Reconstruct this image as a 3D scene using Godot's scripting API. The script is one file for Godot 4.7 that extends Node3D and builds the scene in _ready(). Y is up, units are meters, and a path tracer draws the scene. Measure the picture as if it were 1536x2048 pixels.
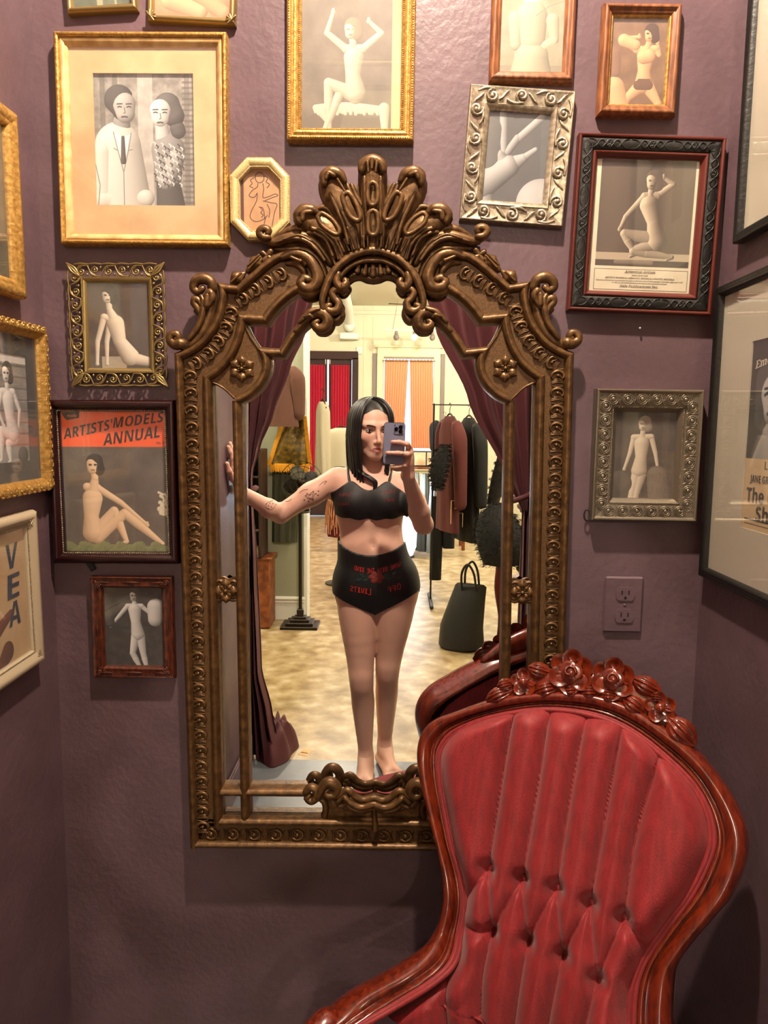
extends Node3D
# A fitting booth with a carved mirror, an old velvet chair and a wall of framed prints.
const CAM_Y = 1.45
const CAM_Z = 1.30
const BX0 = -0.637
const BX1 = 0.553

const NAIL_X = 0.4176
const NAIL_Y = 1.6304

const MIRROR_AT = Vector2(-0.0445, 1.2856)
const MIRROR_LEAN = 0.01130
# mirror frame outlines of one half, millimetres from its centre line
const RAIL_OUTER = [[[-338.6,-618.8],[-339.4,290.6]],[[-339.4,290.6],[-318.4,299.6],[-297.3,314.3],[-279.7,334.3],[-267.8,355.5],[-261.2,377.8],[-259.1,394.1],[-260.2,406.9]],[[-260.2,406.9],[-232.1,403.3]],[[-232.1,403.3],[-213.8,418.4],[-189.4,439.1],[-170,452.9],[-153.2,459.7],[-136.4,460.8],[-122.2,455],[-112.8,443.4]]]
const RAIL_INNER = [[[-292.9,-574],[-290.4,253.5]],[[-290.4,253.5],[-268.1,269],[-250.5,289.3],[-237.8,313],[-230.5,336.6],[-227.2,355.4]],[[-227.2,355.4],[-187.4,352.9]],[[-187.4,352.9],[-173.8,370.5],[-151.8,391.4],[-127.6,406.4],[-115.6,412.2]]]
const RAIL_MEDAL = [[[-240.1,213.8],[-219.1,224.7],[-200.4,242.2],[-189.6,261.8],[-186.5,282],[-192,298.2]],[[-192,298.2],[-159.3,295.7]],[[-159.3,295.7],[-140.8,323.4],[-122.4,343.3],[-104.2,357.4],[-90.9,362]]]
const RAIL_UPRIGHT = [[[-240.1,213.8],[-241.6,-566.5]]]
const RAIL_CROSSBAR = [[[-290,-511.1],[-125.6,-510.6]]]
const RAIL_BOTTOM_IN = [[[-292.7,-567.1],[0,-569.7]]]
const RAIL_BOTTOM_OUT = [[[-338.5,-613.2],[0,-613.2]]]
const RIBS = [[[-282.1,246.3],[-261.6,235.5],[-242.5,217.5]],[[-221.4,342.4],[-212.2,322.4],[-196.8,301]]]
const BAND = [[[-321.6,-592.3],[-320.4,272.7]],[[-320.4,272.7],[-296.8,287],[-275.6,308.3],[-257.9,334.3],[-247.6,359],[-241.6,380]],[[-235,381.2],[-211.8,398.6],[-187.5,412.5],[-163.3,426.3],[-145.2,435.5]]]
const FIELD_SIDE = [[-338.6,-618.8],[-339.4,290.6],[-318.4,299.6],[-297.3,314.3],[-279.7,334.3],[-267.8,355.5],[-259.1,394.1],[-260.2,406.9],[-232.1,403.3],[-213.8,418.4],[-189.4,439.1],[-170,452.9],[-136.5,456.2],[-105.7,439.9],[-96.3,423.7],[-103.6,409.8],[-127.6,406.4],[-151.8,391.4],[-173.8,370.5],[-187.4,352.9],[-227.2,355.4],[-230.5,336.6],[-237.8,313],[-250.5,289.3],[-268.1,269],[-290.4,253.5],[-292.9,-574]]
const FIELD_MEDAL = [[-290.4,253.5],[-268.1,269],[-250.5,289.3],[-237.8,313],[-230.5,336.6],[-226,354.2],[-221.4,342.4],[-212.2,322.4],[-196.8,301],[-192,298.2],[-186.5,282],[-189.6,261.8],[-200.4,242.2],[-219.1,224.7],[-240.1,213.8],[-242.5,217.5],[-261.6,235.5],[-282.1,246.3]]
const FIELD_CREST = [[-186.1,484],[-150.2,495.3],[-124,504.3],[-127.3,522.5],[-117.6,533.8],[-95.2,529.1],[-78.6,535.8],[-71.3,553.9],[-81.8,574.3],[-80.5,587.7],[-66.3,593.2],[-52.3,585.3],[-42.9,574],[-26.5,576.1],[-17,605.2],[-0.1,611.8]]
const FIELD_CREST2 = [[-0.3,464.8],[-19.8,461.4],[-41.2,451.2],[-59.2,436.3],[-73.7,416.7],[-81,400.5],[-86,377.2],[-94.1,402.8],[-91.5,428.3],[-100.8,446.8],[-119.7,460.7],[-143.5,470]]
const FIELD_ARCH = [[1.6,460.2],[-19.8,458],[-41.2,448.9],[-58,435.1],[-70.1,416.7],[-76.2,400.4],[-80,377.2],[-80.1,358.5],[-63.3,356.1],[-56.1,365.4],[-62,381.8],[-63.1,395.7],[-48.7,400.3],[-42.6,417.7],[-34.2,424.6],[-22.3,426.9],[-10.4,423.4],[1.5,418.7]]
const FIELD_BOT = [[-0.2,-529.3],[-19.5,-533.6],[-46.5,-525.7],[-63.8,-521.9],[-90.9,-522.2],[-90.2,-556.9],[-91.2,-563],[-0.2,-561.9]]
const CARVED_SIDE = [[[[-155.6,456.3],[-136.4,462],[-115,457.3],[-99.7,439.9],[-93.9,421.4],[-101.3,406.3],[-115.7,404.1],[-123.9,413.4],[-117.8,421.5],[-108.3,418]],[5.39,7.36,8.83,9.32,9.81,9.81,8.83,7.36,6.38,6.38],24,1],[[[-148.6,447],[-131.9,447],[-118.9,435.4],[-115.4,422.6]],[3.43,6.38,5.88,2.45],18,1],[[[-137.7,452.8],[-121.1,445.8],[-123.5,446.9]],[2.45,2.94,3.43],40,1],[[[-125.1,416.9],[-126.4,404.1],[-115.8,395.9],[-101.4,398.2],[-91.7,409.8]],[4.41,5.88,7.36,8.34,5.88],20,1],[[[-332.6,312],[-344.8,310.8],[-353.1,318],[-350.3,327.4],[-340.6,328.6],[-337.2,321.5],[-343.3,319.1]],[9.81,8.34,6.87,6.38,5.88,5.39,4.41],22,1],[[[-344.8,310.8],[-322.9,309.6],[-303.1,323.8],[-289.1,345],[-281.2,370.8],[-276.9,394.2],[-278.9,410.5]],[6.38,8.83,9.81,9.81,9.32,8.34,7.36],18,1],[[[-317.8,319.1],[-301.4,340.3],[-293.5,361.5],[-290.6,380.2],[-295.1,391.9]],[3.92,5.39,5.88,5.39,2.94],28,1],[[[-273,403.5],[-278.7,416.3],[-291.8,421],[-304,416.4],[-307.9,404.8],[-299.7,398.9],[-292.3,404.7]],[6.38,8.34,9.32,8.34,6.87,5.88,5.39],26,1],[[[-284.8,370.8],[-274.7,387.2],[-279.2,398.9],[-286.6,391.9]],[3.43,5.39,5.39,3.92],30,1],[[[-293.2,373.2],[-298.9,382.6],[-306.1,387.3],[-308.7,380.3],[-301.7,370.9],[-297.3,356.8]],[4.41,6.38,6.38,5.88,5.39,3.43],24,1],[[[-299.4,366.2],[-305.4,368.5],[-303.1,362.7]],[4.9,5.39,3.43],22,1],[[[-284.2,391.9],[-285.1,375.5]],[5.39,6.38],30,1],[[[-246.4,411.5],[-235.2,424.3],[-223.1,432.3]],[2.94,12.8,3.92],12,0.8],[[[-242.7,415],[-225.5,430]],[1.96,1.96],26,1],[[[-215.8,435.8],[-201.1,449.6],[-189,459.9]],[4.9,12.8,4.9],12,0.8],[[[-211,436.9],[-191.4,456.5]],[1.96,1.96],28,1],[[[-214.4,442.7],[-195,459.9]],[1.96,1.96],24,1],[[[-181.8,459.9],[-173.6,454.4]],[3.43,4.9],16,1],[[[-181.8,459.9],[-187.6,451.9]],[3.43,4.9],16,1],[[[-181.8,459.9],[-190,465.3]],[3.43,4.9],16,1],[[[-181.8,459.9],[-176,467.8]],[3.43,4.9],16,1],[[[-177.7,488.5],[-188.4,489.7],[-193,497.8],[-187,503.5],[-177.5,501.1],[-178.8,494.3]],[5.39,6.38,6.38,6.38,5.88,4.9],24,1],[[[-188.4,488.6],[-171.9,482.8],[-150.3,488.4],[-124.1,492.8],[-100.4,483.6],[-84,465.2],[-72.2,446.7]],[4.9,7.36,8.83,8.83,8.34,7.36,5.88],16,1],[[[-171.7,489.7],[-145.4,502.1],[-123.9,505.4],[-102.7,498.4],[-83.8,481.2],[-69.7,460.5]],[2.45,6.38,7.85,7.85,6.87,4.9],14,1],[[[-162.4,479.3],[-138.5,484.9],[-114.7,481.4],[-95.8,467.5],[-81.7,449]],[1.96,3.43,3.92,3.92,2.45],32,1],[[[-167.3,472.4],[-143.4,472.3],[-114.9,469.9],[-96,456],[-84.2,435.2],[-79.6,416.7]],[3.43,6.38,7.36,7.36,6.87,4.9],10,1],[[[-150.4,481.5],[-124.2,488.3],[-102.9,479]],[1.47,2.21,1.72],40,1],[[[-109.8,496.2],[-90.8,495],[-76.7,478.9],[-65,455.9]],[3.92,4.9,5.39,3.92],22,1],[[[-98,492.7],[-79.1,481.2],[-67.4,455.9]],[2.45,2.94,2.45],36,1],[[[-117.8,522.5],[-107.2,515.6],[-86,506.3],[-67.1,490.3],[-55.4,469.6],[-50.8,448.9]],[18.6,18.1,19.6,18.6,14.2,8.34],18,0.6],[[[-123.9,511.1],[-127.3,522.5],[-117.7,532.7],[-102.3,532.6],[-92.9,526.9]],[5.39,7.36,8.34,7.36,4.41],30,1],[[[-116.7,511.1],[-114.2,522.4],[-102.4,524.6]],[3.43,4.41,3.43],46,1],[[[-111.8,529.2],[-85.7,538.2],[-71.6,529],[-57.6,501.6],[-50.6,483.3]],[2.45,4.9,4.41,3.92,2.94],22,1],[[[-90.6,515.5],[-83.5,521.1],[-67,510.8],[-55.2,494.8],[-58.8,486.8],[-71.8,492.6],[-86,504.1],[-90.6,515.5]],[3.68,3.68,3.68,3.68,3.68,3.68,3.68,3.68],48,1],[[[-105,501.9],[-86.1,494.9],[-67.2,476.5],[-57.9,451.2]],[3.43,4.41,3.92,2.45],32,1],[[[-70,579.8],[-66.6,562.9],[-52.6,538],[-38.6,510.6],[-29.2,483.2],[-26.9,464.9]],[20.6,22.1,23.1,19.6,13.7,8.34],20,0.6],[[[-81.8,572],[-80.5,585.5],[-68.7,592.1],[-54.6,587.6],[-46.5,576.3]],[5.88,7.85,8.83,7.85,4.41],34,1],[[[-75.9,574.2],[-72.3,583.2],[-62.9,579.8]],[3.43,4.41,3.43],54,1],[[[-45.4,551.5],[-38.3,552.6],[-26.6,535.5],[-19.6,515.1],[-24.4,508.3],[-36.2,515.2],[-45.5,533.4],[-49,547],[-45.4,551.5]],[4.17,4.17,4.17,4.17,4.17,4.17,4.17,4.17,4.17],50,1],[[[-71.3,556.2],[-59.7,531.2],[-48,506.1],[-41.1,474.1]],[2.94,3.92,3.92,2.45],38,1],[[[-42.9,571.8],[-31.3,546.9],[-17.2,521.9],[-13.8,483.1]],[2.94,4.41,3.92,2.45],30,1],[[[-57.1,574.1],[-45.4,556]],[1.96,1.96],52,1],[[[-35.9,574],[-26.6,553.6],[-12.5,533.2]],[3.92,4.41,2.94],22,1],[[[-57.7,481.1],[-48.3,462.7]],[2.21,1.72],34,1],[[[-47.2,482.4],[-39.7,464.5]],[2.21,1.72],34,1],[[[-36.8,483.7],[-31.2,466.3]],[2.21,1.72],34,1],[[[-26.4,485],[-22.6,468.1]],[2.21,1.72],34,1],[[[-15.9,486.3],[-14.1,469.9]],[2.21,1.72],34,1],[[[-43.3,501.6],[-38.7,483.3],[-34,464.9]],[2.94,3.43,1.96],30,1],[[[-19.6,510.5],[-18.5,491.2],[-17.4,471.7]],[2.94,3.43,1.96],30,1],[[[-10.1,528.6],[-9,500.2],[-7.9,471.7]],[2.94,3.43,1.96],30,1],[[[-67.2,483.4],[-60.2,466.2],[-53.1,448.9]],[2.94,3.43,1.96],30,1],[[[-79,483.5],[-70.9,461.6],[-62.7,439.7]],[2.94,3.43,1.96],30,1],[[[1.6,466.6],[-19.8,463.7],[-41.2,454.6],[-59.2,439.7],[-73.6,420.1],[-82.2,400.5],[-86.7,381.9],[-84.9,367.8]],[6.38,6.38,6.62,6.87,6.87,6.38,5.39,4.41],26,1],[[[1.6,451],[-17.5,449.9],[-36.5,441.9],[-50.9,430.5],[-59.3,415.5]],[3.92,3.92,4.17,4.41,3.43],22,1],[[[1.6,459],[-19.8,456.8],[-38.9,447.7],[-54.4,435.1],[-66.5,416.6]],[3.92,3.92,3.92,3.92,3.92],8,1],[[[1.1,442.9],[1.1,427.5]],[2.45,4.9],18,1],[[[-12,444.1],[-13.6,430.1]],[2.45,4.9],18,1],[[[-23.9,445.8],[-26.9,433.6]],[2.45,4.9],18,1],[[[1.5,422.2],[-10.4,423.4],[-22.3,426.9],[-34.2,424.6],[-42.6,417.7]],[5.88,5.39,4.41,3.92,2.94],8,1],[[[1.5,437.2],[-19.9,437.2],[-36.6,430.4]],[14.7,12.3,8.83],2,0.3],[[[-59.2,428.2],[-61.7,414.3],[-54.6,405],[-46.2,410.8],[-47.4,417.7]],[5.39,6.87,7.36,6.87,4.9],26,1],[[[-61.8,409.7],[-53.5,400.4],[-46.3,402.7]],[5.88,7.36,4.9],14,1],[[[-55.9,400.4],[-64.2,402.7],[-70.2,395.8],[-65.5,386.4],[-58.4,379.4],[-62.1,367.8],[-74.1,365.5],[-80,372.5],[-74,376]],[4.41,5.39,5.88,5.88,6.38,6.87,6.87,5.39,4.9],24,1],[[[-72.6,400.4],[-76.3,386.5],[-77.6,372.5]],[6.38,6.87,5.88],14,1],[[[-58.4,377.1],[-56.1,363.1],[-63.4,352.6],[-75.4,353.8]],[4.9,6.38,6.87,4.9],8,1],[[[-133.4,332.8],[-116.3,351.5],[-99.3,363.2],[-84.9,362],[-77.8,351.4],[-82.7,339.7],[-94.8,337.4],[-100.7,345.6],[-94.7,350.3]],[5.39,6.87,8.34,9.32,9.32,8.83,7.85,6.38,4.9],22,1],[[[-126,346.9],[-108.9,363.2],[-92.1,369]],[3.43,5.39,3.43],30,1],[[[-116.3,353.9],[-106.6,356.2],[-101.8,352.7]],[1.96,3.43,1.96],44,1],[[[-94.8,332.7],[-82.8,333.8],[-76.7,343.2]],[5.39,6.38,4.9],8,1],[[[-125.5,-506.3],[-117.6,-496.1],[-107.1,-500.1],[-106.2,-514.2],[-115,-522.5],[-123.7,-517.5],[-118.8,-510.3]],[6.2,7.3,7.66,7.66,7.3,6.2,5.11],24,1],[[[-102.4,-514.2],[-94.5,-495.9],[-84.7,-483.6],[-73.2,-485.5],[-66.5,-497.6],[-71.4,-508.8],[-83,-509.9],[-88.8,-502.9],[-83.9,-497.8]],[6.57,8.39,9.49,9.12,8.39,7.66,6.93,5.84,4.74],28,1],[[[-66.6,-510.7],[-48.2,-497.4],[-32.9,-510.4],[-17.5,-516.3],[-0.2,-512]],[4.74,6.2,6.2,5.84,6.2],30,1],[[[-52.2,-509.6],[-38.7,-521.6],[-19.5,-527.9],[-0.2,-521.1]],[4.74,6.2,6.57,6.2],36,1],[[[-58,-513.7],[-46.5,-531.8],[-25.3,-539.7],[-0.2,-534.3]],[4.01,5.47,5.84,5.11],26,1],[[[-67.7,-521.9],[-54.3,-538],[-35,-542.9],[-15.7,-542.7]],[4.74,5.47,4.74,2.55],16,1],[[[-65.7,-519.9],[-54.1,-507.6],[-49.3,-513.6],[-54.2,-525.8],[-63.9,-530]],[4.74,5.84,5.47,4.74,3.65],30,1],[[[-83.1,-514],[-71.6,-530.1],[-62,-534.1]],[3.65,4.74,3.28],22,1],[[[-102.5,-522.3],[-92.9,-530.4],[-90.1,-544.6],[-93.1,-556.9]],[4.74,5.47,5.47,6.2],14,1],[[[-81.2,-522.1],[-73.6,-534.2]],[5.47,4.38],20,1]]
const CARVED_MID = [[[[-0.1,602.9],[-0.1,582.7],[0.5,553.5],[1.2,515],[1.6,469.3]],[21.6,22.6,20.6,18.1,11.3],22,0.6],[[[-18.2,591.8],[-14.6,604.1],[-0.1,609.6],[14.7,603.9],[18.2,591.5]],[5.88,7.85,8.83,7.85,5.88],36,1],[[[-0.1,604],[-0.1,589.4]],[3.43,2.45],56,1],[[[-7.6,600.7],[-5.8,585]],[2.45,1.96],54,1],[[[7.6,600.6],[6,584.9]],[2.45,1.96],54,1],[[[1,568.8],[8.3,562.4],[8.8,539.9],[1,532],[-6.6,539.9],[-6.5,562.5],[1,568.8]],[3.68,3.68,3.68,3.68,3.68,3.68,3.68],52,1],[[[1.4,525.2],[8.7,518.3],[9.2,492.2],[1.4,484.9],[-6.2,492.2],[-6.1,518.4],[1.4,525.2]],[3.68,3.68,3.68,3.68,3.68,3.68,3.68],50,1],[[[-13.5,582.8],[-11.9,553.5],[-10.2,492.3]],[2.94,3.68,2.45],34,1],[[[13.5,582.6],[13,553.4],[13,492.1]],[2.94,3.68,2.45],34,1],[[[-0.2,-513],[0.8,-533.3],[2.7,-557.8],[3.6,-575.1]],[2.92,4.38,4.74,5.47],30,1]]
const FLOWER_AT = [-229.1,269]
const FLOWER_LOW = [-267.5,-126.7]
# chair back outline (wood, then cloth) and seams, millimetres in the plane of the back
const CHAIR_AT = Vector3(0.2271, 0, 0.3437)
const CHAIR_TURN = -0.4330
const CHAIR_TILT = 0.3390
const BACK_WOOD = [[-348.3,66.5,110],[-319.7,104.2,75],[-264.7,147.4,45],[-222.9,184.4,18],[-207.6,211.4,0],[-198,252.4,0],[-205.3,300.8,0],[-225.6,351.1,0],[-247.1,394.6,0],[-267.3,439.8,0],[-280,483.7,0],[-277,518.5,0],[-259,543.3,0],[-227,561.8,0],[-180.2,587,0],[-130.1,610.6,0],[-64,628.9,0],[0.4,637.9,0],[55.7,631.2,0],[109.9,609.8,0],[158.6,581.5,0],[191.7,551.7,0],[220.7,515.3,0],[238.5,477.7,0],[241.2,440.9,0],[226.7,390,0],[201.4,347.6,0],[177.6,309.5,0],[160.1,274.4,0],[156.9,237.2,0],[159.4,195.9,0],[172.9,160.6,0],[195.9,144.9,18],[251.2,127.6,45],[315.8,98.5,75],[348.3,66.5,110]]
const BACK_CLOTH = [[-267.1,93.5,110],[-235.6,117.7,75],[-187.5,158.3,45],[-165.6,188.3,18],[-164.9,229,0],[-163.8,269.4,0],[-174.7,308.8,0],[-195.8,350.4,0],[-213.1,394.3,0],[-230,439.5,0],[-239.7,479,0],[-237.1,504.8,0],[-218,532,0],[-172.2,561.4,0],[-122.1,582,0],[-68.7,597.1,0],[-16.1,603.1,0],[35.5,599.6,0],[82.5,583.5,0],[124.7,558.5,0],[159.9,532,0],[181,506.4,0],[193.7,477.5,0],[197,447,0],[187.4,410.1,0],[170.1,367.9,0],[144.9,323.5,0],[122.3,279.7,0],[111.2,246.1,0],[107.9,211.7,0],[110,179.5,0],[116.5,148.1,0],[127.9,125.4,18],[168.7,126.8,45],[230.2,108.7,75],[267.1,93.5,110]]
const SEAMS = [[[-114.5,589.2],[-119.9,477.6],[-125,334.6]],[[-56.8,602.9],[-60.7,490.1],[-69.8,333.5]],[[2.7,606],[-9,483.5],[-16.6,334.2]],[[55.9,590.7],[45.6,461.5],[34.9,326.8]],[[114,560.5],[91.2,438.9],[83.7,319.6]],[[-105.5,249.7],[-110.7,176.9],[-100.9,77.3]],[[-49.2,252.7],[-52.3,204.7],[-56.3,92.7]],[[3.8,248.9],[-0.6,211],[-9.6,108.7]],[[55.8,233.2],[48.6,189.3],[40.3,125.8]],[[-157.4,239.9],[-166.5,169.7],[-150.5,60.3]],[[103.8,237.3],[100.2,205.9],[103.8,147.7]]]
const FOLDS = [[[-125,334.6],[-162.1,272.9]],[[-125,334.6],[-105.5,249.7]],[[-105.5,249.7],[-69.8,333.5]],[[-69.8,333.5],[-49.2,252.7]],[[-49.2,252.7],[-16.6,334.2]],[[-16.6,334.2],[3.8,248.9]],[[3.8,248.9],[34.9,326.8]],[[34.9,326.8],[55.8,233.2]],[[55.8,233.2],[83.7,319.6]],[[-105.5,249.7],[-157.4,239.9]],[[83.7,319.6],[116.4,293.1]]]
const BUTTONS = [[-125,334.6],[-69.8,333.5],[-16.6,334.2],[34.9,326.8],[83.7,319.6],[-105.5,249.7],[-49.2,252.7],[3.8,248.9],[55.8,233.2]]
const CREST_FLOWERS = [[-29,661.7,33.2,1],[37,660.9,30.8,1],[-104.1,633.5,20.7,0],[110.2,628.9,21.5,0]]
const CREST_LEAVES = [[-164.8,592.8,-121,620.7,11.3],[-149,617.5,-121,631,9.1],[-100.5,658.7,-59.4,652.2,12.2],[-84.1,620.4,-45,638.1,11.6],[-11.9,632.3,21.7,637.9,9.7],[66.7,665.8,110.5,649,13],[54.2,634.8,91.8,615.1,13],[123.3,614.9,162.8,581.1,17.5],[94,642.7,114.3,643.8,7.4],[-36.4,628.3,-12.1,634.8,10.3],[19.8,632.7,50.6,635.4,10.1]]
# framed pictures on the mirror wall: centre, size (mm) and tilt
const HUNG = {"couple": [-446.1, 1935.9, 292.4, 345.8, -0.0022], "octagon": [-246.6, 1842.0, 103.2, 137.2, 0.0051], "silver": [192.9, 1913.8, 177.1, 219.8, -0.0618], "oak_b": [392.3, 2068.3, 130.8, 176.2, -0.0105], "knot": [415.5, 1801.8, 246.7, 291.9, -0.0276], "pewter": [436.9, 1409.0, 186.3, 231.6, 0.0003], "filigree": [-500.2, 1627.0, 168.3, 209.2, 0.0086], "magazine": [-514.1, 1348.9, 231.0, 294.5, 0.0092], "small_oak": [-488.5, 1079.8, 151.9, 191.8, 0.0081], "gold": [-90.3, 2083.2, 215.3, 293.9, -0.0026], "oak_a": [213.7, 2121.7, 140.3, 176.7, -0.0105], "top_a": [-515.2, 2218.2, 119.8, 147.0, 0.0567], "top_b": [-357.0, 2211.7, 149.6, 169.1, -0.0422]}

func _ready() -> void:
	# camera: a phone lens held 1.30 m from the mirror glass (the glass is the plane z = 0), tipped down a little
	var cam := Camera3D.new()
	cam.name = "camera"
	cam.fov = 70.46
	cam.near = 0.01
	cam.far = 60.0
	add_child(cam)
	cam.transform = Transform3D(Basis(Vector3(0.99971, 0.01160, -0.02125), Vector3(-0.01390, 0.99349, -0.11304), Vector3(0.01980, 0.11330, 0.99336)).orthonormalized(), Vector3(0, CAM_Y, CAM_Z))
	cam.current = true
	var env := Environment.new()
	env.background_mode = Environment.BG_SKY
	var sky := Sky.new()
	var air := ProceduralSkyMaterial.new()
	air.sky_top_color = Color(0.42, 0.62, 0.86)
	air.sky_horizon_color = Color(0.80, 0.88, 0.95)
	air.ground_bottom_color = Color(0.35, 0.36, 0.35)
	air.ground_horizon_color = Color(0.62, 0.68, 0.70)
	air.sky_energy_multiplier = 1.0
	sky.sky_material = air
	env.sky = sky
	env.background_energy_multiplier = 6.0
	env.tonemap_mode = Environment.TONE_MAPPER_LINEAR
	env.tonemap_exposure = 1.0
	env.sdfgi_enabled = true
	env.ssao_enabled = true
	env.ssil_enabled = true
	var we := WorldEnvironment.new()
	we.environment = env
	add_child(we)
	materials()
	booth()
	mirror()
	chair()
	pictures()
	shop()
	garments()
	person()

# ------------------------------------------------------------------ mesh helpers
class MB:
	var v := PackedVector3Array()
	var t := PackedVector2Array()
	var c := PackedColorArray()
	var ix := PackedInt32Array()
	var col := Color(1, 1, 1)
	func add(p: Vector3, uv := Vector2.ZERO) -> int:
		v.append(p)
		t.append(uv)
		c.append(col)
		return v.size() - 1
	func tri(a: Vector3, b: Vector3, d: Vector3) -> void:  # counter-clockwise seen from outside
		var i := v.size()
		add(a); add(b); add(d)
		ix.append_array([i, i + 2, i + 1])
	func quad(a: Vector3, b: Vector3, d: Vector3, e: Vector3) -> void:
		var i := v.size()
		add(a, Vector2(0, 1)); add(b, Vector2(1, 1)); add(d, Vector2(1, 0)); add(e, Vector2(0, 0))
		ix.append_array([i, i + 2, i + 1, i, i + 3, i + 2])
	func grid(rows: Array, around := false, flip := false) -> void:
		var base := v.size()
		var nr := rows.size()
		var nc: int = rows[0].size()
		for r in nr:
			var row: PackedVector3Array = rows[r]
			for k in nc:
				add(row[k], Vector2(float(k) / maxf(1, nc - 1), float(r) / maxf(1, nr - 1)))
		var last := nc if around else nc - 1
		for r in nr - 1:
			for k in last:
				var k2 := (k + 1) % nc
				var a := base + r * nc + k
				var b := base + r * nc + k2
				var d := base + (r + 1) * nc + k2
				var e := base + (r + 1) * nc + k
				if flip:
					ix.append_array([a, b, d, a, d, e])
				else:
					ix.append_array([a, d, b, a, e, d])
	func box(at: Vector3, size: Vector3, bevel := 0.0, basis := Basis()) -> void:
		var h := size / 2.0
		var b := minf(bevel, minf(h.x, minf(h.y, h.z)) * 0.98)
		if b <= 0.0:
			for ax in 3:
				for s in [-1.0, 1.0]:
					var n := Vector3.ZERO; n[ax] = s
					var u := Vector3.ZERO; u[(ax + 1) % 3] = 1.0
					var w := Vector3.ZERO; w[(ax + 2) % 3] = s
					var o := n * h
					var uu := u * h
					var ww := w * h
					quad(at + basis * (o - uu - ww), at + basis * (o + uu - ww), at + basis * (o + uu + ww), at + basis * (o - uu + ww))
			return
		var g := h - Vector3(b, b, b)
		for ax in 3:
			for s in [-1.0, 1.0]:
				var n := Vector3.ZERO; n[ax] = s
				var u := Vector3.ZERO; u[(ax + 1) % 3] = 1.0
				var w := Vector3.ZERO; w[(ax + 2) % 3] = s
				quad(at + basis * (n * h - (u + w) * g), at + basis * (n * h + (u - w) * g), at + basis * (n * h + (u + w) * g), at + basis * (n * h - (u - w) * g))
		for ax in 3:  # edges along ax
			var d := Vector3.ZERO; d[ax] = 1.0
			for s1 in [-1.0, 1.0]:
				for s2 in [-1.0, 1.0]:
					var n1 := Vector3.ZERO; n1[(ax + 1) % 3] = s1
					var n2 := Vector3.ZERO; n2[(ax + 2) % 3] = s2
					var p := n1 * h + n2 * g
					var q := n1 * g + n2 * h
					var e := d * g
					if s1 * s2 > 0:
						quad(at + basis * (p - e), at + basis * (p + e), at + basis * (q + e), at + basis * (q - e)) if false else quad(at + basis * (p + e), at + basis * (p - e), at + basis * (q - e), at + basis * (q + e))
					else:
						quad(at + basis * (p - e), at + basis * (p + e), at + basis * (q + e), at + basis * (q - e))
		for sx in [-1.0, 1.0]:
			for sy in [-1.0, 1.0]:
				for sz in [-1.0, 1.0]:
					var s := Vector3(sx, sy, sz)
					var p := basis * (s * Vector3(h.x, g.y, g.z))
					var q := basis * (s * Vector3(g.x, h.y, g.z))
					var r := basis * (s * Vector3(g.x, g.y, h.z))
					if sx * sy * sz > 0:
						tri(at + p, at + q, at + r)
					else:
						tri(at + p, at + r, at + q)
	func tube(path: PackedVector3Array, rad: Array, sides := 8, caps := true, squash := 1.0, up0 := Vector3.ZERO) -> void:
		# round bar along a path; squash flattens it along the transported up vector
		var n := path.size()
		if n < 2:
			return
		var rows := []
		var tg0 := (path[1] - path[0]).normalized()
		var up := up0 if up0 != Vector3.ZERO else (Vector3.UP if absf(tg0.y) < 0.9 else Vector3.RIGHT)
		for i in n:
			var tg := (path[mini(i + 1, n - 1)] - path[maxi(i - 1, 0)]).normalized()
			up = (up - tg * up.dot(tg)).normalized()
			var side := up.cross(tg)
			var f := float(i) / (n - 1) * (rad.size() - 1)
			var k := mini(int(f), maxi(rad.size() - 2, 0))
			var r: float = rad[0] if rad.size() == 1 else lerpf(rad[k], rad[k + 1], f - k)
			if caps and i == 0:
				rows.append(ring(path[0] - tg * r * 0.9, side, up * squash, r * 0.08, sides))
				rows.append(ring(path[0] - tg * r * 0.62, side, up * squash, r * 0.7, sides))
			rows.append(ring(path[i], side, up * squash, r, sides))
			if caps and i == n - 1:
				rows.append(ring(path[i] + tg * r * 0.62, side, up * squash, r * 0.7, sides))
				rows.append(ring(path[i] + tg * r * 0.9, side, up * squash, r * 0.08, sides))
		grid(rows, true)
	func ring(at: Vector3, side: Vector3, up: Vector3, r: float, sides: int) -> PackedVector3Array:
		var o := PackedVector3Array()
		for k in sides:
			var a := TAU * k / sides
			o.append(at + (side * cos(a) + up * sin(a)) * r)
		return o
	func loop(path: PackedVector3Array, r: float, sides := 6) -> void:  # closed tube
		var n := path.size()
		var rows := []
		var up := Vector3.UP if absf((path[1] - path[0]).normalized().y) < 0.9 else Vector3.RIGHT
		for i in n + 1:
			var j := i % n
			var tg := (path[(j + 1) % n] - path[(j + n - 1) % n]).normalized()
			up = (up - tg * up.dot(tg)).normalized()
			rows.append(ring(path[j], up.cross(tg), up, r, sides))
		rows[n] = rows[0]
		grid(rows, true)
	func lathe(prof: Array, segs := 24, at := Vector3.ZERO, basis := Basis(), arc := TAU) -> void:  # prof of Vector2(radius, height), upwards
		var rows := []
		for p in prof:
			var row := PackedVector3Array()
			for k in segs + 1:
				var a := -arc * k / segs
				row.append(at + basis * Vector3(cos(a) * p.x, p.y, sin(a) * p.x))
			rows.append(row)
		grid(rows)
	func ball(at: Vector3, r: Vector3, rows_n := 8, segs := 12, basis := Basis()) -> void:
		var prof := []
		for i in rows_n + 1:
			var a := -PI / 2 + PI * i / rows_n
			prof.append(Vector2(cos(a), sin(a)))
		lathe(prof, segs, at, basis * Basis.from_scale(r))
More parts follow.
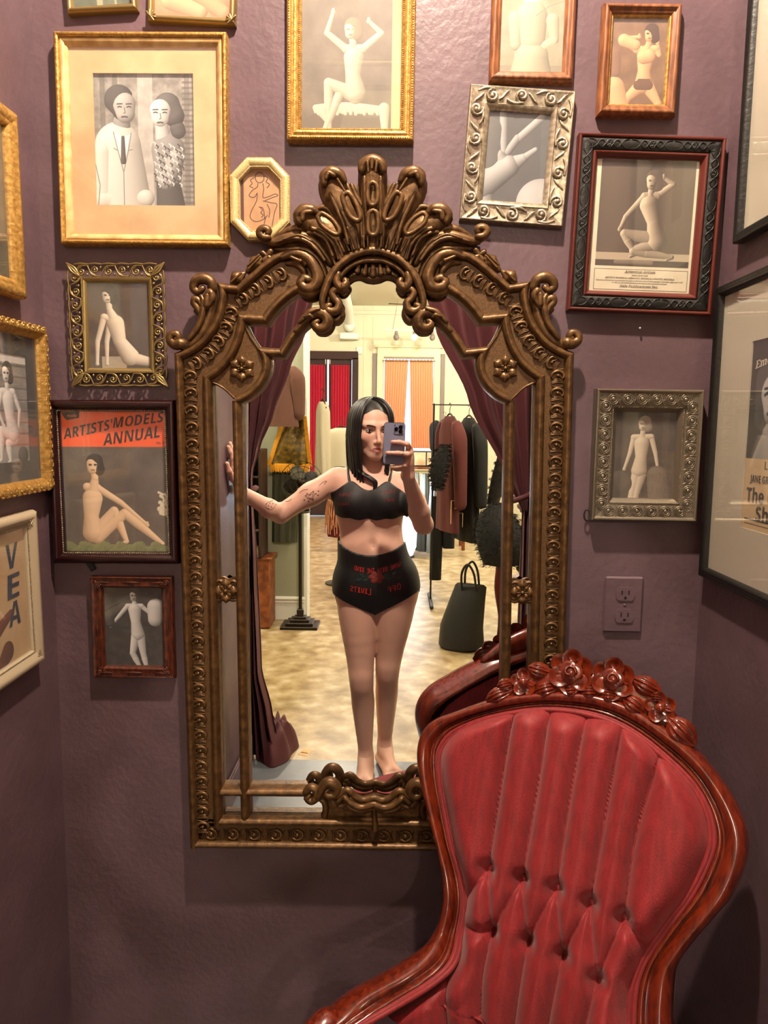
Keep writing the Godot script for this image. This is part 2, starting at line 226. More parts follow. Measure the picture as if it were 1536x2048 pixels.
	func plate(poly: PackedVector2Array, z0: float, z1: float, bevel := 0.0, basis := Basis(), at := Vector3.ZERO) -> void:  # extruded outline
		if Geometry2D.is_polygon_clockwise(poly):  # clockwise in Godot's y-down sense
			poly = poly.duplicate(); poly.reverse()
		var area := 0.0
		for i in poly.size():
			area += poly[i].cross(poly[(i + 1) % poly.size()])
		if area < 0:
			poly.reverse()
		var top := poly
		if bevel > 0.0:
			var off := Geometry2D.offset_polygon(poly, -bevel)
			if off.size() == 1 and off[0].size() > 2:
				top = off[0]
		var tr := Geometry2D.triangulate_polygon(poly)
		var i0 := v.size()
		for p in poly:
			add(at + basis * Vector3(p.x, p.y, z1), p)
		var k := 0
		while k < tr.size():
			var a := poly[tr[k]]; var b := poly[tr[k + 1]]; var d := poly[tr[k + 2]]
			if (b - a).cross(d - a) > 0:
				ix.append_array([i0 + tr[k], i0 + tr[k + 2], i0 + tr[k + 1]])
			else:
				ix.append_array([i0 + tr[k], i0 + tr[k + 1], i0 + tr[k + 2]])
			k += 3
		for i in poly.size():
			var a := poly[i]; var b := poly[(i + 1) % poly.size()]
			quad(at + basis * Vector3(a.x, a.y, z0), at + basis * Vector3(b.x, b.y, z0), at + basis * Vector3(b.x, b.y, z1), at + basis * Vector3(a.x, a.y, z1))
	func mesh() -> ArrayMesh:
		var n := PackedVector3Array()
		n.resize(v.size())
		var i := 0
		while i < ix.size():
			var a := ix[i]; var b := ix[i + 1]; var d := ix[i + 2]
			var fn := (v[d] - v[a]).cross(v[b] - v[a])
			n[a] += fn; n[b] += fn; n[d] += fn
			i += 3
		for k in n.size():
			n[k] = n[k].normalized() if n[k].length_squared() > 1e-20 else Vector3.UP
		var arr := []
		arr.resize(Mesh.ARRAY_MAX)
		arr[Mesh.ARRAY_VERTEX] = v
		arr[Mesh.ARRAY_NORMAL] = n
		arr[Mesh.ARRAY_TEX_UV] = t
		arr[Mesh.ARRAY_COLOR] = c
		arr[Mesh.ARRAY_INDEX] = ix
		var m := ArrayMesh.new()
		m.add_surface_from_arrays(Mesh.PRIMITIVE_TRIANGLES, arr)
		return m

func spline(p: Array, step := 5, closed := false) -> Array:  # smooth curve through points (Vector2 or Vector3)
	var n := p.size()
	if n < 3:
		return p.duplicate()
	var o := []
	for i in (n if closed else n - 1):
		var a = p[(i - 1 + n) % n] if closed or i > 0 else p[0] * 2.0 - p[1]
		var b = p[i]
		var c = p[(i + 1) % n]
		var d = p[(i + 2) % n] if closed or i + 2 < n else p[n - 1] * 2.0 - p[n - 2]
		for k in step:
			o.append(b.cubic_interpolate(c, a, d, float(k) / step))
	if not closed:
		o.append(p[n - 1])
	return o

func pv3(a: Array) -> PackedVector3Array:
	var o := PackedVector3Array()
	for p in a:
		o.append(p)
	return o

func mm(list: Array, flip := 1.0) -> Array:  # [[x, y], ...] millimetres to Vector2 metres
	var o := []
	for p in list:
		o.append(Vector2(p[0] * flip, p[1]) * 0.001)
	return o

func relief(m: MB, pts: Array, rad: Array, z0: float, h := 1.0, sides := 8, step := 4) -> void:  # carved ridge lying in the xy plane
	var s := spline(pts, step)
	var path := PackedVector3Array()
	for p in s:
		path.append(Vector3(p.x, p.y, z0))
	m.tube(path, rad, sides, true, h, Vector3.BACK)

func moulding(m: MB, segs: Array, prof: Array, z0: float, flip := 1.0, step := 4) -> void:  # profile swept along joined curves, mitred where they meet
	var all := []
	for s in segs:
		all.append(spline(mm(s, flip), step))
	for si in all.size():
		var s: Array = all[si]
		var n := s.size()
		var rows := []
		for i in n:
			var t0: Vector2
			var t1: Vector2
			if i > 0:
				t0 = (s[i] - s[i - 1]).normalized()
			elif si > 0:
				var q: Array = all[si - 1]
				t0 = (q[q.size() - 1] - q[q.size() - 2]).normalized()
			if i < n - 1:
				t1 = (s[i + 1] - s[i]).normalized()
			elif si < all.size() - 1:
				var q: Array = all[si + 1]
				t1 = (q[1] - q[0]).normalized()
			if t0 == Vector2.ZERO: t0 = t1
			if t1 == Vector2.ZERO: t1 = t0
			var b := (t0 + t1).normalized()
			var nrm := Vector2(-b.y, b.x) / maxf(0.35, b.dot(t0))
			var row := PackedVector3Array()
			for p in prof:
				row.append(Vector3(s[i].x + nrm.x * p.x, s[i].y + nrm.y * p.x, z0 + p.y))
			rows.append(row)
		m.grid(rows, false, true)

func half_round(w: float, h: float, n := 8, foot := 0.0) -> Array:  # from -w to +w
	var o := []
	if foot > 0.0:
		o.append(Vector2(-w, -foot))
	for i in n + 1:
		var a := PI - PI * i / n
		o.append(Vector2(cos(a) * w, sin(a) * h))
	if foot > 0.0:
		o.append(Vector2(w, -foot))
	return o

func rect_frame(m: MB, w: float, h: float, prof: Array) -> void:  # prof of Vector2(inset from the outer edge, z), w and h outer size, centred
	for side in 4:
		var rows := []
		for e in 2:
			var row := PackedVector3Array()
			for p in prof:
				var x: float = w / 2 - p.x
				var y: float = h / 2 - p.x
				var q: Vector2 = [[Vector2(-x, y), Vector2(x, y)], [Vector2(x, y), Vector2(x, -y)], [Vector2(x, -y), Vector2(-x, -y)], [Vector2(-x, -y), Vector2(-x, y)]][side][e]
				row.append(Vector3(q.x, q.y, p.y))
			rows.append(row)
		m.grid(rows, false, true)

# ------------------------------------------------------------------ node helpers
var taken := {}
func numbered(called: String) -> String:
	var k: int = taken.get(called, 0)
	taken[called] = k + 1
	return called if k == 0 else "%s_%03d" % [called, k]

func thing(called: String, label: String, category: String, at := Vector3.ZERO, basis := Basis(), group := "") -> Node3D:
	var o := Node3D.new()
	o.name = numbered(called)
	add_child(o)
	o.transform = Transform3D(basis, at)
	o.set_meta("label", label)
	o.set_meta("category", category)
	if group:
		o.set_meta("group", group)
	return o

func part(called: String, what, mat: Material, parent: Node3D, label := "") -> MeshInstance3D:
	var o := MeshInstance3D.new()
	o.name = called
	o.mesh = what.mesh() if what is MB else what
	o.material_override = mat
	parent.add_child(o, true)
	if label:
		o.set_meta("label", label)
	return o

func struct(called: String, what, mat: Material, parent: Node3D = null) -> MeshInstance3D:
	var o := MeshInstance3D.new()
	o.name = called if parent else numbered(called)
	o.mesh = what.mesh() if what is MB else what
	o.material_override = mat
	(parent if parent else self).add_child(o, true)
	if parent == null:
		o.set_meta("kind", "structure")
	return o

func solo(called: String, what, mat: Material, label: String, category: String, at := Vector3.ZERO, basis := Basis(), group := "") -> MeshInstance3D:
	var o := MeshInstance3D.new()
	o.name = numbered(called)
	o.mesh = what.mesh() if what is MB else what
	o.material_override = mat
	add_child(o)
	o.transform = Transform3D(basis, at)
	o.set_meta("label", label)
	o.set_meta("category", category)
	if group:
		o.set_meta("group", group)
	return o

# ------------------------------------------------------------------ materials
var M := {}
func mat(called: String, color: Color, rough := 0.6, metal := 0.0) -> StandardMaterial3D:
	var m := StandardMaterial3D.new()
	m.resource_name = called
	m.albedo_color = color
	m.roughness = rough
	m.metallic = metal
	m.cull_mode = BaseMaterial3D.CULL_DISABLED
	M[called] = m
	return m

func noise_tex(seed_n: int, freq: float, size := 512, octaves := 4, ramp: Gradient = null, normal := false, bump := 4.0, kind := FastNoiseLite.TYPE_SIMPLEX_SMOOTH) -> NoiseTexture2D:
	var f := FastNoiseLite.new()
	f.seed = seed_n
	f.noise_type = kind
	f.frequency = freq
	f.fractal_octaves = octaves
	var t := NoiseTexture2D.new()
	t.width = size
	t.height = size
	t.seamless = true
	t.noise = f
	t.as_normal_map = normal
	if normal:
		t.bump_strength = bump
	if ramp:
		t.color_ramp = ramp
	return t

func ramp(cols: Array) -> Gradient:
	var g := Gradient.new()
	var off := PackedFloat32Array()
	var cc := PackedColorArray()
	for c in cols:
		off.append(c[0]); cc.append(c[1])
	g.offsets = off
	g.colors = cc
	return g

func tinted(m: StandardMaterial3D, seed_n: int, freq: float, dark: Color, light: Color, scale := Vector3.ONE, size := 512) -> void:  # mottled colour, world size set by scale
	m.albedo_color = Color.WHITE
	m.albedo_texture = noise_tex(seed_n, freq, size, 5, ramp([[0.25, dark], [0.75, light]]))
	m.uv1_triplanar = true
	m.uv1_scale = scale

func bumpy(m: StandardMaterial3D, seed_n: int, freq: float, strength: float, amount: float, scale := Vector3.ONE, size := 512) -> void:
	m.normal_enabled = true
	m.normal_texture = noise_tex(seed_n, freq, size, 4, null, true, strength)
	m.normal_scale = amount
	m.uv1_triplanar = true
	m.uv1_scale = scale

# ------------------------------------------------------------------ materials and the fitting booth
func materials() -> void:
	var m := mat("wall_paint", Color(0.40, 0.31, 0.36), 0.42)
	tinted(m, 3, 0.006, Color(0.355, 0.275, 0.300), Color(0.385, 0.300, 0.328), Vector3(1.3, 1.3, 1.3))
	bumpy(m, 5, 0.03, 5.0, 0.17, Vector3(1.7, 1.7, 1.7), 1024)
	m.metallic_specular = 0.45
	mat("white_paint", Color(0.80, 0.80, 0.76), 0.5)
	mat("grey_floor", Color(0.36, 0.38, 0.40), 0.35)
	tinted(M.grey_floor, 9, 0.01, Color(0.33, 0.35, 0.37), Color(0.40, 0.42, 0.44), Vector3(0.8, 0.8, 0.8))
	m = mat("gilt", Color(0.34, 0.22, 0.11), 0.40, 0.55)
	tinted(m, 21, 0.02, Color(0.30, 0.205, 0.11), Color(0.44, 0.32, 0.185), Vector3(5, 5, 5))
	bumpy(m, 22, 0.05, 3.0, 0.3, Vector3(5, 5, 5))
	m = mat("gilt_field", Color(0.34, 0.22, 0.11), 0.55, 0.35)
	tinted(m, 31, 0.09, Color(0.31, 0.21, 0.10), Color(0.40, 0.28, 0.145), Vector3(4, 4, 4))
	m = mat("mirror_glass", Color(0.94, 0.94, 0.95), 0.0, 1.0)
	m.metallic_specular = 1.0
	m = mat("burgundy_cloth", Color(0.26, 0.055, 0.075), 0.75)
	m.rim_enabled = true
	m.rim = 0.3
	bumpy(m, 41, 0.2, 2.0, 0.25, Vector3(4, 4, 4))

func slab(at: Vector3, size: Vector3) -> MB:
	var m := MB.new()
	m.box(at, size)
	return m

func booth() -> void:
	# inside of the booth: x -0.637 .. 0.553, z -0.012 .. 1.75
	struct("wall_front", slab(Vector3(-0.042, 1.9, -0.112), Vector3(1.6, 3.8, 0.2)), M.wall_paint)
	var wl := struct("wall_left", slab(Vector3(BX0 - 0.06, 1.9, 0.885), Vector3(0.12, 3.8, 1.794)), M.wall_paint)
	struct("wall_right", slab(Vector3(BX1 + 0.06, 1.9, 0.885), Vector3(0.12, 3.8, 1.794)), M.wall_paint)
	# header above the curtains
	struct("wall_header", slab(Vector3(-0.042, 3.3, 1.75), Vector3(1.19, 1.0, 0.05)), M.wall_paint)
	struct("floor", slab(Vector3(-0.042, -0.05, 0.865), Vector3(1.43, 0.1, 1.754)), M.grey_floor)
	for s in 2:
		var b := MB.new()
		var x: float = [BX0 + 0.007, BX1 - 0.007][s]
		b.box(Vector3(x, 0.055, 0.875), Vector3(0.014, 0.11, 1.74), 0.003)
		b.box(Vector3(x, 0.115, 0.875), Vector3(0.008, 0.012, 1.74), 0.003)
		struct(["baseboard_left", "baseboard_right"][s], b, M.wall_paint)
	var b2 := MB.new()
	b2.box(Vector3(-0.042, 0.055, -0.006), Vector3(1.16, 0.11, 0.012), 0.003)
	struct("baseboard_front", b2, M.wall_paint)
	# lamp on the booth's ceiling
	var lamp := thing("ceiling_lamp", "small round ceiling lamp with a frosted white glass above the booth", "lamp", Vector3(0.02, 2.95, 0.63))
	var base := MB.new()
	base.lathe([Vector2(0.0, 0.06), Vector2(0.012, 0.06), Vector2(0.012, 0.476), Vector2(0.0, 0.476)], 16)
	base.lathe([Vector2(0.0, -0.02), Vector2(0.05, -0.02), Vector2(0.055, 0.0), Vector2(0.05, 0.05), Vector2(0.02, 0.07), Vector2(0.0, 0.07)], 24)
	part("fitting", base, mat("lamp_metal", Color(0.5, 0.45, 0.36), 0.4, 0.8), lamp)
	var gl := MB.new()
	gl.ball(Vector3(0, -0.05, 0), Vector3(0.055, 0.05, 0.055), 10, 20)
	var glow := mat("lamp_glow", Color(1, 0.95, 0.85), 0.5)
	glow.emission_enabled = true
	glow.emission = Color(1.0, 0.92, 0.82)
	glow.emission_energy_multiplier = 4.0
	part("bulb", gl, glow, lamp)
	var l := OmniLight3D.new()
	l.name = "ceiling_lamp_light"
	l.light_color = Color(1.0, 0.92, 0.82)
	l.light_energy = 5.8
	l.light_size = 0.03
	l.omni_range = 8.0
	l.omni_attenuation = 2.0
	l.shadow_enabled = true
	lamp.add_child(l)
	l.position = Vector3(0, -0.05, 0)
	outlet()
	var nail := MB.new()
	nail.lathe([Vector2(0.0009, 0.0), Vector2(0.0009, 0.008), Vector2(0.0024, 0.008), Vector2(0.0020, 0.0095), Vector2(0, 0.010)], 10, Vector3.ZERO, Basis(Vector3.RIGHT, PI / 2))
	solo("wall_nail", nail, mat("nail_steel", Color(0.7, 0.68, 0.64), 0.35, 0.8), "small bare nail head in the mauve wall under the black knotwork frame", "nail", Vector3(NAIL_X, NAIL_Y, -0.012))

func outlet() -> void:
	var o := thing("wall_outlet", "painted over double power outlet on the mauve wall beside the mirror", "outlet", Vector3(0.4135, 1.1365, -0.012))
	var p := MB.new()
	p.box(Vector3(0, 0, 0.003), Vector3(0.070, 0.104, 0.007), 0.003)
	part("cover_plate", p, M.wall_paint, o)
	for s in [1.0, -1.0]:
		var r := MB.new()
		var poly := PackedVector2Array()
		for k in 24:
			var a := TAU * k / 24
			poly.append(Vector2(clampf(cos(a) * 0.0175, -0.0168, 0.0168), clampf(sin(a) * 0.0175, -0.0125, 0.0125)))
		r.plate(poly, 0.004, 0.0085, 0.0, Basis(), Vector3(0.002, s * 0.0205, 0))
		var rec := part("receptacle", r, M.wall_paint, o)
		var sl := MB.new()
		for q in [-1.0, 1.0]:
			sl.box(Vector3(0.002 + q * 0.0062, s * 0.0205 + 0.003, 0.0087), Vector3(0.0022, 0.0075, 0.0006))
		sl.lathe([Vector2(0.0026, -0.0004), Vector2(0.0026, 0.0003), Vector2(0, 0.0003)], 12, Vector3(0.002, s * 0.0205 - 0.0065, 0.0087), Basis(Vector3.RIGHT, PI / 2))
		part("slots", sl, mat("slot_dark", Color(0.05, 0.04, 0.045), 0.6), rec)
	var sc := MB.new()
	sc.ball(Vector3(0.002, 0, 0.0068), Vector3(0.003, 0.003, 0.0016), 4, 10)
	part("screw", sc, M.wall_paint, o)

# ------------------------------------------------------------------ the carved wall mirror
func both(list: Array, f: Callable) -> void:
	for s in [1.0, -1.0]:
		f.call(list, s)

func flower(m: MB, at: Vector2, r: float, z: float, turn := 0.0, petals := 6) -> void:
	for k in petals:
		var a := turn + TAU * k / petals
		var d := Vector2(cos(a), sin(a))
		var rows := []
		for i in 7:
			var t := i / 6.0
			var w := r * 0.42 * pow(sin(PI * pow(t, 0.8) * 0.97 + 0.06), 0.8)
			var row := PackedVector3Array()
			for j in 5:
				var u := (j - 2) / 2.0
				var p := at + d * (r * (0.15 + 0.85 * t)) + d.orthogonal() * (w * u)
				row.append(Vector3(p.x, p.y, z + r * (0.25 * sin(PI * t * 0.9) + 0.1) - r * 0.22 * u * u - r * 0.10 * maxf(0, 0.35 - absf(u))))
			rows.append(row)
		m.grid(rows, false, false)
		relief(m, [at + d * r * 0.3, at + d * r * 0.92], [r * 0.05, r * 0.07, r * 0.03], z + r * 0.22, 1.0, 5)
	m.ball(Vector3(at.x, at.y, z + r * 0.2), Vector3(r * 0.16, r * 0.16, r * 0.16), 6, 10)
	for k in 8:
		var a := TAU * k / 8
		m.ball(Vector3(at.x + cos(a) * r * 0.24, at.y + sin(a) * r * 0.24, z + r * 0.16), Vector3.ONE * r * 0.075, 4, 6)

func egg_units(m: MB, path: Array, pitch: float, w: float, z: float, flip_x: float) -> void:
	var pts := []
	for p in path:
		pts.append(Vector2(p.x * flip_x, p.y))
	var len := 0.0
	for i in pts.size() - 1:
		len += pts[i].distance_to(pts[i + 1])
	var n := maxi(1, roundi(len / pitch))
	var u := len / n
	for k in n:
		var want := (k + 0.5) * u
		var acc := 0.0
		for i in pts.size() - 1:
			var d: float = pts[i].distance_to(pts[i + 1])
			if acc + d >= want:
				var t: Vector2 = (pts[i + 1] - pts[i]) / d
				var at: Vector2 = pts[i] + t * (want - acc)
				egg(m, at, t, t.orthogonal() * flip_x, u, w, z)
				break
			acc += d

func egg(m: MB, at: Vector2, t: Vector2, s: Vector2, u: float, w: float, z: float) -> void:
	var ring := []
	for k in 9:
		var a := -2.3 + 4.6 * k / 8.0
		ring.append(at + t * (cos(a) * u * 0.27 - u * 0.05) + s * (sin(a) * w * 0.44))
	relief(m, ring, [0.0022, 0.0029, 0.0032, 0.0029, 0.0022], z + 0.0015, 1.2, 6, 2)
	m.ball(Vector3(at.x - t.x * u * 0.04, at.y - t.y * u * 0.04, z + 0.002), Vector3(u * 0.11, u * 0.11, 0.005), 5, 8)
	relief(m, [at - t * u * 0.04 - s * w * 0.1, at - t * u * 0.20 - s * w * 0.32], [0.0022, 0.0014], z + 0.002, 1.2, 5, 2)
	for j in 3:
		var o := u * (-0.30 - 0.085 * j)
		relief(m, [at + t * o - s * w * 0.42, at + t * (o + u * 0.05) , at + t * (o - u * 0.01) + s * w * 0.42], [0.0012, 0.0017, 0.0012], z + 0.0012, 1.3, 5, 3)
	relief(m, [at + t * u * 0.36 - s * w * 0.4, at + t * u * 0.30, at + t * u * 0.38 + s * w * 0.4], [0.001, 0.0016, 0.001], z + 0.0012, 1.2, 5, 3)

func mirror() -> void:
	var r := thing("wall_mirror", "tall carved bronze gilt mirror with an arched shell crest on mauve wall", "mirror", Vector3(MIRROR_AT.x, MIRROR_AT.y, 0), Basis(Vector3.BACK, MIRROR_LEAN))
	var back := MB.new()
	for s in [1.0, -1.0]:
		var bp := PackedVector2Array()
		for p in mm(FIELD_SIDE, s): bp.append(p)
	back.box(Vector3(0, -0.16, -0.007), Vector3(0.66, 0.90, 0.008))
	back.box(Vector3(0, 0.30, -0.007), Vector3(0.46, 0.20, 0.008))
	back.box(Vector3(0, 0.41, -0.007), Vector3(0.26, 0.10, 0.008))
	part("backboard", back, mat("raw_board", Color(0.2, 0.14, 0.09), 0.8), r)
	# glass: one pane behind the open work, cut to the frame
	var gp := PackedVector2Array([Vector2(-0.315, -0.60), Vector2(0.315, -0.60), Vector2(0.315, 0.275), Vector2(0.255, 0.315), Vector2(0.24, 0.375), Vector2(0.215, 0.385), Vector2(0.14, 0.425), Vector2(0.05, 0.470), Vector2(-0.05, 0.470), Vector2(-0.14, 0.425), Vector2(-0.215, 0.385), Vector2(-0.24, 0.375), Vector2(-0.255, 0.315), Vector2(-0.315, 0.275)])
	var gm := MB.new()
	gm.plate(gp, -0.003, 0.0)
	part("glass", gm, M.mirror_glass, r, "silvered mirror glass")
	# flat gilt fields
	for s in [1.0, -1.0]:
		var f := MB.new()
		var poly := PackedVector2Array()
		for p in mm(FIELD_SIDE, s): poly.append(p)
		f.plate(poly, -0.010, 0.016)
		part("side_field", f, M.gilt_field, r)
		f = MB.new()
		poly = PackedVector2Array()
		for p in mm(FIELD_MEDAL, s): poly.append(p)
		f.plate(poly, 0.001, 0.018)
		part("medallion_field", f, M.gilt_field, r)
	var f := MB.new()
	f.box(Vector3(0, -0.5945, 0.003), Vector3(0.68, 0.058, 0.026))
	part("bottom_field", f, M.gilt_field, r)
	f = MB.new()
	var poly := PackedVector2Array()
	for p in mm(FIELD_ARCH): poly.append(p)
	var rev := mm(FIELD_ARCH, -1.0); rev.reverse()
	for p in rev: poly.append(p)
	f.plate(poly, 0.001, 0.018)
	part("arch_field", f, M.gilt, r)
	f = MB.new()
	poly = PackedVector2Array()
	for p in mm(FIELD_CREST): poly.append(p)
	rev = mm(FIELD_CREST, -1.0); rev.reverse()
	for p in rev: poly.append(p)
	for p in [[-155.0, 480.0]]: pass
	var lo := mm(FIELD_CREST2, -1.0); lo.reverse()
	for p in lo: poly.append(p)
	for p in mm(FIELD_CREST2): poly.append(p)
	f.plate(poly, -0.010, 0.014)
	var crest := part("crest", f, M.gilt, r)
	f = MB.new()
	poly = PackedVector2Array()
	for p in mm(FIELD_BOT): poly.append(p)
	rev = mm(FIELD_BOT, -1.0); rev.reverse()
	for p in rev: poly.append(p)
	f.plate(poly, 0.001, 0.010)
	part("cartouche_field", f, M.gilt, r)
	# rails
	var rail := half_round(0.0073, 0.013, 8, 0.016)
	for s in [1.0, -1.0]:
		for d in [["outer_rail", RAIL_OUTER, 0.014, 0.0084, 0.014], ["inner_rail", RAIL_INNER, 0.014, 0.0086, 0.014], ["medallion_rail", RAIL_MEDAL, 0.012, 0.0084, 0.014], ["upright_rail", RAIL_UPRIGHT, 0.012, 0.0088, 0.013], ["cross_rail", RAIL_CROSSBAR, 0.012, 0.0082, 0.012]]:
			var m := MB.new()
			moulding(m, d[1], half_round(d[3], d[4], 8, 0.013), d[2], s, 5)
			part(d[0], m, M.gilt, r)
		for rb in RIBS:
			var m := MB.new()
			moulding(m, [rb], half_round(0.0022, 0.003, 5, 0.012), 0.018, s, 4)
			part("panel_edge", m, M.gilt, r)
	var m := MB.new()
	var bi: Array = RAIL_BOTTOM_IN[0]
	moulding(m, [[bi[0], [0, bi[0][1]], [-bi[0][0], bi[0][1]]]], half_round(0.008, 0.013, 8, 0.013), 0.014, 1.0, 2)
	part("bottom_inner_rail", m, M.gilt, r)
	m = MB.new()
	bi = RAIL_BOTTOM_OUT[0]
	moulding(m, [[bi[0], [0, bi[0][1]], [-bi[0][0], bi[0][1]]]], half_round(0.0076, 0.013, 8, 0.02), 0.014, 1.0, 2)
	part("bottom_outer_rail", m, M.gilt, r)
	# egg and dart bands
	for s in [1.0, -1.0]:
		m = MB.new()
		egg_units(m, spline(mm(BAND[0])), 0.030, 0.024, 0.017, s)
		egg_units(m, spline(mm(BAND[1])), 0.026, 0.024, 0.017, s)
		egg_units(m, spline(mm(BAND[2])), 0.026, 0.024, 0.017, s)
		part("egg_and_dart_band", m, M.gilt, r)
	m = MB.new()
	egg_units(m, [Vector2(-0.325, -0.5935), Vector2(0.325, -0.5935)], 0.040, 0.022, 0.016, 1.0)
	part("egg_and_dart_band", m, M.gilt, r)
	# carving
	for s in [1.0, -1.0]:
		var zone := {"carved_scrollwork": MB.new(), "ear_leaf": MB.new(), "husk_carving": MB.new(), "cartouche_scroll": MB.new()}
		for q in CARVED_SIDE:
			var rr := []
			for x in q[1]: rr.append(x * 0.0011)
			var c: Array = q[0][0]
			var which := "cartouche_scroll" if c[1] < -300.0 else "ear_leaf" if c[0] < -255.0 else "husk_carving" if c[0] < -178.0 and c[1] > 400.0 else "carved_scrollwork"
			relief(zone[which], mm(q[0], s), rr, q[2] * 0.001, q[3])
		for k in zone:
			part(k, zone[k], M.gilt, r)
		var fl := MB.new()
		var at := mm([FLOWER_AT], s)
		flower(fl, at[0], 0.024, 0.018, 0.5)
		part("flower_boss", fl, M.gilt, r)
		var fb := MB.new()
		at = mm([FLOWER_LOW], s)
		var a: Vector2 = at[0]
		fb.box(Vector3(a.x, a.y, 0.008), Vector3(0.044, 0.034, 0.014), 0.003)
		for yy in [-1.0, 1.0]:
			relief(fb, [a + Vector2(-0.022, 0.014 * yy), a + Vector2(-0.012, 0.018 * yy), a + Vector2(0, 0.013 * yy), a + Vector2(0.012, 0.018 * yy), a + Vector2(0.022, 0.014 * yy)], [0.003, 0.004, 0.003], 0.014, 1.2, 6)
		flower(fb, a, 0.023, 0.016, PI / 2, 4)
		flower(fb, a, 0.016, 0.017, PI / 4, 4)
		part("flower_block", fb, M.gilt, r)
	var shell := MB.new()
	var pin := MB.new()
	for q in CARVED_MID:
		var rr := []
		for x in q[1]: rr.append(x * 0.0011)
		relief(pin if q[0][0][1] < 0.0 else shell, mm(q[0]), rr, q[2] * 0.001, q[3])
	part("shell", shell, M.gilt, crest)
	part("cartouche_pin", pin, M.gilt, r)

# ------------------------------------------------------------------ the velvet parlour chair
func seg_dist(p: Vector2, a: Vector2, b: Vector2) -> float:
	var ab := b - a
	var t := clampf((p - a).dot(ab) / ab.length_squared(), 0.0, 1.0)
	return p.distance_to(a + ab * t)

func back_at(p: Vector3) -> Vector3:  # from the plane of the chair's back (x along, y up it, z out of it) to the chair's own axes
	return Vector3(0, 0.43, 0) + Basis(Vector3.RIGHT, -CHAIR_TILT) * p

func back_curve(list: Array, step := 6) -> Array:
	var o := []
	for p in list:
		o.append(Vector3(p[0], p[1], p[2]) * 0.001)
	return spline(o, step)

func cup(m: MB, at: Vector2, r: float, z: float, lean: Vector2, deep := 0.35, stretch := 1.0) -> void:  # a hollow petal
	var rows := []
	for i in 6:
		var q := i / 5.0
		var row := PackedVector3Array()
		for k in 17:
			var a := TAU * k / 16
			var d := Vector2(cos(a), sin(a) * stretch) * (r * q)
			var p := at + d
			row.append(back_at(Vector3(p.x, p.y, z + r * deep * (q * q - 0.25) - d.dot(lean) * 0.55 - (r * 0.12 if i == 5 else 0.0))))
		rows.append(row)
	m.grid(rows, false, true)

func leaf_on_back(m: MB, a: Vector2, b: Vector2, w: float, z: float) -> void:
	var d := b - a
	var s := d.orthogonal().normalized()
	var rows := []
	for i in 17:
		var t := i / 16.0
		var ww := w * pow(sin(PI * clampf(t * 0.96 + 0.03, 0, 1)), 0.65)
		var row := PackedVector3Array()
		for j in 25:
			var u := (j - 12) / 12.0
			var groove := 0.0040 * exp(-pow((absf(u) - 0.45) / 0.10, 2.0)) * smoothstep(0.18, 0.28, t) * smoothstep(0.82, 0.72, t)
			var mid := 0.0036 * exp(-u * u * 50.0)
			var p := a + d * t + s * (ww * u)
			row.append(back_at(Vector3(p.x, p.y, z + 0.011 * (1.0 - u * u) * sin(PI * clampf(t, 0.12, 0.9)) - mid - groove + 0.004 * sin(t * 5.0))))
		rows.append(row)
	m.grid(rows, false, true)

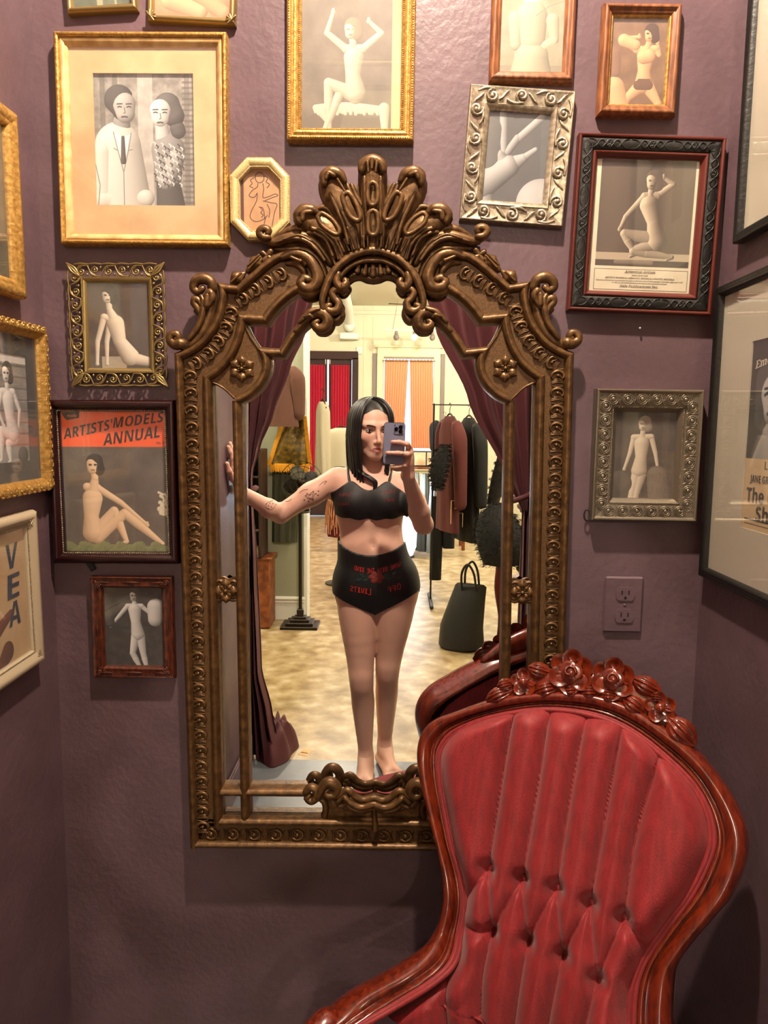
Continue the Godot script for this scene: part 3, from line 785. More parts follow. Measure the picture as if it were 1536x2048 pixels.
func chair() -> void:
	var wood := mat("mahogany", Color(0.30, 0.075, 0.03), 0.22)
	wood.albedo_color = Color.WHITE
	wood.albedo_texture = noise_tex(51, 0.018, 512, 5, ramp([[0.2, Color(0.28, 0.075, 0.03)], [0.5, Color(0.40, 0.12, 0.045)], [0.8, Color(0.48, 0.165, 0.065)]]))
	wood.uv1_triplanar = true
	wood.uv1_scale = Vector3(9, 1.5, 9)
	wood.clearcoat_enabled = true
	wood.clearcoat = 0.8
	wood.clearcoat_roughness = 0.15
	var velvet := mat("red_velvet", Color(0.50, 0.055, 0.085), 0.62)
	tinted(velvet, 61, 0.02, Color(0.46, 0.05, 0.075), Color(0.56, 0.08, 0.11), Vector3(9.0, 1.6, 9.0))
	velvet.rim_enabled = true
	velvet.rim = 0.35
	velvet.rim_tint = 0.75
	bumpy(velvet, 62, 0.10, 3.0, 0.5, Vector3(9.0, 1.6, 9.0), 1024)
	var r := thing("parlour_chair", "red tufted velvet parlour chair with carved mahogany roses, before the mirror", "chair", CHAIR_AT, Basis(Vector3.UP, CHAIR_TURN))
	# show-wood frame of the back: cross section between outer and inner outline
	var outer := back_curve(BACK_WOOD)
	var inner := back_curve(BACK_CLOTH)
	var prof := [[0.30, -0.034], [0.02, -0.034], [-0.02, -0.018], [-0.01, 0.0], [0.08, 0.013], [0.24, 0.021], [0.42, 0.022], [0.56, 0.017], [0.66, 0.008], [0.70, 0.004], [0.74, 0.010], [0.82, 0.014], [0.90, 0.011], [0.97, 0.003], [1.02, -0.012]]
	var rows := []
	for i in outer.size():
		var row := PackedVector3Array()
		for q in prof:
			var p: Vector3 = outer[i].lerp(inner[i], q[0])
			row.append(back_at(p + Vector3(0, 0, q[1])))
		rows.append(row)
	var m := MB.new()
	m.grid(rows)
	part("back_frame", m, wood, r)
	# back panel of cloth behind, and the padded front
	var front := MB.new()
	var cl := []
	for p in inner: cl.append(Vector2(p.x, p.y))
	var segs := []
	for s in SEAMS:
		var q := spline(mm(s), 3)
		for i in q.size() - 1: segs.append([q[i], q[i + 1], 1.0])
	for s in FOLDS:
		var q := mm(s)
		segs.append([q[0], q[1], 0.75])
	var btn := mm(BUTTONS)
	var vtop := -1.0
	for p in cl: vtop = maxf(vtop, p.y)
	var vbot := 0.03
	var nv := 240
	var nu := 200
	rows = []
	for iv in nv + 1:
		var f := iv / float(nv)
		var v := lerpf(vtop - 0.0003, vbot, 0.06 * f + 0.94 * f * f if f < 0.0 else pow(f, 1.25))
		var ul := 1e9
		var ur := -1e9
		for i in cl.size() - 1:
			var a: Vector2 = cl[i]
			var b: Vector2 = cl[i + 1]
			if (a.y - v) * (b.y - v) <= 0.0 and a.y != b.y:
				var u := lerpf(a.x, b.x, (v - a.y) / (b.y - a.y))
				ul = minf(ul, u)
				ur = maxf(ur, u)
		if ul > ur: continue
		var row := PackedVector3Array()
		var fwd_l := maxf(0.0, (0.2 - v)) * 0.55
		for k in nu + 1:
			var t := k / float(nu)
			var u := lerpf(ul, ur, t)
			var p := Vector2(u, v)
			var h := 1.0
			for s in segs:
				var a: Vector2 = s[0]
				var b: Vector2 = s[1]
				if p.y > maxf(a.y, b.y) + 0.032 or p.y < minf(a.y, b.y) - 0.032 or p.x > maxf(a.x, b.x) + 0.032 or p.x < minf(a.x, b.x) - 0.032:
					continue
				var d := seg_dist(p, a, b) / 0.030
				if d < 1.0:
					h = minf(h, 1.0 - s[2] * (1.0 - pow(maxf(0.0, 1.0 - (1.0 - d) * (1.0 - d)), 0.68)))
			var dip := 0.0
			for b in btn:
				var d2 := p.distance_squared_to(b)
				if d2 < 0.002: dip += exp(-d2 / 0.00016)
			var edge := minf(minf(u - ul, ur - u), (vtop - v) * 1.2)
			var soft := 1.0 - pow(1.0 - clampf(edge / 0.05, 0, 1), 2.2)
			var wide := (2.0 * t - 1.0)
			var wave := maxf(0.0, absf(wide) - 0.55) * fwd_l * 1.2
			var z := -0.004 + 0.022 * soft + 0.026 * h * soft - 0.024 * dip + wave + 0.012 * exp(-pow((v - 0.19) / 0.12, 2.0)) * soft
			row.append(back_at(Vector3(u, v, z)))
		rows.append(row)
	front.grid(rows, false, true)
	part("back_cushion", front, velvet, r)
	for b in btn:
		var bm := MB.new()
		bm.ball(back_at(Vector3(b.x, b.y, 0.006)), Vector3(0.007, 0.007, 0.005), 6, 12, Basis(Vector3.RIGHT, -CHAIR_TILT))
		part("button", bm, velvet, r)
	var welt := MB.new()
	var wp := PackedVector3Array()
	var wp2 := PackedVector3Array()
	for i in inner.size():
		var inward: Vector3 = (inner[i] - outer[i]).normalized()
		wp.append(back_at(inner[i] + inward * 0.001 + Vector3(0, 0, 0.008)))
		wp2.append(back_at(inner[i] + inward * 0.008 + Vector3(0, 0, 0.010)))
	welt.tube(wp, [0.0045], 7)
	welt.tube(wp2, [0.0042], 7)
	part("welt", welt, velvet, r)
	var rear := MB.new()
	rows = []
	for iv in 24:
		var v := lerpf(vtop - 0.002, vbot, iv / 23.0)
		var ul := 1e9
		var ur := -1e9
		for i in cl.size() - 1:
			var a: Vector2 = cl[i]
			var b: Vector2 = cl[i + 1]
			if (a.y - v) * (b.y - v) <= 0.0 and a.y != b.y:
				var u := lerpf(a.x, b.x, (v - a.y) / (b.y - a.y))
				ul = minf(ul, u)
				ur = maxf(ur, u)
		if ul > ur: continue
		var row := PackedVector3Array()
		for k in 13: row.append(back_at(Vector3(lerpf(ul - 0.004, ur + 0.004, k / 12.0), v, -0.026)))
		rows.append(row)
	rear.grid(rows)
	part("rear_cloth", rear, velvet, r)
	# carved crest of roses and leaves
	for q in CREST_LEAVES:
		var lm := MB.new()
		leaf_on_back(lm, Vector2(q[0], q[1]) * 0.001, Vector2(q[2], q[3]) * 0.001, q[4] * 0.00115, 0.016)
		part("carved_leaf", lm, wood, r)
	for q in CREST_FLOWERS:
		var fm := MB.new()
		var at := Vector2(q[0], q[1]) * 0.001
		var rr: float = q[2] * 0.001
		var np := 6 if q[3] == 1 else 5
		for k in np:
			var a := TAU * k / np + 0.5
			var d := Vector2(cos(a), sin(a))
			cup(fm, at + d * rr * 0.62, rr * 0.50, 0.016 + 0.002 * (k % 2), d * -0.35, 0.5)
		if q[3] == 1:
			for k in 3:
				var a := TAU * k / 3 + 0.2
				var d := Vector2(cos(a), sin(a))
				cup(fm, at + d * rr * 0.2, rr * 0.38, 0.028, d * 0.5, 0.1)
		fm.ball(back_at(Vector3(at.x, at.y, 0.026)), Vector3(rr * 0.36, rr * 0.34, rr * 0.3), 8, 14, Basis(Vector3.RIGHT, -CHAIR_TILT))
		if q[3] == 1:
			var curl := PackedVector3Array()
			for k in 14:
				var a := k * 0.45
				curl.append(back_at(Vector3(at.x + cos(a) * rr * (0.30 - 0.014 * k), at.y + sin(a) * rr * (0.30 - 0.014 * k), 0.026 + rr * 0.24 + 0.0004 * k)))
			fm.tube(curl, [rr * 0.05, rr * 0.08, rr * 0.04], 6)
		part("carved_rose", fm, wood, r)
	var bed := MB.new()
	var bp := []
	for q in [[-150, 600], [-104, 626], [-60, 640], [0, 648], [60, 642], [110, 620], [150, 590]]: bp.append(back_at(Vector3(q[0], q[1], 0) * 0.001))
	bed.tube(pv3(spline(bp, 4)), [0.010, 0.020, 0.024, 0.026, 0.024, 0.020, 0.010], 10, true, 0.8, Vector3.BACK)
	part("crest_rail", bed, wood, r)
	# seat
	var seat := MB.new()
	rows = []
	var outline := func(s: float) -> Vector2:  # horseshoe seat, s 0..1 from back left round the front to back right
		var a := PI * (1.0 - s)
		var x := 0.335 * signf(cos(a)) * pow(absf(cos(a)), 0.62)
		var z := 0.05 + 0.40 * pow(sin(a), 0.75)
		return Vector2(x, z)
	for i in 9:
		var q := i / 8.0
		var row := PackedVector3Array()
		for k in 61:
			var o: Vector2 = outline.call(k / 60.0)
			var c := Vector2(0, 0.16)
			var p := c.lerp(o, pow(q, 0.6))
			row.append(Vector3(p.x, 0.375 + 0.105 * pow(1.0 - pow(q, 7.0), 0.55), p.y))
		rows.append(row)
	seat.grid(rows, false, true)
	part("seat_cushion", seat, velvet, r)
	var apron := MB.new()
	rows = []
	for pr in [[-0.02, 0.30], [0.004, 0.29], [0.012, 0.31], [0.004, 0.335], [0.012, 0.355], [0.012, 0.372], [-0.01, 0.38]]:
		var row := PackedVector3Array()
		for k in 61:
			var o: Vector2 = outline.call(k / 60.0)
			var n := (o - Vector2(0, 0.16)).normalized()
			row.append(Vector3(o.x + n.x * pr[0], pr[1], o.y + n.y * pr[0]))
		rows.append(row)
	apron.grid(rows, false, true)
	apron.box(Vector3(0, 0.335, 0.03), Vector3(0.66, 0.09, 0.03), 0.006)
	part("seat_rail", apron, wood, r)
	for s in [-1.0, 1.0]:
		var leg := MB.new()
		leg.tube(pv3(spline([Vector3(0.25 * s, 0.36, 0.34), Vector3(0.285 * s, 0.29, 0.38), Vector3(0.27 * s, 0.16, 0.37), Vector3(0.26 * s, 0.06, 0.375), Vector3(0.28 * s, 0.022, 0.40)], 5)), [0.034, 0.036, 0.022, 0.015, 0.020], 10)
		part("leg", leg, wood, r)
		leg = MB.new()
		leg.tube(pv3(spline([Vector3(0.25 * s, 0.40, 0.03), Vector3(0.24 * s, 0.25, 0.02), Vector3(0.235 * s, 0.10, -0.04), Vector3(0.235 * s, 0.018, -0.10)], 5)), [0.026, 0.024, 0.019, 0.018], 10)
		part("leg", leg, wood, r)
		# arm scroll flowing from the back down onto the seat rail
		var lead: Vector3 = back_at(back_curve(BACK_WOOD)[0 if s < 0 else outer.size() - 1])
		var lead2: Vector3 = back_at(back_curve(BACK_CLOTH)[0 if s < 0 else outer.size() - 1])
		var mid := lead.lerp(lead2, 0.35)
		var arm := MB.new()
		arm.tube(pv3(spline([mid, Vector3(0.345 * s, mid.y - 0.03, mid.z + 0.06), Vector3(0.345 * s, 0.41, 0.26), Vector3(0.33 * s, 0.355, 0.30)], 5)), [0.026, 0.024, 0.022, 0.018], 10)
		part("arm", arm, wood, r)

# ------------------------------------------------------------------ prints (flat pictures) and their frames
class Art:
	var w: int
	var h: int
	var k: float          # pixels in one hundredth of the width
	var buf := PackedByteArray()
	var zb := PackedFloat32Array()
	var sun := Vector3(-0.5, -0.55, 0.67)
	func _init(ww: int, hh: int) -> void:
		w = ww; h = hh; k = ww / 100.0
		buf.resize(w * h * 3)
		zb.resize(w * h)
		zb.fill(-1e9)
	func put(i: int, c: Color, a: float) -> void:
		var j := i * 3
		buf[j] = int(lerpf(buf[j], c.r * 255.0, a))
		buf[j + 1] = int(lerpf(buf[j + 1], c.g * 255.0, a))
		buf[j + 2] = int(lerpf(buf[j + 2], c.b * 255.0, a))
	func ground(a: Color, b: Color, seed_n: int, freq := 0.012, grain := 0.02) -> void:  # cloudy backdrop
		var f := FastNoiseLite.new()
		f.seed = seed_n
		f.frequency = freq
		var rng := RandomNumberGenerator.new()
		rng.seed = seed_n
		for y in h:
			for x in w:
				var t := clampf(f.get_noise_2d(x, y) * 0.8 + 0.5, 0, 1)
				var c := a.lerp(b, t)
				var g := rng.randf_range(-grain, grain)
				var j := (y * w + x) * 3
				buf[j] = int(clampf(c.r + g, 0, 1) * 255)
				buf[j + 1] = int(clampf(c.g + g, 0, 1) * 255)
				buf[j + 2] = int(clampf(c.b + g, 0, 1) * 255)
	func rect(x0: float, y0: float, x1: float, y1: float, c: Color, a := 1.0) -> void:
		for y in range(maxi(0, int(y0 * k)), mini(h, int(y1 * k))):
			for x in range(maxi(0, int(x0 * k)), mini(w, int(x1 * k))):
				put(y * w + x, c, a)
	func poly(pts: Array, c: Color) -> void:
		var pp := PackedVector2Array()
		var lo := Vector2(1e9, 1e9)
		var hi := -lo
		for p in pts:
			var q := Vector2(p[0], p[1]) * k
			pp.append(q)
			lo = lo.min(q); hi = hi.max(q)
		for y in range(maxi(0, int(lo.y)), mini(h, int(hi.y) + 1)):
			for x in range(maxi(0, int(lo.x)), mini(w, int(hi.x) + 1)):
				if Geometry2D.is_point_in_polygon(Vector2(x + 0.5, y + 0.5), pp):
					put(y * w + x, c, 1.0)
	func line(pts: Array, r: float, c: Color) -> void:
		for i in pts.size() - 1:
			var a := Vector2(pts[i][0], pts[i][1]) * k
			var b := Vector2(pts[i + 1][0], pts[i + 1][1]) * k
			var n := maxi(1, int(a.distance_to(b) * 1.5))
			for s in n + 1:
				var p := a.lerp(b, float(s) / n)
				var rr := r * k
				for y in range(maxi(0, int(p.y - rr - 1)), mini(h, int(p.y + rr + 2))):
					for x in range(maxi(0, int(p.x - rr - 1)), mini(w, int(p.x + rr + 2))):
						var d := Vector2(x + 0.5, y + 0.5).distance_to(p)
						if d < rr + 0.5:
							put(y * w + x, c, clampf(rr + 0.5 - d, 0, 1))
	func cap(ax: float, ay: float, ar: float, bx: float, by: float, br: float, dark: Color, light: Color, z := 0.0) -> void:
		var a := Vector2(ax, ay) * k
		var b := Vector2(bx, by) * k
		var r0 := ar * k
		var r1 := br * k
		var rm := maxf(r0, r1)
		var ab := b - a
		var l2 := maxf(1e-6, ab.length_squared())
		for y in range(maxi(0, int(minf(a.y, b.y) - rm)), mini(h, int(maxf(a.y, b.y) + rm) + 2)):
			for x in range(maxi(0, int(minf(a.x, b.x) - rm)), mini(w, int(maxf(a.x, b.x) + rm) + 2)):
				var p := Vector2(x + 0.5, y + 0.5)
				var t := clampf((p - a).dot(ab) / l2, 0, 1)
				var r := lerpf(r0, r1, t)
				var q := p - (a + ab * t)
				var d := q.length()
				if d < r + 0.5:
					var zz := sqrt(maxf(0.0, r * r - d * d))
					var i := y * w + x
					var depth := zz + z * k
					if depth >= zb[i] - 1.0:
						var s := clampf((q.x * sun.x + q.y * sun.y + zz * sun.z) / maxf(r, 0.01) * 0.75 + 0.28, 0, 1)
						put(i, dark.lerp(light, s), clampf(r + 0.5 - d, 0, 1))
						zb[i] = maxf(zb[i], depth)
	func figure(j: Dictionary, s: float, dark: Color, light: Color, hair: Color) -> void:  # a plain posed figure study
		s *= 1.14
		var d := func(a, ra, b, rb, z): cap(j[a][0], j[a][1], ra * s, j[b][0], j[b][1], rb * s, dark, light, z)
		for side in ["l", "r"]:
			if j.has("k" + side):
				d.call("h" + side if j.has("h" + side) else "hip", 0.72, "k" + side, 0.46, 0.1)
				var kx: float = j["k" + side][0]
				var ky: float = j["k" + side][1]
				var fx: float = j["f" + side][0]
				var fy: float = j["f" + side][1]
				cap(kx, ky, 0.45 * s, lerpf(kx, fx, 0.35), lerpf(ky, fy, 0.35), 0.46 * s, dark, light, 0.1)
				cap(lerpf(kx, fx, 0.35), lerpf(ky, fy, 0.35), 0.46 * s, fx, fy, 0.22 * s, dark, light, 0.1)
				cap(fx, fy, 0.22 * s, fx - 0.5 * s, fy + 0.25 * s, 0.16 * s, dark, light, 0.1)
			if j.has("e" + side):
				d.call("s" + side, 0.36, "e" + side, 0.28, 0.2)
				d.call("e" + side, 0.27, "a" + side, 0.18, 0.2)
				cap(j["a" + side][0], j["a" + side][1], 0.24 * s, j["a" + side][0], j["a" + side][1] - 0.2 * s, 0.16 * s, dark, light, 0.2)
		d.call("chest", 0.98, "waist", 0.72, 0.0)
		d.call("waist", 0.72, "hip", 1.02, 0.0)
		if j.has("sl") and j.has("sr"):
			d.call("sl", 0.40, "sr", 0.40, 0.0)
		d.call("neck", 0.34, "chest", 0.80, 0.0)
		var hx: float = j.head[0]
		var hy: float = j.head[1]
		cap(hx + 0.15 * s, hy - 0.2 * s, 0.86 * s, hx + 0.5 * s, hy + 0.45 * s, 0.6 * s, hair * 0.7, hair, 1.0)
		d.call("head", 0.36, "neck", 0.34, 0.6)
		cap(hx - 0.06 * s, hy - 0.05 * s, 0.62 * s, hx - 0.12 * s, hy + 0.42 * s, 0.48 * s, dark, light, 4.0)
		cap(hx - 0.35 * s, hy + 0.02 * s, 0.10 * s, hx - 0.2 * s, hy + 0.02 * s, 0.07 * s, hair, hair, 60.0)
		cap(hx + 0.15 * s, hy + 0.02 * s, 0.10 * s, hx + 0.3 * s, hy + 0.02 * s, 0.07 * s, hair, hair, 60.0)
		cap(hx - 0.18 * s, hy + 0.52 * s, 0.08 * s, hx + 0.06 * s, hy + 0.52 * s, 0.08 * s, dark, dark, 60.0)
	func portrait(x: float, y: float, s: float, dark: Color, light: Color, hair: Color) -> void:  # head and shoulders of no one in particular
		cap(x, y + 1.5 * s, 0.55 * s, x, y + 2.6 * s, 1.3 * s, dark * 0.8, light * 0.8, 0.0)
		cap(x - 0.3 * s, y - 0.35 * s, 1.15 * s, x - 0.75 * s, y + 0.8 * s, 0.6 * s, hair * 0.6, hair, 2.0)
		cap(x + 0.3 * s, y - 0.35 * s, 1.15 * s, x + 0.75 * s, y + 0.8 * s, 0.6 * s, hair * 0.6, hair, 2.0)
		cap(x, y, 0.86 * s, x, y + 0.6 * s, 0.58 * s, dark, light, 1.2 * s)
		for e in [-1.0, 1.0]:
			line([[x + e * 0.36 * s - 0.2 * s, y - 0.02 * s], [x + e * 0.36 * s, y - 0.10 * s], [x + e * 0.36 * s + 0.2 * s, y - 0.02 * s]], 0.06 * s, hair * 0.5)
			line([[x + e * 0.36 * s - 0.24 * s, y - 0.28 * s], [x + e * 0.36 * s + 0.24 * s, y - 0.30 * s]], 0.05 * s, hair * 0.6)
		line([[x + 0.02 * s, y], [x + 0.10 * s, y + 0.42 * s], [x - 0.06 * s, y + 0.46 * s]], 0.04 * s, dark)
		line([[x - 0.24 * s, y + 0.74 * s], [x, y + 0.70 * s], [x + 0.24 * s, y + 0.74 * s]], 0.07 * s, hair * 0.7)
	func texture() -> ImageTexture:
		return ImageTexture.create_from_image(Image.create_from_data(w, h, false, Image.FORMAT_RGB8, buf))

func grey(v: float, warm := 0.0) -> Color:
	return Color(clampf(v + warm, 0, 1), clampf(v + warm * 0.45, 0, 1), clampf(v - warm * 0.6, 0, 1))

func print_mat(called: String, a: Art) -> StandardMaterial3D:
	var m := mat(called, Color.WHITE, 0.55)
	m.albedo_texture = a.texture()
	m.texture_repeat = false
	return m

func sheet(w: float, h: float, z: float, at := Vector2.ZERO, thick := 0.0008) -> MB:  # a flat paper of real thickness whose face carries the print
	var m := MB.new()
	var x := w / 2
	var y := h / 2
	m.quad(Vector3(at.x - x, at.y - y, z), Vector3(at.x + x, at.y - y, z), Vector3(at.x + x, at.y + y, z), Vector3(at.x - x, at.y + y, z))
	m.t[m.t.size() - 1] = Vector2(0, 0)
	var b := m.v.size()
	m.quad(Vector3(at.x + x, at.y - y, z - thick), Vector3(at.x - x, at.y - y, z - thick), Vector3(at.x - x, at.y + y, z - thick), Vector3(at.x + x, at.y + y, z - thick))
	for i in range(b, m.v.size()): m.t[i] = Vector2(0.01, 0.01)
	return m

var fonts := {}
func lettering(text: String, font: String, weight: int, height: float, at: Vector3, ink: Material, parent: Node3D, basis := Basis(), shear := 0.0, width := 0.0, depth := 0.0003) -> MeshInstance3D:
	var key := font + str(weight)
	if not fonts.has(key):
		var f := SystemFont.new()
		f.font_names = PackedStringArray([font])
		f.font_weight = weight
		fonts[key] = f
	var t := TextMesh.new()
	t.font = fonts[key]
	t.text = text
	t.font_size = 48
	t.pixel_size = 0.01
	t.depth = 0.02
	t.curve_step = 2.0
	var bb := t.get_aabb()
	var s := height / 0.35  # cap height of 48 px letters is about 0.35
	var sx := s if width <= 0.0 else width / maxf(0.001, bb.size.x)
	var o := MeshInstance3D.new()
	o.name = "lettering"
	o.mesh = t
	o.material_override = ink
	parent.add_child(o, true)
	o.transform = Transform3D(basis * Basis(Vector3(sx, 0, 0), Vector3(shear * s, s, 0), Vector3(0, 0, depth / 0.02)), at)
	return o

func hung(key: String, called: String, label: String) -> Node3D:
	var d: Array = HUNG[key]
	return thing(called, label, "picture", Vector3(d[0] * 0.001, d[1] * 0.001, -0.012), Basis(Vector3.BACK, d[4]), "framed pictures round the mirror")

func spiral(m: MB, at: Vector2, r: float, turn: float, hand: float, rad: float, z: float, turns := 1.5) -> void:  # C-scroll ending in a volute
	var pts := []
	var n := int(turns * 9)
	for i in n + 1:
		var t := i / float(n)
		var a := turn + hand * TAU * turns * t
		var rr := r * (1.0 - 0.82 * t)
		pts.append(at + Vector2(cos(a), sin(a)) * rr)
	relief(m, pts, [rad * 0.5, rad, rad * 0.95, rad * 0.9], z, 1.1, 6, 1)
	var e: Vector2 = pts[pts.size() - 1]
	m.ball(Vector3(e.x, e.y, z + rad * 0.2), Vector3.ONE * rad * 1.35, 5, 8)

func along_frame(w: float, h: float, inset: float, pitch: float, f: Callable) -> void:  # calls f(point, direction along, direction inward, index) round a rectangle
	var x := w / 2 - inset
	var y := h / 2 - inset
	var c := [Vector2(-x, y), Vector2(x, y), Vector2(x, -y), Vector2(-x, -y)]
	for s in 4:
		var a: Vector2 = c[s]
		var b: Vector2 = c[(s + 1) % 4]
		var n := maxi(1, roundi(a.distance_to(b) / pitch))
		var t := (b - a).normalized()
		for k in n:
			f.call(a.lerp(b, (k + 0.5) / n), t, Vector2(t.y, -t.x), k, a.distance_to(b) / n)

func beads(m: MB, w: float, h: float, inset: float, pitch: float, r: float, z: float) -> void:
	along_frame(w, h, inset, pitch, func(p, _t, _i, _k, _l): m.ball(Vector3(p.x, p.y, z), Vector3(r, r, r), 3, 5))

func glaze(r: Node3D, w: float, h: float, z: float) -> void:
	var m := MB.new()
	m.box(Vector3(0, 0, z), Vector3(w, h, 0.0015))
	part("glass", m, M.picture_glass, r)

func backing(r: Node3D, w: float, h: float) -> void:
	var m := MB.new()
	m.box(Vector3(0, 0, 0.0025), Vector3(w, h, 0.004))
	part("backing_board", m, M.raw_board, r)

func pictures() -> void:
	var g := mat("picture_glass", Color(1, 1, 1, 0.02), 0.02)
	g.transparency = BaseMaterial3D.TRANSPARENCY_ALPHA
	mat("ink_black", Color(0.05, 0.045, 0.04), 0.6)
	mat("ink_brown", Color(0.16, 0.11, 0.08), 0.6)
	var gold := mat("bright_gold", Color(0.72, 0.52, 0.22), 0.38, 0.55)
	tinted(gold, 71, 0.03, Color(0.58, 0.43, 0.20), Color(0.78, 0.62, 0.34), Vector3(6, 6, 6))
	bumpy(gold, 72, 0.06, 4.0, 0.4, Vector3(6, 6, 6))
	var cream_gold := mat("cream_gold", Color(0.78, 0.64, 0.42), 0.5, 0.2)
	tinted(cream_gold, 73, 0.02, Color(0.70, 0.55, 0.34), Color(0.84, 0.71, 0.50), Vector3(3, 3, 3))
	var oak := mat("oak", Color(0.48, 0.26, 0.12), 0.4)
	tinted(oak, 75, 0.02, Color(0.35, 0.19, 0.095), Color(0.54, 0.335, 0.19), Vector3(9, 2.4, 9))
	var silver := mat("antique_silver", Color(0.66, 0.62, 0.54), 0.34, 0.75)
	tinted(silver, 77, 0.03, Color(0.55, 0.50, 0.42), Color(0.74, 0.70, 0.62), Vector3(6, 6, 6))
	var pewter := mat("pewter", Color(0.50, 0.46, 0.40), 0.38, 0.75)
	var brass := mat("dull_brass", Color(0.55, 0.47, 0.30), 0.36, 0.75)
	var dark_wood := mat("black_wood", Color(0.075, 0.07, 0.062), 0.42)
	bumpy(dark_wood, 79, 0.03, 4.0, 0.35, Vector3(6, 6, 6))
	var red_wood := mat("red_wood", Color(0.32, 0.11, 0.07), 0.38)
	var mahog := mat("dark_mahogany", Color(0.13, 0.03, 0.035), 0.25)
	var matboard := mat("mat_board", Color(0.76, 0.63, 0.46), 0.85)
	tinted(matboard, 81, 0.004, Color(0.73, 0.59, 0.42), Color(0.79, 0.67, 0.50), Vector3(3, 3, 3))
	var white_mat := mat("white_mat", Color(0.74, 0.71, 0.63), 0.85)
	var d: Array
	var r: Node3D
	var m: MB
	var a: Art
	var w: float
	var h: float

	# couple in a cream mat
	d = HUNG.couple; w = d[2] * 0.001; h = d[3] * 0.001
	r = hung("couple", "wall_picture", "large cream and gold frame with a wide mat and a black and white couple")
	m = MB.new()
	rect_frame(m, w, h, [Vector2(0.0, 0.0), Vector2(0.0, 0.020), Vector2(0.003, 0.024), Vector2(0.007, 0.022), Vector2(0.008, 0.017)])
	part("outer_moulding", m, gold, r)
	m = MB.new()
	rect_frame(m, w, h, [Vector2(0.008, 0.017), Vector2(0.010, 0.019), Vector2(0.015, 0.017), Vector2(0.016, 0.014), Vector2(0.019, 0.013), Vector2(0.021, 0.006)])
	part("inner_moulding", m, cream_gold, r)
	backing(r, w - 0.01, h - 0.01)
	m = MB.new()
	var ow := 0.172
	var oh := 0.216
	rect_frame(m, w - 0.03, h - 0.03, [Vector2(0, 0.009), Vector2((w - 0.03 - ow) / 2, 0.009), Vector2((w - 0.03 - ow) / 2 + 0.0015, 0.0075)])
	m = MB.new()
	for q in [[-(w / 2 - 0.018), -ow / 2, -(h / 2 - 0.018), h / 2 - 0.018], [ow / 2, w / 2 - 0.018, -(h / 2 - 0.018), h / 2 - 0.018], [-ow / 2, ow / 2, oh / 2 + 0.004, h / 2 - 0.018], [-ow / 2, ow / 2, -(h / 2 - 0.018), -oh / 2 + 0.004]]:
		m.box(Vector3((q[0] + q[1]) / 2, (q[2] + q[3]) / 2, 0.0085), Vector3(q[1] - q[0], q[3] - q[2], 0.002))
	part("mat_board", m, matboard, r)
	a = Art.new(340, 428)
	a.ground(grey(0.62, 0.02), grey(0.42, 0.02), 4, 0.02)
	for x in [8, 20, 88, 95]: a.rect(x, 0, x + 5, 128, grey(0.36, 0.02), 0.6)
	for y in range(4, 126, 5): a.rect(86, y, 100, y + 2, grey(0.28, 0.02), 0.5)
	a.rect(44, 0, 58, 128, grey(0.80, 0.02), 0.5)
	var sd := grey(0.46, 0.02)
	var sl := grey(0.86, 0.02)
	a.cap(24, 68, 22, 28, 122, 27, sd, sl)
	a.cap(9, 74, 10, 10, 118, 10, sd, sl, 12)
	a.cap(10, 118, 10, 50, 116, 8, sd, sl, 14)
	a.cap(28, 46, 8, 28, 56, 9, grey(0.3), grey(0.62), 4)
	a.cap(26, 26, 14, 30, 34, 11, grey(0.12), grey(0.34), 10)
	a.cap(31, 30, 11, 32, 38, 9, grey(0.34, 0.01), grey(0.74, 0.01), 18)
	a.cap(72, 72, 16, 72, 98, 12, grey(0.28), grey(0.60), 4)
	a.cap(80, 78, 8, 70, 100, 8, grey(0.30), grey(0.68), 16)
	a.cap(72, 106, 12, 74, 126, 14, grey(0.14), grey(0.34), 4)
	for i in 60:
		var px := 58 + fmod(i * 7.31, 28.0)
		var py := 64 + fmod(i * 11.7, 40.0)
		a.line([[px, py], [px + 2, py + 1.5], [px + 1.4, py + 3]], 0.5, grey(0.2 if i % 2 else 0.8))
	a.cap(66, 50, 6, 67, 60, 7, grey(0.4), grey(0.82), 6)
	a.cap(72, 32, 13, 78, 40, 10, grey(0.10), grey(0.40), 10)
	a.cap(81, 51, 7, 82, 54, 7, grey(0.10), grey(0.36), 10)
	a.cap(65, 35, 10, 65, 42, 8, grey(0.46, 0.01), grey(0.88, 0.01), 20)
	for q in [[31, 33, -1.0], [65, 38, 1.0]]:
		for e in [-1.0, 1.0]:
			a.line([[q[0] + e * 4.4 - 1.8, q[1] - 0.6], [q[0] + e * 4.4, q[1] - 1.2], [q[0] + e * 4.4 + 1.8, q[1] - 0.6]], 0.5, grey(0.22))
			a.line([[q[0] + e * 4.4 - 2.4, q[1] - 3.4], [q[0] + e * 4.4 + 2.4, q[1] - 3.6]], 0.5, grey(0.25))
		a.line([[q[0], q[1]], [q[0] + 0.8, q[1] + 4.6], [q[0] - 0.8, q[1] + 5.0]], 0.4, grey(0.42))
		a.line([[q[0] - 2.6, q[1] + 8.4], [q[0], q[1] + 8.0], [q[0] + 2.6, q[1] + 8.4]], 0.7, grey(0.28))
	a.poly([[20, 56], [28, 84], [30, 60]], grey(0.90, 0.02))
	a.poly([[36, 57], [30, 84], [29, 60]], grey(0.90, 0.02))
	for q in [[[20, 55], [24, 72], [29, 92]], [[37, 56], [34, 72], [29, 92]], [[24, 72], [20, 70]], [[34, 72], [38, 71]], [[29, 92], [29, 124]], [[2, 84], [6, 104], [4, 122]]]:
		a.line(q, 0.4, grey(0.48, 0.02))
	a.cap(29, 60, 1.6, 29, 82, 2.6, grey(0.16), grey(0.34), 40)
	a.rect(0, 125.5, 100, 128, grey(0.86, 0.03))
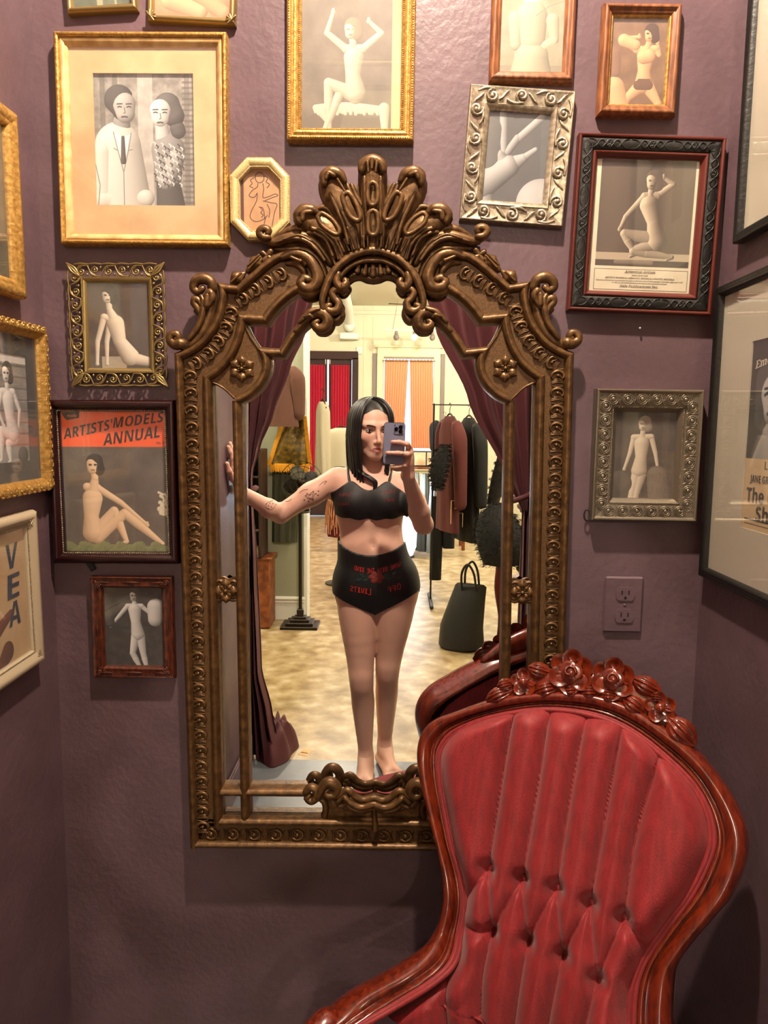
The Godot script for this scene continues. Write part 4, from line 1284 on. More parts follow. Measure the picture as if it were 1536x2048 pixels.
	part("print", sheet(ow + 0.01, oh + 0.01, 0.0055, Vector2(0, 0.004)), print_mat("print_couple", a), r, "black and white photograph of a couple in light and patterned clothes")
	glaze(r, w - 0.03, h - 0.03, 0.0115)

	# tall gold frame over the mirror
	d = HUNG.gold; w = d[2] * 0.001; h = d[3] * 0.001
	r = hung("gold", "wall_picture", "gold frame above the crest, seated figure with raised arms on a fur stool")
	m = MB.new()
	rect_frame(m, w, h, [Vector2(0, 0), Vector2(0, 0.020), Vector2(0.002, 0.024), Vector2(0.006, 0.024), Vector2(0.008, 0.019), Vector2(0.010, 0.018), Vector2(0.012, 0.021), Vector2(0.017, 0.019), Vector2(0.019, 0.014), Vector2(0.022, 0.013), Vector2(0.024, 0.006)])
	part("moulding", m, gold, r)
	m = MB.new()
	beads(m, w, h, 0.0205, 0.0031, 0.0013, 0.0145)
	part("bead_edge", m, gold, r)
	m = MB.new()
	beads(m, w, h, 0.004, 0.004, 0.0019, 0.0235)
	part("rope_edge", m, gold, r)
	backing(r, w - 0.01, h - 0.01)
	part("backing_paper", sheet(w - 0.04, h - 0.04, 0.0052), matboard, r)
	a = Art.new(330, 520)
	a.ground(Color(0.35, 0.31, 0.26), Color(0.43, 0.385, 0.33), 8, 0.008)
	a.rect(0, 146, 100, 160, Color(0.36, 0.31, 0.25))
	a.poly([[0, 150], [20, 138], [14, 166], [0, 167]], Color(0.36, 0.31, 0.25))
	var fd := Color(0.42, 0.385, 0.32)
	var fl := Color(0.73, 0.70, 0.62)
	a.rect(0, 160, 100, 170, Color(0.36, 0.31, 0.25))
	for i in 40:
		var fx := 16 + i * 2.0
		a.cap(fx, 136 - 2.5 * sin(i * 0.1), 3.6, fx + sin(i * 2.1) * 1.4, 140 + 2.0 * sin(i * 1.7), 2.0, Color(0.52, 0.49, 0.42), fl)
	a.cap(92, 136, 6, 93, 160, 3.5, Color(0.50, 0.47, 0.40), fl)
	a.cap(24, 140, 6, 30, 150, 3, Color(0.50, 0.47, 0.40), fl)
	a.poly([[0, 166], [36, 168], [40, 171], [0, 171]], fl)
	a.figure({"head": [55, 55], "neck": [57, 70], "sl": [49, 75], "el": [28, 59], "al": [35, 38], "sr": [68, 75], "er": [88, 59], "ar": [74, 47], "chest": [58, 84], "waist": [57, 102], "hip": [60, 119], "hl": [56, 121], "kl": [30, 110], "fl": [31, 162], "hr": [60, 124], "kr": [45, 116], "fr": [24, 164]}, 10.0, fd, fl, Color(0.52, 0.45, 0.36))
	part("print", sheet(w - 0.062, h - 0.048, 0.0062, Vector2(-0.008, -0.0)), print_mat("print_raised_arms", a), r, "sepia figure study")
	glaze(r, w - 0.04, h - 0.04, 0.009)

	# two oak frames at the top right
	d = HUNG.oak_a; w = d[2] * 0.001; h = d[3] * 0.001
	var oak_prof := [Vector2(0, 0), Vector2(0, 0.012), Vector2(0.003, 0.019), Vector2(0.008, 0.020), Vector2(0.011, 0.015), Vector2(0.0125, 0.016), Vector2(0.016, 0.014), Vector2(0.018, 0.006)]
	r = hung("oak_a", "wall_picture", "oak frame with a pale photograph of a loose blouse seen from behind")
	m = MB.new()
	rect_frame(m, w, h, oak_prof)
	part("moulding", m, oak, r)
	backing(r, w - 0.01, h - 0.01)
	a = Art.new(260, 340)
	a.ground(Color(0.50, 0.475, 0.39), Color(0.57, 0.545, 0.46), 12, 0.01)
	a.rect(0, 118, 100, 131, Color(0.48, 0.45, 0.38))
	var bd := Color(0.38, 0.355, 0.29)
	var bl := Color(0.67, 0.64, 0.55)
	a.cap(48, 20, 14, 50, 40, 12, Color(0.55, 0.51, 0.43), Color(0.80, 0.77, 0.68))
	a.cap(48, 50, 24, 50, 82, 20, bd, bl, 2)
	a.cap(24, 52, 11, 26, 88, 9, bd, bl, 6)
	a.cap(80, 54, 10, 84, 80, 7, bd, bl, 6)
	a.cap(82, 82, 6, 60, 94, 5, Color(0.55, 0.51, 0.43), bl, 10)
	a.cap(50, 106, 26, 50, 130, 32, bd, bl, 0)
	a.line([[55, 48], [75, 34], [100, 26]], 0.5, Color(0.45, 0.42, 0.35))
	part("print", sheet(w - 0.03, h - 0.03, 0.006), print_mat("print_blouse", a), r, "faded photograph")
	glaze(r, w - 0.03, h - 0.03, 0.0085)
	d = HUNG.oak_b; w = d[2] * 0.001; h = d[3] * 0.001
	r = hung("oak_b", "wall_picture", "oak frame with a thin gilt lip and a sepia dark haired figure")
	m = MB.new()
	rect_frame(m, w, h, oak_prof)
	part("moulding", m, oak, r)
	m = MB.new()
	rect_frame(m, w - 0.03, h - 0.03, [Vector2(0, 0.011), Vector2(0.002, 0.0125), Vector2(0.004, 0.011), Vector2(0.005, 0.006)])
	part("gilt_lip", m, gold, r)
	backing(r, w - 0.01, h - 0.01)
	a = Art.new(260, 380)
	a.ground(Color(0.38, 0.27, 0.18), Color(0.48, 0.36, 0.25), 14, 0.01)
	var sed := Color(0.48, 0.34, 0.23)
	var sel := Color(0.80, 0.66, 0.49)
	a.cap(8, 118, 20, 20, 150, 18, sed, sel)
	a.cap(6, 60, 12, 10, 90, 9, Color(0.35, 0.24, 0.17), Color(0.5, 0.36, 0.26))
	a.figure({"head": [70, 24], "neck": [68, 42], "sl": [46, 52], "el": [16, 34], "al": [50, 30], "sr": [82, 50], "er": [88, 60], "ar": [84, 40], "chest": [63, 62], "waist": [62, 88], "hip": [62, 110], "hl": [54, 116], "kl": [34, 134], "fl": [24, 152], "hr": [72, 116], "kr": [88, 138], "fr": [96, 152]}, 14.0, sed, sel, Color(0.26, 0.15, 0.10))
	a.cap(54, 104, 3, 72, 104, 3, Color(0.3, 0.2, 0.14), Color(0.38, 0.26, 0.18), 40)
	a.cap(52, 112, 8, 72, 112, 8, Color(0.3, 0.2, 0.14), Color(0.38, 0.26, 0.18), 40)
	a.cap(60, 64, 12, 70, 62, 12, sed, sel, 20)
	a.cap(22, 36, 11, 44, 44, 9, sed, sel, 20)
	part("print", sheet(w - 0.04, h - 0.04, 0.006), print_mat("print_sepia", a), r, "sepia photograph")
	glaze(r, w - 0.036, h - 0.036, 0.0085)

	# silver scroll frame
	d = HUNG.silver; w = d[2] * 0.001; h = d[3] * 0.001
	r = hung("silver", "wall_picture", "tilted silver frame covered in raised leaf scrolls, dark torso photograph")
	m = MB.new()
	rect_frame(m, w, h, [Vector2(0, 0), Vector2(0, 0.016), Vector2(0.002, 0.018), Vector2(0.004, 0.016), Vector2(0.026, 0.013), Vector2(0.028, 0.015), Vector2(0.0285, 0.017), Vector2(0.036, 0.012), Vector2(0.037, 0.006)])
	part("moulding", m, silver, r)
	m = MB.new()
	along_frame(w, h, 0.0150, 0.052, func(p, t, i, k, l):
		var s := 1.0 if k % 2 == 0 else -1.0
		spiral(m, p + i * 0.001 * s, 0.0112, atan2(t.y, t.x) + PI * 0.5 * s, s, 0.0034, 0.0165, 1.35)
		relief(m, [p - t * l * 0.5 - i * 0.006 * s, p - t * l * 0.25 - i * 0.011 * s, p + t * 0.002 - i * 0.0095 * s], [0.0018, 0.0030, 0.0024], 0.0160, 1.1, 6, 3)
		for q in 4:
			var b: Vector2 = p + t * (l * (0.22 + 0.05 * q)) + i * (0.006 - 0.003 * q) * s
			relief(m, [b, b + t * 0.005 - i * 0.003 * s, b + t * 0.009 - i * 0.0065 * s], [0.0014, 0.0023, 0.0010], 0.0158, 1.1, 5, 2))
	part("scrollwork", m, silver, r)
	backing(r, w - 0.01, h - 0.01)
	a = Art.new(300, 426)
	a.ground(grey(0.27, -0.01), grey(0.31, -0.01), 18, 0.006)
	a.sun = Vector3(-0.65, -0.35, 0.6)
	a.cap(4, 30, 20, 8, 80, 14, grey(0.30), grey(0.36))
	a.cap(24, -5, 7, 28, 42, 6, grey(0.25), grey(0.66))
	a.cap(28, 42, 6, 30, 62, 5, grey(0.25), grey(0.67))
	a.cap(88, 4, 6, 52, 40, 6, grey(0.23), grey(0.69))
	a.cap(50, 40, 6, 36, 62, 6, grey(0.20), grey(0.66))
	a.cap(24, 68, 8, 34, 82, 11, grey(0.25), grey(0.71))
	a.cap(-2, 118, 22, 40, 84, 17, grey(0.18), grey(0.72))
	a.cap(40, 84, 15, 62, 70, 7, grey(0.18), grey(0.72))
	a.cap(62, 70, 6, 80, 56, 4, grey(0.20), grey(0.71))
	a.cap(4, 130, 14, 8, 150, 12, grey(0.25), grey(0.69))
	a.cap(96, 140, 40, 110, 150, 40, grey(0.38), grey(0.69))
	part("print", sheet(w - 0.07, h - 0.07, 0.006), print_mat("print_torso", a), r, "high contrast photograph")
	glaze(r, w - 0.07, h - 0.07, 0.0085)

	# octagonal crackled frame
	d = HUNG.octagon; w = d[2] * 0.001; h = d[3] * 0.001
	r = hung("octagon", "wall_picture", "small octagonal crackled ivory gold frame with a line drawing")
	var cut := 0.030
	var oct := func(inset: float) -> Array:
		var x := w / 2 - inset
		var y := h / 2 - inset
		var c: float = cut - inset * 0.586
		return [Vector2(-x + c, y), Vector2(x - c, y), Vector2(x, y - c), Vector2(x, -y + c), Vector2(x - c, -y), Vector2(-x + c, -y), Vector2(-x, -y + c), Vector2(-x, y - c)]
	m = MB.new()
	var op := [Vector2(0, 0), Vector2(0, 0.010), Vector2(0.0015, 0.014), Vector2(0.004, 0.0165), Vector2(0.009, 0.017), Vector2(0.014, 0.014), Vector2(0.016, 0.012), Vector2(0.017, 0.005)]
	for s in 8:
		var rows := []
		for e in 2:
			var row := PackedVector3Array()
			for p in op:
				var q: Vector2 = oct.call(p.x)[(s + e) % 8]
				row.append(Vector3(q.x, q.y, p.y))
			rows.append(row)
		m.grid(rows, false, true)
	var ivory := mat("crackled_ivory", Color(0.74, 0.64, 0.43), 0.42, 0.3)
	ivory.albedo_color = Color.WHITE
	ivory.albedo_texture = noise_tex(91, 0.05, 512, 2, ramp([[0.0, Color(0.40, 0.30, 0.15)], [0.10, Color(0.66, 0.56, 0.36)], [0.3, Color(0.78, 0.69, 0.48)], [1.0, Color(0.83, 0.75, 0.56)]]), false, 4.0, FastNoiseLite.TYPE_CELLULAR)
	ivory.uv1_triplanar = true
	ivory.uv1_scale = Vector3(10, 10, 10)
	part("moulding", m, ivory, r)
	for inset in [0.0012, 0.0150]:
		m = MB.new()
		var c: Array = oct.call(inset)
		for s in 8:
			var p0: Vector2 = c[s]
			var p1: Vector2 = c[(s + 1) % 8]
			var n := int(p0.distance_to(p1) / 0.0026)
			for k in n:
				var p := p0.lerp(p1, (k + 0.5) / n)
				m.ball(Vector3(p.x, p.y, 0.0135), Vector3(0.0014, 0.0014, 0.0014), 3, 5)
		part("rope_edge", m, ivory, r)
	m = MB.new()
	for q in [oct.call(0.006)]:
		m.plate(PackedVector2Array(q), 0.001, 0.004)
	part("backing_board", m, M.raw_board, r)
	a = Art.new(260, 380)
	a.ground(Color(0.66, 0.50, 0.35), Color(0.72, 0.56, 0.41), 22, 0.01, 0.01)
	a.rect(0, 0, 9, 150, Color(0.30, 0.13, 0.11))
	var ink := Color(0.28, 0.15, 0.10)
	for q in [[[50, 8], [40, 12], [38, 22], [42, 30], [50, 32], [58, 26], [58, 14], [50, 8]], [[36, 20], [26, 26], [30, 34], [24, 40], [32, 44]], [[60, 16], [68, 22], [64, 30], [72, 36], [66, 44]], [[44, 34], [42, 42], [30, 50], [22, 62], [34, 66], [42, 56]], [[56, 34], [58, 46], [56, 66], [70, 64], [86, 58], [92, 62], [80, 66], [60, 74]], [[42, 56], [40, 74], [28, 96], [24, 112], [36, 122], [54, 118], [66, 108]], [[56, 74], [74, 78], [90, 82], [84, 100], [78, 130], [76, 150]], [[62, 112], [58, 130], [60, 150]], [[46, 88], [56, 92], [60, 116]], [[50, 90], [54, 96], [50, 102], [56, 106], [52, 112]], [[66, 82], [72, 96], [70, 112]]]:
		var sm := []
		var src := []
		for p in q: src.append(Vector2(p[0], p[1]))
		for p in spline(src, 5): sm.append([p.x, p.y])
		a.line(sm, 0.9, ink)
	m = MB.new()
	var inner: Array = oct.call(0.016)
	m.plate(PackedVector2Array(inner), 0.004, 0.0055)
	for i in m.v.size():
		m.t[i] = Vector2(m.v[i].x / (w - 0.032) + 0.5, 0.5 - m.v[i].y / (h - 0.032))
	part("print", m, print_mat("print_drawing", a), r, "brown ink line drawing")
	m = MB.new()
	m.plate(PackedVector2Array(inner), 0.0068, 0.0080)
	part("glass", m, M.picture_glass, r)

	# dark frame with knotwork
	d = HUNG.knot; w = d[2] * 0.001; h = d[3] * 0.001
	r = hung("knot", "wall_picture", "black knotwork frame with red wood edges and a kneeling figure advertisement")
	m = MB.new()
	rect_frame(m, w, h, [Vector2(0, 0), Vector2(0, 0.018), Vector2(0.0015, 0.020), Vector2(0.005, 0.019), Vector2(0.006, 0.016)])
	part("outer_edge", m, red_wood, r)
	m = MB.new()
	rect_frame(m, w, h, [Vector2(0.006, 0.016), Vector2(0.008, 0.018), Vector2(0.016, 0.020), Vector2(0.024, 0.018), Vector2(0.026, 0.015)])
	part("band", m, dark_wood, r)
	m = MB.new()
	rect_frame(m, w, h, [Vector2(0.026, 0.015), Vector2(0.027, 0.018), Vector2(0.031, 0.017), Vector2(0.036, 0.009), Vector2(0.037, 0.005)])
	part("inner_edge", m, red_wood, r)
	m = MB.new()
	along_frame(w, h, 0.016, 0.085, func(p, t, i, _k, l):
		for s in [-1.0, 1.0]:
			var wv := []
			for q in 13:
				var f := (q - 6) / 6.0
				wv.append(p + t * (f * l * 0.27) + i * (s * 0.0062 * cos(f * PI * 1.5)))
			relief(m, wv, [0.0008, 0.0011, 0.0008], 0.0198, 1.0, 5, 1)
			relief(m, [p + t * l * 0.27 * s, p + t * l * 0.36 * s + i * 0.006, p + t * l * 0.48 * s + i * 0.0075], [0.0008, 0.0009, 0.0005], 0.0192, 1.0, 5, 3)
			relief(m, [p + t * l * 0.27 * s, p + t * l * 0.36 * s - i * 0.006, p + t * l * 0.48 * s - i * 0.0075], [0.0008, 0.0009, 0.0005], 0.0192, 1.0, 5, 3)
		for q in 8:
			var e := Vector2(cos(q * PI / 4), sin(q * PI / 4))
			relief(m, [p + e * 0.0015, p + e * 0.0040], [0.0010, 0.0013], 0.0198, 0.9, 5, 1))
	part("knotwork", m, dark_wood, r)
	backing(r, w - 0.01, h - 0.01)
	var pw := w - 0.072
	var ph := h - 0.072
	a = Art.new(400, int(400 * ph / pw))
	a.ground(Color(0.80, 0.76, 0.66), Color(0.84, 0.80, 0.71), 25, 0.01, 0.01)
	var hh := 100.0 * ph / pw
	for y in int(101 * 4):
		for x in range(int(5 * 4), int(97 * 4)):
			var t := x / 400.0
			a.put(y * a.w + x, Color(0.23, 0.18, 0.14).lerp(Color(0.33, 0.27, 0.21), 0.5 + 0.5 * sin(t * 9.0)), 1.0)
	a.rect(5, 88, 97, 95, Color(0.66, 0.60, 0.51))
	a.rect(5, 95, 97, 101, Color(0.24, 0.19, 0.15))
	a.cap(25, 97, 2, 60, 97, 2.5, Color(0.3, 0.25, 0.2), Color(0.5, 0.44, 0.37))
	a.sun = Vector3(-0.9, -0.3, 0.25)
	a.figure({"head": [56, 19], "neck": [55, 30], "sl": [49, 34], "el": [32, 54], "al": [27, 66], "sr": [62, 33], "er": [76, 22], "ar": [66, 16], "chest": [54, 42], "waist": [60, 58], "hip": [64, 76], "hl": [62, 74], "kl": [32, 70], "fl": [44, 89], "hr": [66, 78], "kr": [42, 86], "fr": [80, 91]}, 8.5, Color(0.24, 0.19, 0.15), Color(0.86, 0.80, 0.70), Color(0.36, 0.30, 0.25))
	var by := 104.0
	for q in [[[5, by], [97, by]], [[5, by], [5, hh - 2]], [[97, by], [97, hh - 2]], [[5, hh - 2], [97, hh - 2]]]: a.line(q, 0.25, Color(0.3, 0.26, 0.22))
	var pr := part("print", sheet(pw, ph, 0.006), print_mat("print_kneeling", a), r, "brown tinted advertisement page with lettering at the foot")
	var u := pw / 100.0
	for q in [["Attention Artists", "Droid Serif", 400, 107.2, 2.6, 30.0, 0.25], ["SEND NOW FOR", "Droid Sans", 400, 110.5, 1.0, 16.0, 0.0], ["ARTISTS MODELS—GRAPHIC MODELS—PHOTO MODELS", "Droid Sans", 400, 113.2, 1.5, 68.0, 0.0], ["Each issue of these fine periodicals, 64 pages of the best nude art photographs ever seen. Page size 7\"x10\"", "Droid Serif", 400, 115.7, 0.8, 86.0, 0.0], ["$1.00 ea. for Information and Prices on Available Issues", "Droid Serif", 400, 117.8, 0.9, 54.0, 0.0], ["Gale Publications Inc.", "Droid Serif", 400, 121.0, 2.4, 38.0, 0.25]]:
		lettering(q[0], q[1], q[2], q[4] * u, Vector3(0, ph / 2 - (q[3] - 1.6) * u * hh / 125.0, 0.0064), M.ink_brown, pr, Basis(), q[6], q[5] * u)
	glaze(r, pw, ph, 0.0085)

	# embossed pewter frame
	d = HUNG.pewter; w = d[2] * 0.001; h = d[3] * 0.001
	r = hung("pewter", "wall_picture", "pewter frame embossed with rows of rosettes, above the power outlet")
	m = MB.new()
	rect_frame(m, w, h, [Vector2(0, 0), Vector2(0, 0.022), Vector2(0.002, 0.025), Vector2(0.006, 0.0225), Vector2(0.008, 0.020), Vector2(0.016, 0.021), Vector2(0.026, 0.018), Vector2(0.029, 0.016), Vector2(0.031, 0.018), Vector2(0.034, 0.014), Vector2(0.039, 0.010), Vector2(0.040, 0.005)])
	part("moulding", m, pewter, r)
	m = MB.new()
	along_frame(w - 0.0, h - 0.0, 0.0175, 0.0245, func(p, t, i, _k, l):
		for rr in [0.0092, 0.0060]:
			var pts := []
			for q in 15:
				var e := q * TAU / 14
				pts.append(p + Vector2(cos(e), sin(e)) * rr)
			relief(m, pts, [0.0011], 0.0212, 0.9, 5, 1)
		for q in 10:
			var e := q * TAU / 10
			m.ball(Vector3(p.x + cos(e) * 0.0077, p.y + sin(e) * 0.0077, 0.0216), Vector3.ONE * 0.0008, 3, 5)
		m.ball(Vector3(p.x, p.y, 0.0205), Vector3(0.0038, 0.0038, 0.0022), 4, 8)
		for s in [-1.0, 1.0]:
			relief(m, [p + t * l * 0.5 - i * 0.010 * s, p + t * l * 0.42 - i * 0.005 * s, p + t * l * 0.5], [0.0008, 0.0012, 0.0008], 0.0208, 1.0, 5, 2))
	part("embossing", m, pewter, r)
	m = MB.new()
	beads(m, w, h, 0.0315, 0.0028, 0.0011, 0.0178)
	part("bead_edge", m, pewter, r)
	backing(r, w - 0.01, h - 0.01)
	a = Art.new(280, 400)
	a.ground(Color(0.21, 0.17, 0.14), Color(0.32, 0.27, 0.23), 27, 0.006)
	a.rect(78, 0, 88, 143, Color(0.34, 0.28, 0.23), 0.5)
	a.cap(12, 108, 12, 20, 118, 14, Color(0.24, 0.20, 0.17), Color(0.36, 0.31, 0.27))
	a.cap(72, 104, 16, 78, 150, 18, Color(0.30, 0.26, 0.22), Color(0.46, 0.41, 0.36))
	a.figure({"head": [47, 20], "neck": [46, 36], "sl": [32, 42], "el": [27, 68], "al": [19, 94], "sr": [60, 41], "er": [68, 68], "ar": [73, 93], "chest": [45, 52], "waist": [45, 74], "hip": [43, 96], "hl": [40, 102], "kl": [34, 130], "fl": [30, 160], "hr": [46, 104], "kr": [40, 134], "fr": [36, 165]}, 11.0, Color(0.46, 0.40, 0.34), Color(0.86, 0.81, 0.73), Color(0.62, 0.56, 0.48))
	part("print", sheet(w - 0.076, h - 0.076, 0.006), print_mat("print_standing", a), r, "dark toned photograph")
	glaze(r, w - 0.076, h - 0.076, 0.0085)
	m = MB.new()
	var lpp := PackedVector3Array()
	for k in 14: lpp.append(Vector3(-w / 2 - 0.005 + cos(TAU * k / 14) * 0.005, -h / 2 + 0.008 + sin(TAU * k / 14) * 0.010, 0.010))
	m.loop(lpp, 0.0014, 5)
	part("wire_ring", m, M.ink_black, r)

	# filigree brass frame
	d = HUNG.filigree; w = d[2] * 0.001; h = d[3] * 0.001
	r = hung("filigree", "wall_picture", "pierced brass filigree frame with a figure leaning back on its arms")
	m = MB.new()
	rect_frame(m, w - 0.042, h - 0.042, [Vector2(0, 0.0), Vector2(0, 0.012), Vector2(0.003, 0.014), Vector2(0.009, 0.011), Vector2(0.010, 0.005)])
	part("moulding", m, brass, r)
	m = MB.new()
	along_frame(w, h, 0.0115, 0.0235, func(p, t, i, k, l):
		var s := 1.0 if k % 2 == 0 else -1.0
		spiral(m, p + i * 0.001 * s, 0.0078, atan2(t.y, t.x) + PI * 0.5 * s, s, 0.0017, 0.013, 1.4)
		relief(m, [p - t * l * 0.55 + i * 0.009 * s, p - t * l * 0.3 - i * 0.004 * s, p - i * 0.0088 * s, p + t * l * 0.4 - i * 0.009 * s], [0.0012, 0.0018, 0.0012], 0.013, 1.0, 6, 3)
		m.ball(Vector3(p.x + i.x * 0.006 * s + t.x * l * 0.42, p.y + i.y * 0.006 * s + t.y * l * 0.42, 0.0135), Vector3.ONE * 0.0023, 4, 7)
		relief(m, [p - t * l * 0.5 - i * 0.0112, p - i * 0.0125, p + t * l * 0.5 - i * 0.0112], [0.0014, 0.0020, 0.0014], 0.0135, 1.0, 5, 2)
		relief(m, [p - t * l * 0.55 + i * 0.0112, p + t * l * 0.55 + i * 0.0112], [0.0016], 0.0125, 1.0, 5, 1))
	for cx in [-1.0, 1.0]:
		for cy in [-1.0, 1.0]:
			var e := Vector2(cx, cy)
			for q in 3:
				relief(m, [Vector2(cx * (w / 2 - 0.020), cy * (h / 2 - 0.020)), Vector2(cx * (w / 2 - 0.010 + 0.003 * (q - 1)), cy * (h / 2 - 0.010 - 0.003 * (q - 1))), Vector2(cx * (w / 2 + 0.002), cy * (h / 2 + 0.002))], [0.0016, 0.0026, 0.0012], 0.0145, 1.0, 6, 3)
	part("filigree", m, brass, r)
	backing(r, w - 0.045, h - 0.045)
	a = Art.new(280, 400)
	a.ground(Color(0.22, 0.17, 0.14), Color(0.28, 0.22, 0.19), 29, 0.006)
	a.rect(20, 122, 60, 150, Color(0.62, 0.57, 0.50))
	a.sun = Vector3(0.5, -0.5, 0.7)
	a.figure({"head": [34, 21], "neck": [35, 44], "sl": [26, 57], "el": [14, 97], "al": [12, 134], "sr": [36, 60], "er": [29, 98], "ar": [28, 134], "chest": [44, 68], "waist": [50, 97], "hip": [66, 122], "hl": [66, 124], "kl": [104, 132], "fl": [120, 140]}, 13.0, Color(0.42, 0.36, 0.31), Color(0.90, 0.85, 0.78), Color(0.16, 0.12, 0.10))
	part("print", sheet(w - 0.058, h - 0.058, 0.006), print_mat("print_leaning", a), r, "brown toned photograph")
	glaze(r, w - 0.058, h - 0.058, 0.0085)

	# magazine cover
	d = HUNG.magazine; w = d[2] * 0.001; h = d[3] * 0.001
	r = hung("magazine", "wall_picture", "dark mahogany beaded frame holding an orange headed magazine cover")
	m = MB.new()
	rect_frame(m, w, h, [Vector2(0, 0), Vector2(0, 0.020), Vector2(0.004, 0.025), Vector2(0.012, 0.026), Vector2(0.016, 0.019), Vector2(0.0175, 0.018), Vector2(0.0195, 0.018), Vector2(0.020, 0.005)])
	part("moulding", m, mahog, r)
	m = MB.new()
	beads(m, w, h, 0.0185, 0.0034, 0.0014, 0.0185)
	part("bead_edge", m, silver, r)
	backing(r, w - 0.01, h - 0.01)
	pw = w - 0.038
	ph = h - 0.038
	a = Art.new(420, int(420 * ph / pw))
	hh = 100.0 * ph / pw
	a.ground(Color(0.29, 0.25, 0.23), Color(0.42, 0.38, 0.35), 33, 0.005)
	a.rect(0, 0, 100, 33.5, Color(0.93, 0.35, 0.10))
	for i in 70:
		var gx := fmod(i * 13.7, 104.0) - 2
		a.cap(gx, hh - 4 + 3 * sin(i * 1.3), 3.5, gx + 5, hh - 3 + 2 * sin(i * 2.1), 2.5, Color(0.28, 0.30, 0.17), Color(0.52, 0.54, 0.36))
	for i in 12: a.cap(90 + fmod(i * 5.3, 10), 76 + fmod(i * 7.9, 22), 1.2 + fmod(i * 0.7, 2.0), 94 + fmod(i * 3.1, 6), 78 + fmod(i * 7.9, 22), 1.2, Color(0.75, 0.70, 0.62), Color(0.86, 0.82, 0.74))
	a.sun = Vector3(0.35, -0.55, 0.75)
	a.figure({"head": [29, 50], "neck": [30, 63], "sl": [22, 71], "sr": [32, 72], "er": [54, 86], "ar": [78, 107], "chest": [27, 82], "waist": [25, 99], "hip": [26, 114], "hl": [28, 116], "kl": [47, 94], "fl": [58, hh - 10], "hr": [30, 118], "kr": [57, 96], "fr": [92, hh - 8]}, 8.6, Color(0.58, 0.46, 0.36), Color(0.93, 0.81, 0.68), Color(0.17, 0.12, 0.10))
	pr = part("print", sheet(pw, ph, 0.006), print_mat("print_magazine", a), r, "magazine cover with black brush lettering on orange")
	u = pw / 100.0
	for q in [["ARTISTS'", 26.0, 17.0, 9.5, 47.0, 0.20], ["MODELS", 73.0, 8.5, 9.5, 47.0, 0.12], ["ANNUAL", 67.0, 23.0, 10.5, 54.0, 0.15]]:
		lettering(q[0], "Droid Sans", 700, q[3] * u, Vector3(-pw / 2 + q[1] * u, ph / 2 - q[2] * u, 0.0064), M.ink_black, pr, Basis(Vector3.BACK, q[5]), 0.30, q[4] * u)
	lettering("No. 6", "Droid Serif", 400, 2.2 * u, Vector3(pw / 2 - 7 * u, ph / 2 - 29.5 * u, 0.0064), M.ink_black, pr, Basis(), 0.25, 7 * u)
	m = MB.new()
	m.plate(PackedVector2Array([Vector2(1, 0) * u, Vector2(18, 1) * u, Vector2(17.5, -5) * u, Vector2(6, -7) * u, Vector2(3.5, -5) * u]), 0.006, 0.0064, 0.0, Basis(), Vector3(-pw / 2, ph / 2 - 1.5 * u, 0))
	part("badge", m, M.ink_black, pr)
	lettering("Studio", "Droid Serif", 700, 2.4 * u, Vector3(-pw / 2 + 11 * u, ph / 2 - 4.4 * u, 0.0068), mat("ink_orange", Color(0.93, 0.40, 0.16), 0.6), pr, Basis(), 0.25, 9 * u)
	glaze(r, pw, ph, 0.0095)
	m = MB.new()
	m.box(Vector3(-0.055, -h / 2 - 0.005, 0.004), Vector3(0.012, 0.026, 0.004), 0.0015, Basis(Vector3.BACK, 0.5))
	part("easel_foot", m, M.ink_black, r)

	# small carved oak frame
	d = HUNG.small_oak; w = d[2] * 0.001; h = d[3] * 0.001
	r = hung("small_oak", "wall_picture", "small brown wooden frame with carved corners and a dark photograph")
	var walnut := mat("walnut", Color(0.28, 0.11, 0.05), 0.36)
	tinted(walnut, 95, 0.03, Color(0.20, 0.07, 0.03), Color(0.36, 0.16, 0.075), Vector3(8, 3, 8))
	m = MB.new()
	rect_frame(m, w, h, [Vector2(0, 0), Vector2(0, 0.014), Vector2(0.002, 0.017), Vector2(0.004, 0.014), Vector2(0.016, 0.015), Vector2(0.018, 0.016), Vector2(0.021, 0.012), Vector2(0.0225, 0.005)])
	part("moulding", m, walnut, r)
	for cx in [-1.0, 1.0]:
		for cy in [-1.0, 1.0]:
			m = MB.new()
			var e := Vector2(cx * (w / 2 - 0.0105), cy * (h / 2 - 0.0105))
			for q in 5:
				var ang := q * PI / 8.0
				var dir := Vector2(-cx * cos(ang), -cy * sin(ang))
				relief(m, [e, e + dir * 0.012, e + dir * (0.024 if q % 4 == 0 else 0.010)], [0.0014, 0.0022, 0.0010], 0.0155, 1.0, 6, 3)
			spiral(m, e, 0.006, 0.0, cx * cy, 0.0015, 0.017, 1.2)
			part("corner_carving", m, walnut, r)
	for s in [-1.0, 1.0]:
		for q in [Vector2(0, s * (h / 2 - 0.0105)), Vector2(s * (w / 2 - 0.0105), 0)]:
			var al := Vector2(1, 0) if q.x == 0 else Vector2(0, 1)
			m = MB.new()
			relief(m, [q - al * 0.014, q, q + al * 0.014], [0.0010, 0.0028, 0.0010], 0.0150, 1.0, 6, 3)
			part("side_carving", m, walnut, r)
	backing(r, w - 0.01, h - 0.01)
	a = Art.new(240, 320)
	a.ground(grey(0.07), grey(0.20), 37, 0.02)
	a.cap(88, 34, 15, 86, 54, 12, grey(0.40), grey(0.86))
	a.cap(4, 20, 10, 10, 60, 8, grey(0.1), grey(0.3))
	a.rect(0, 66, 55, 72, grey(0.10))
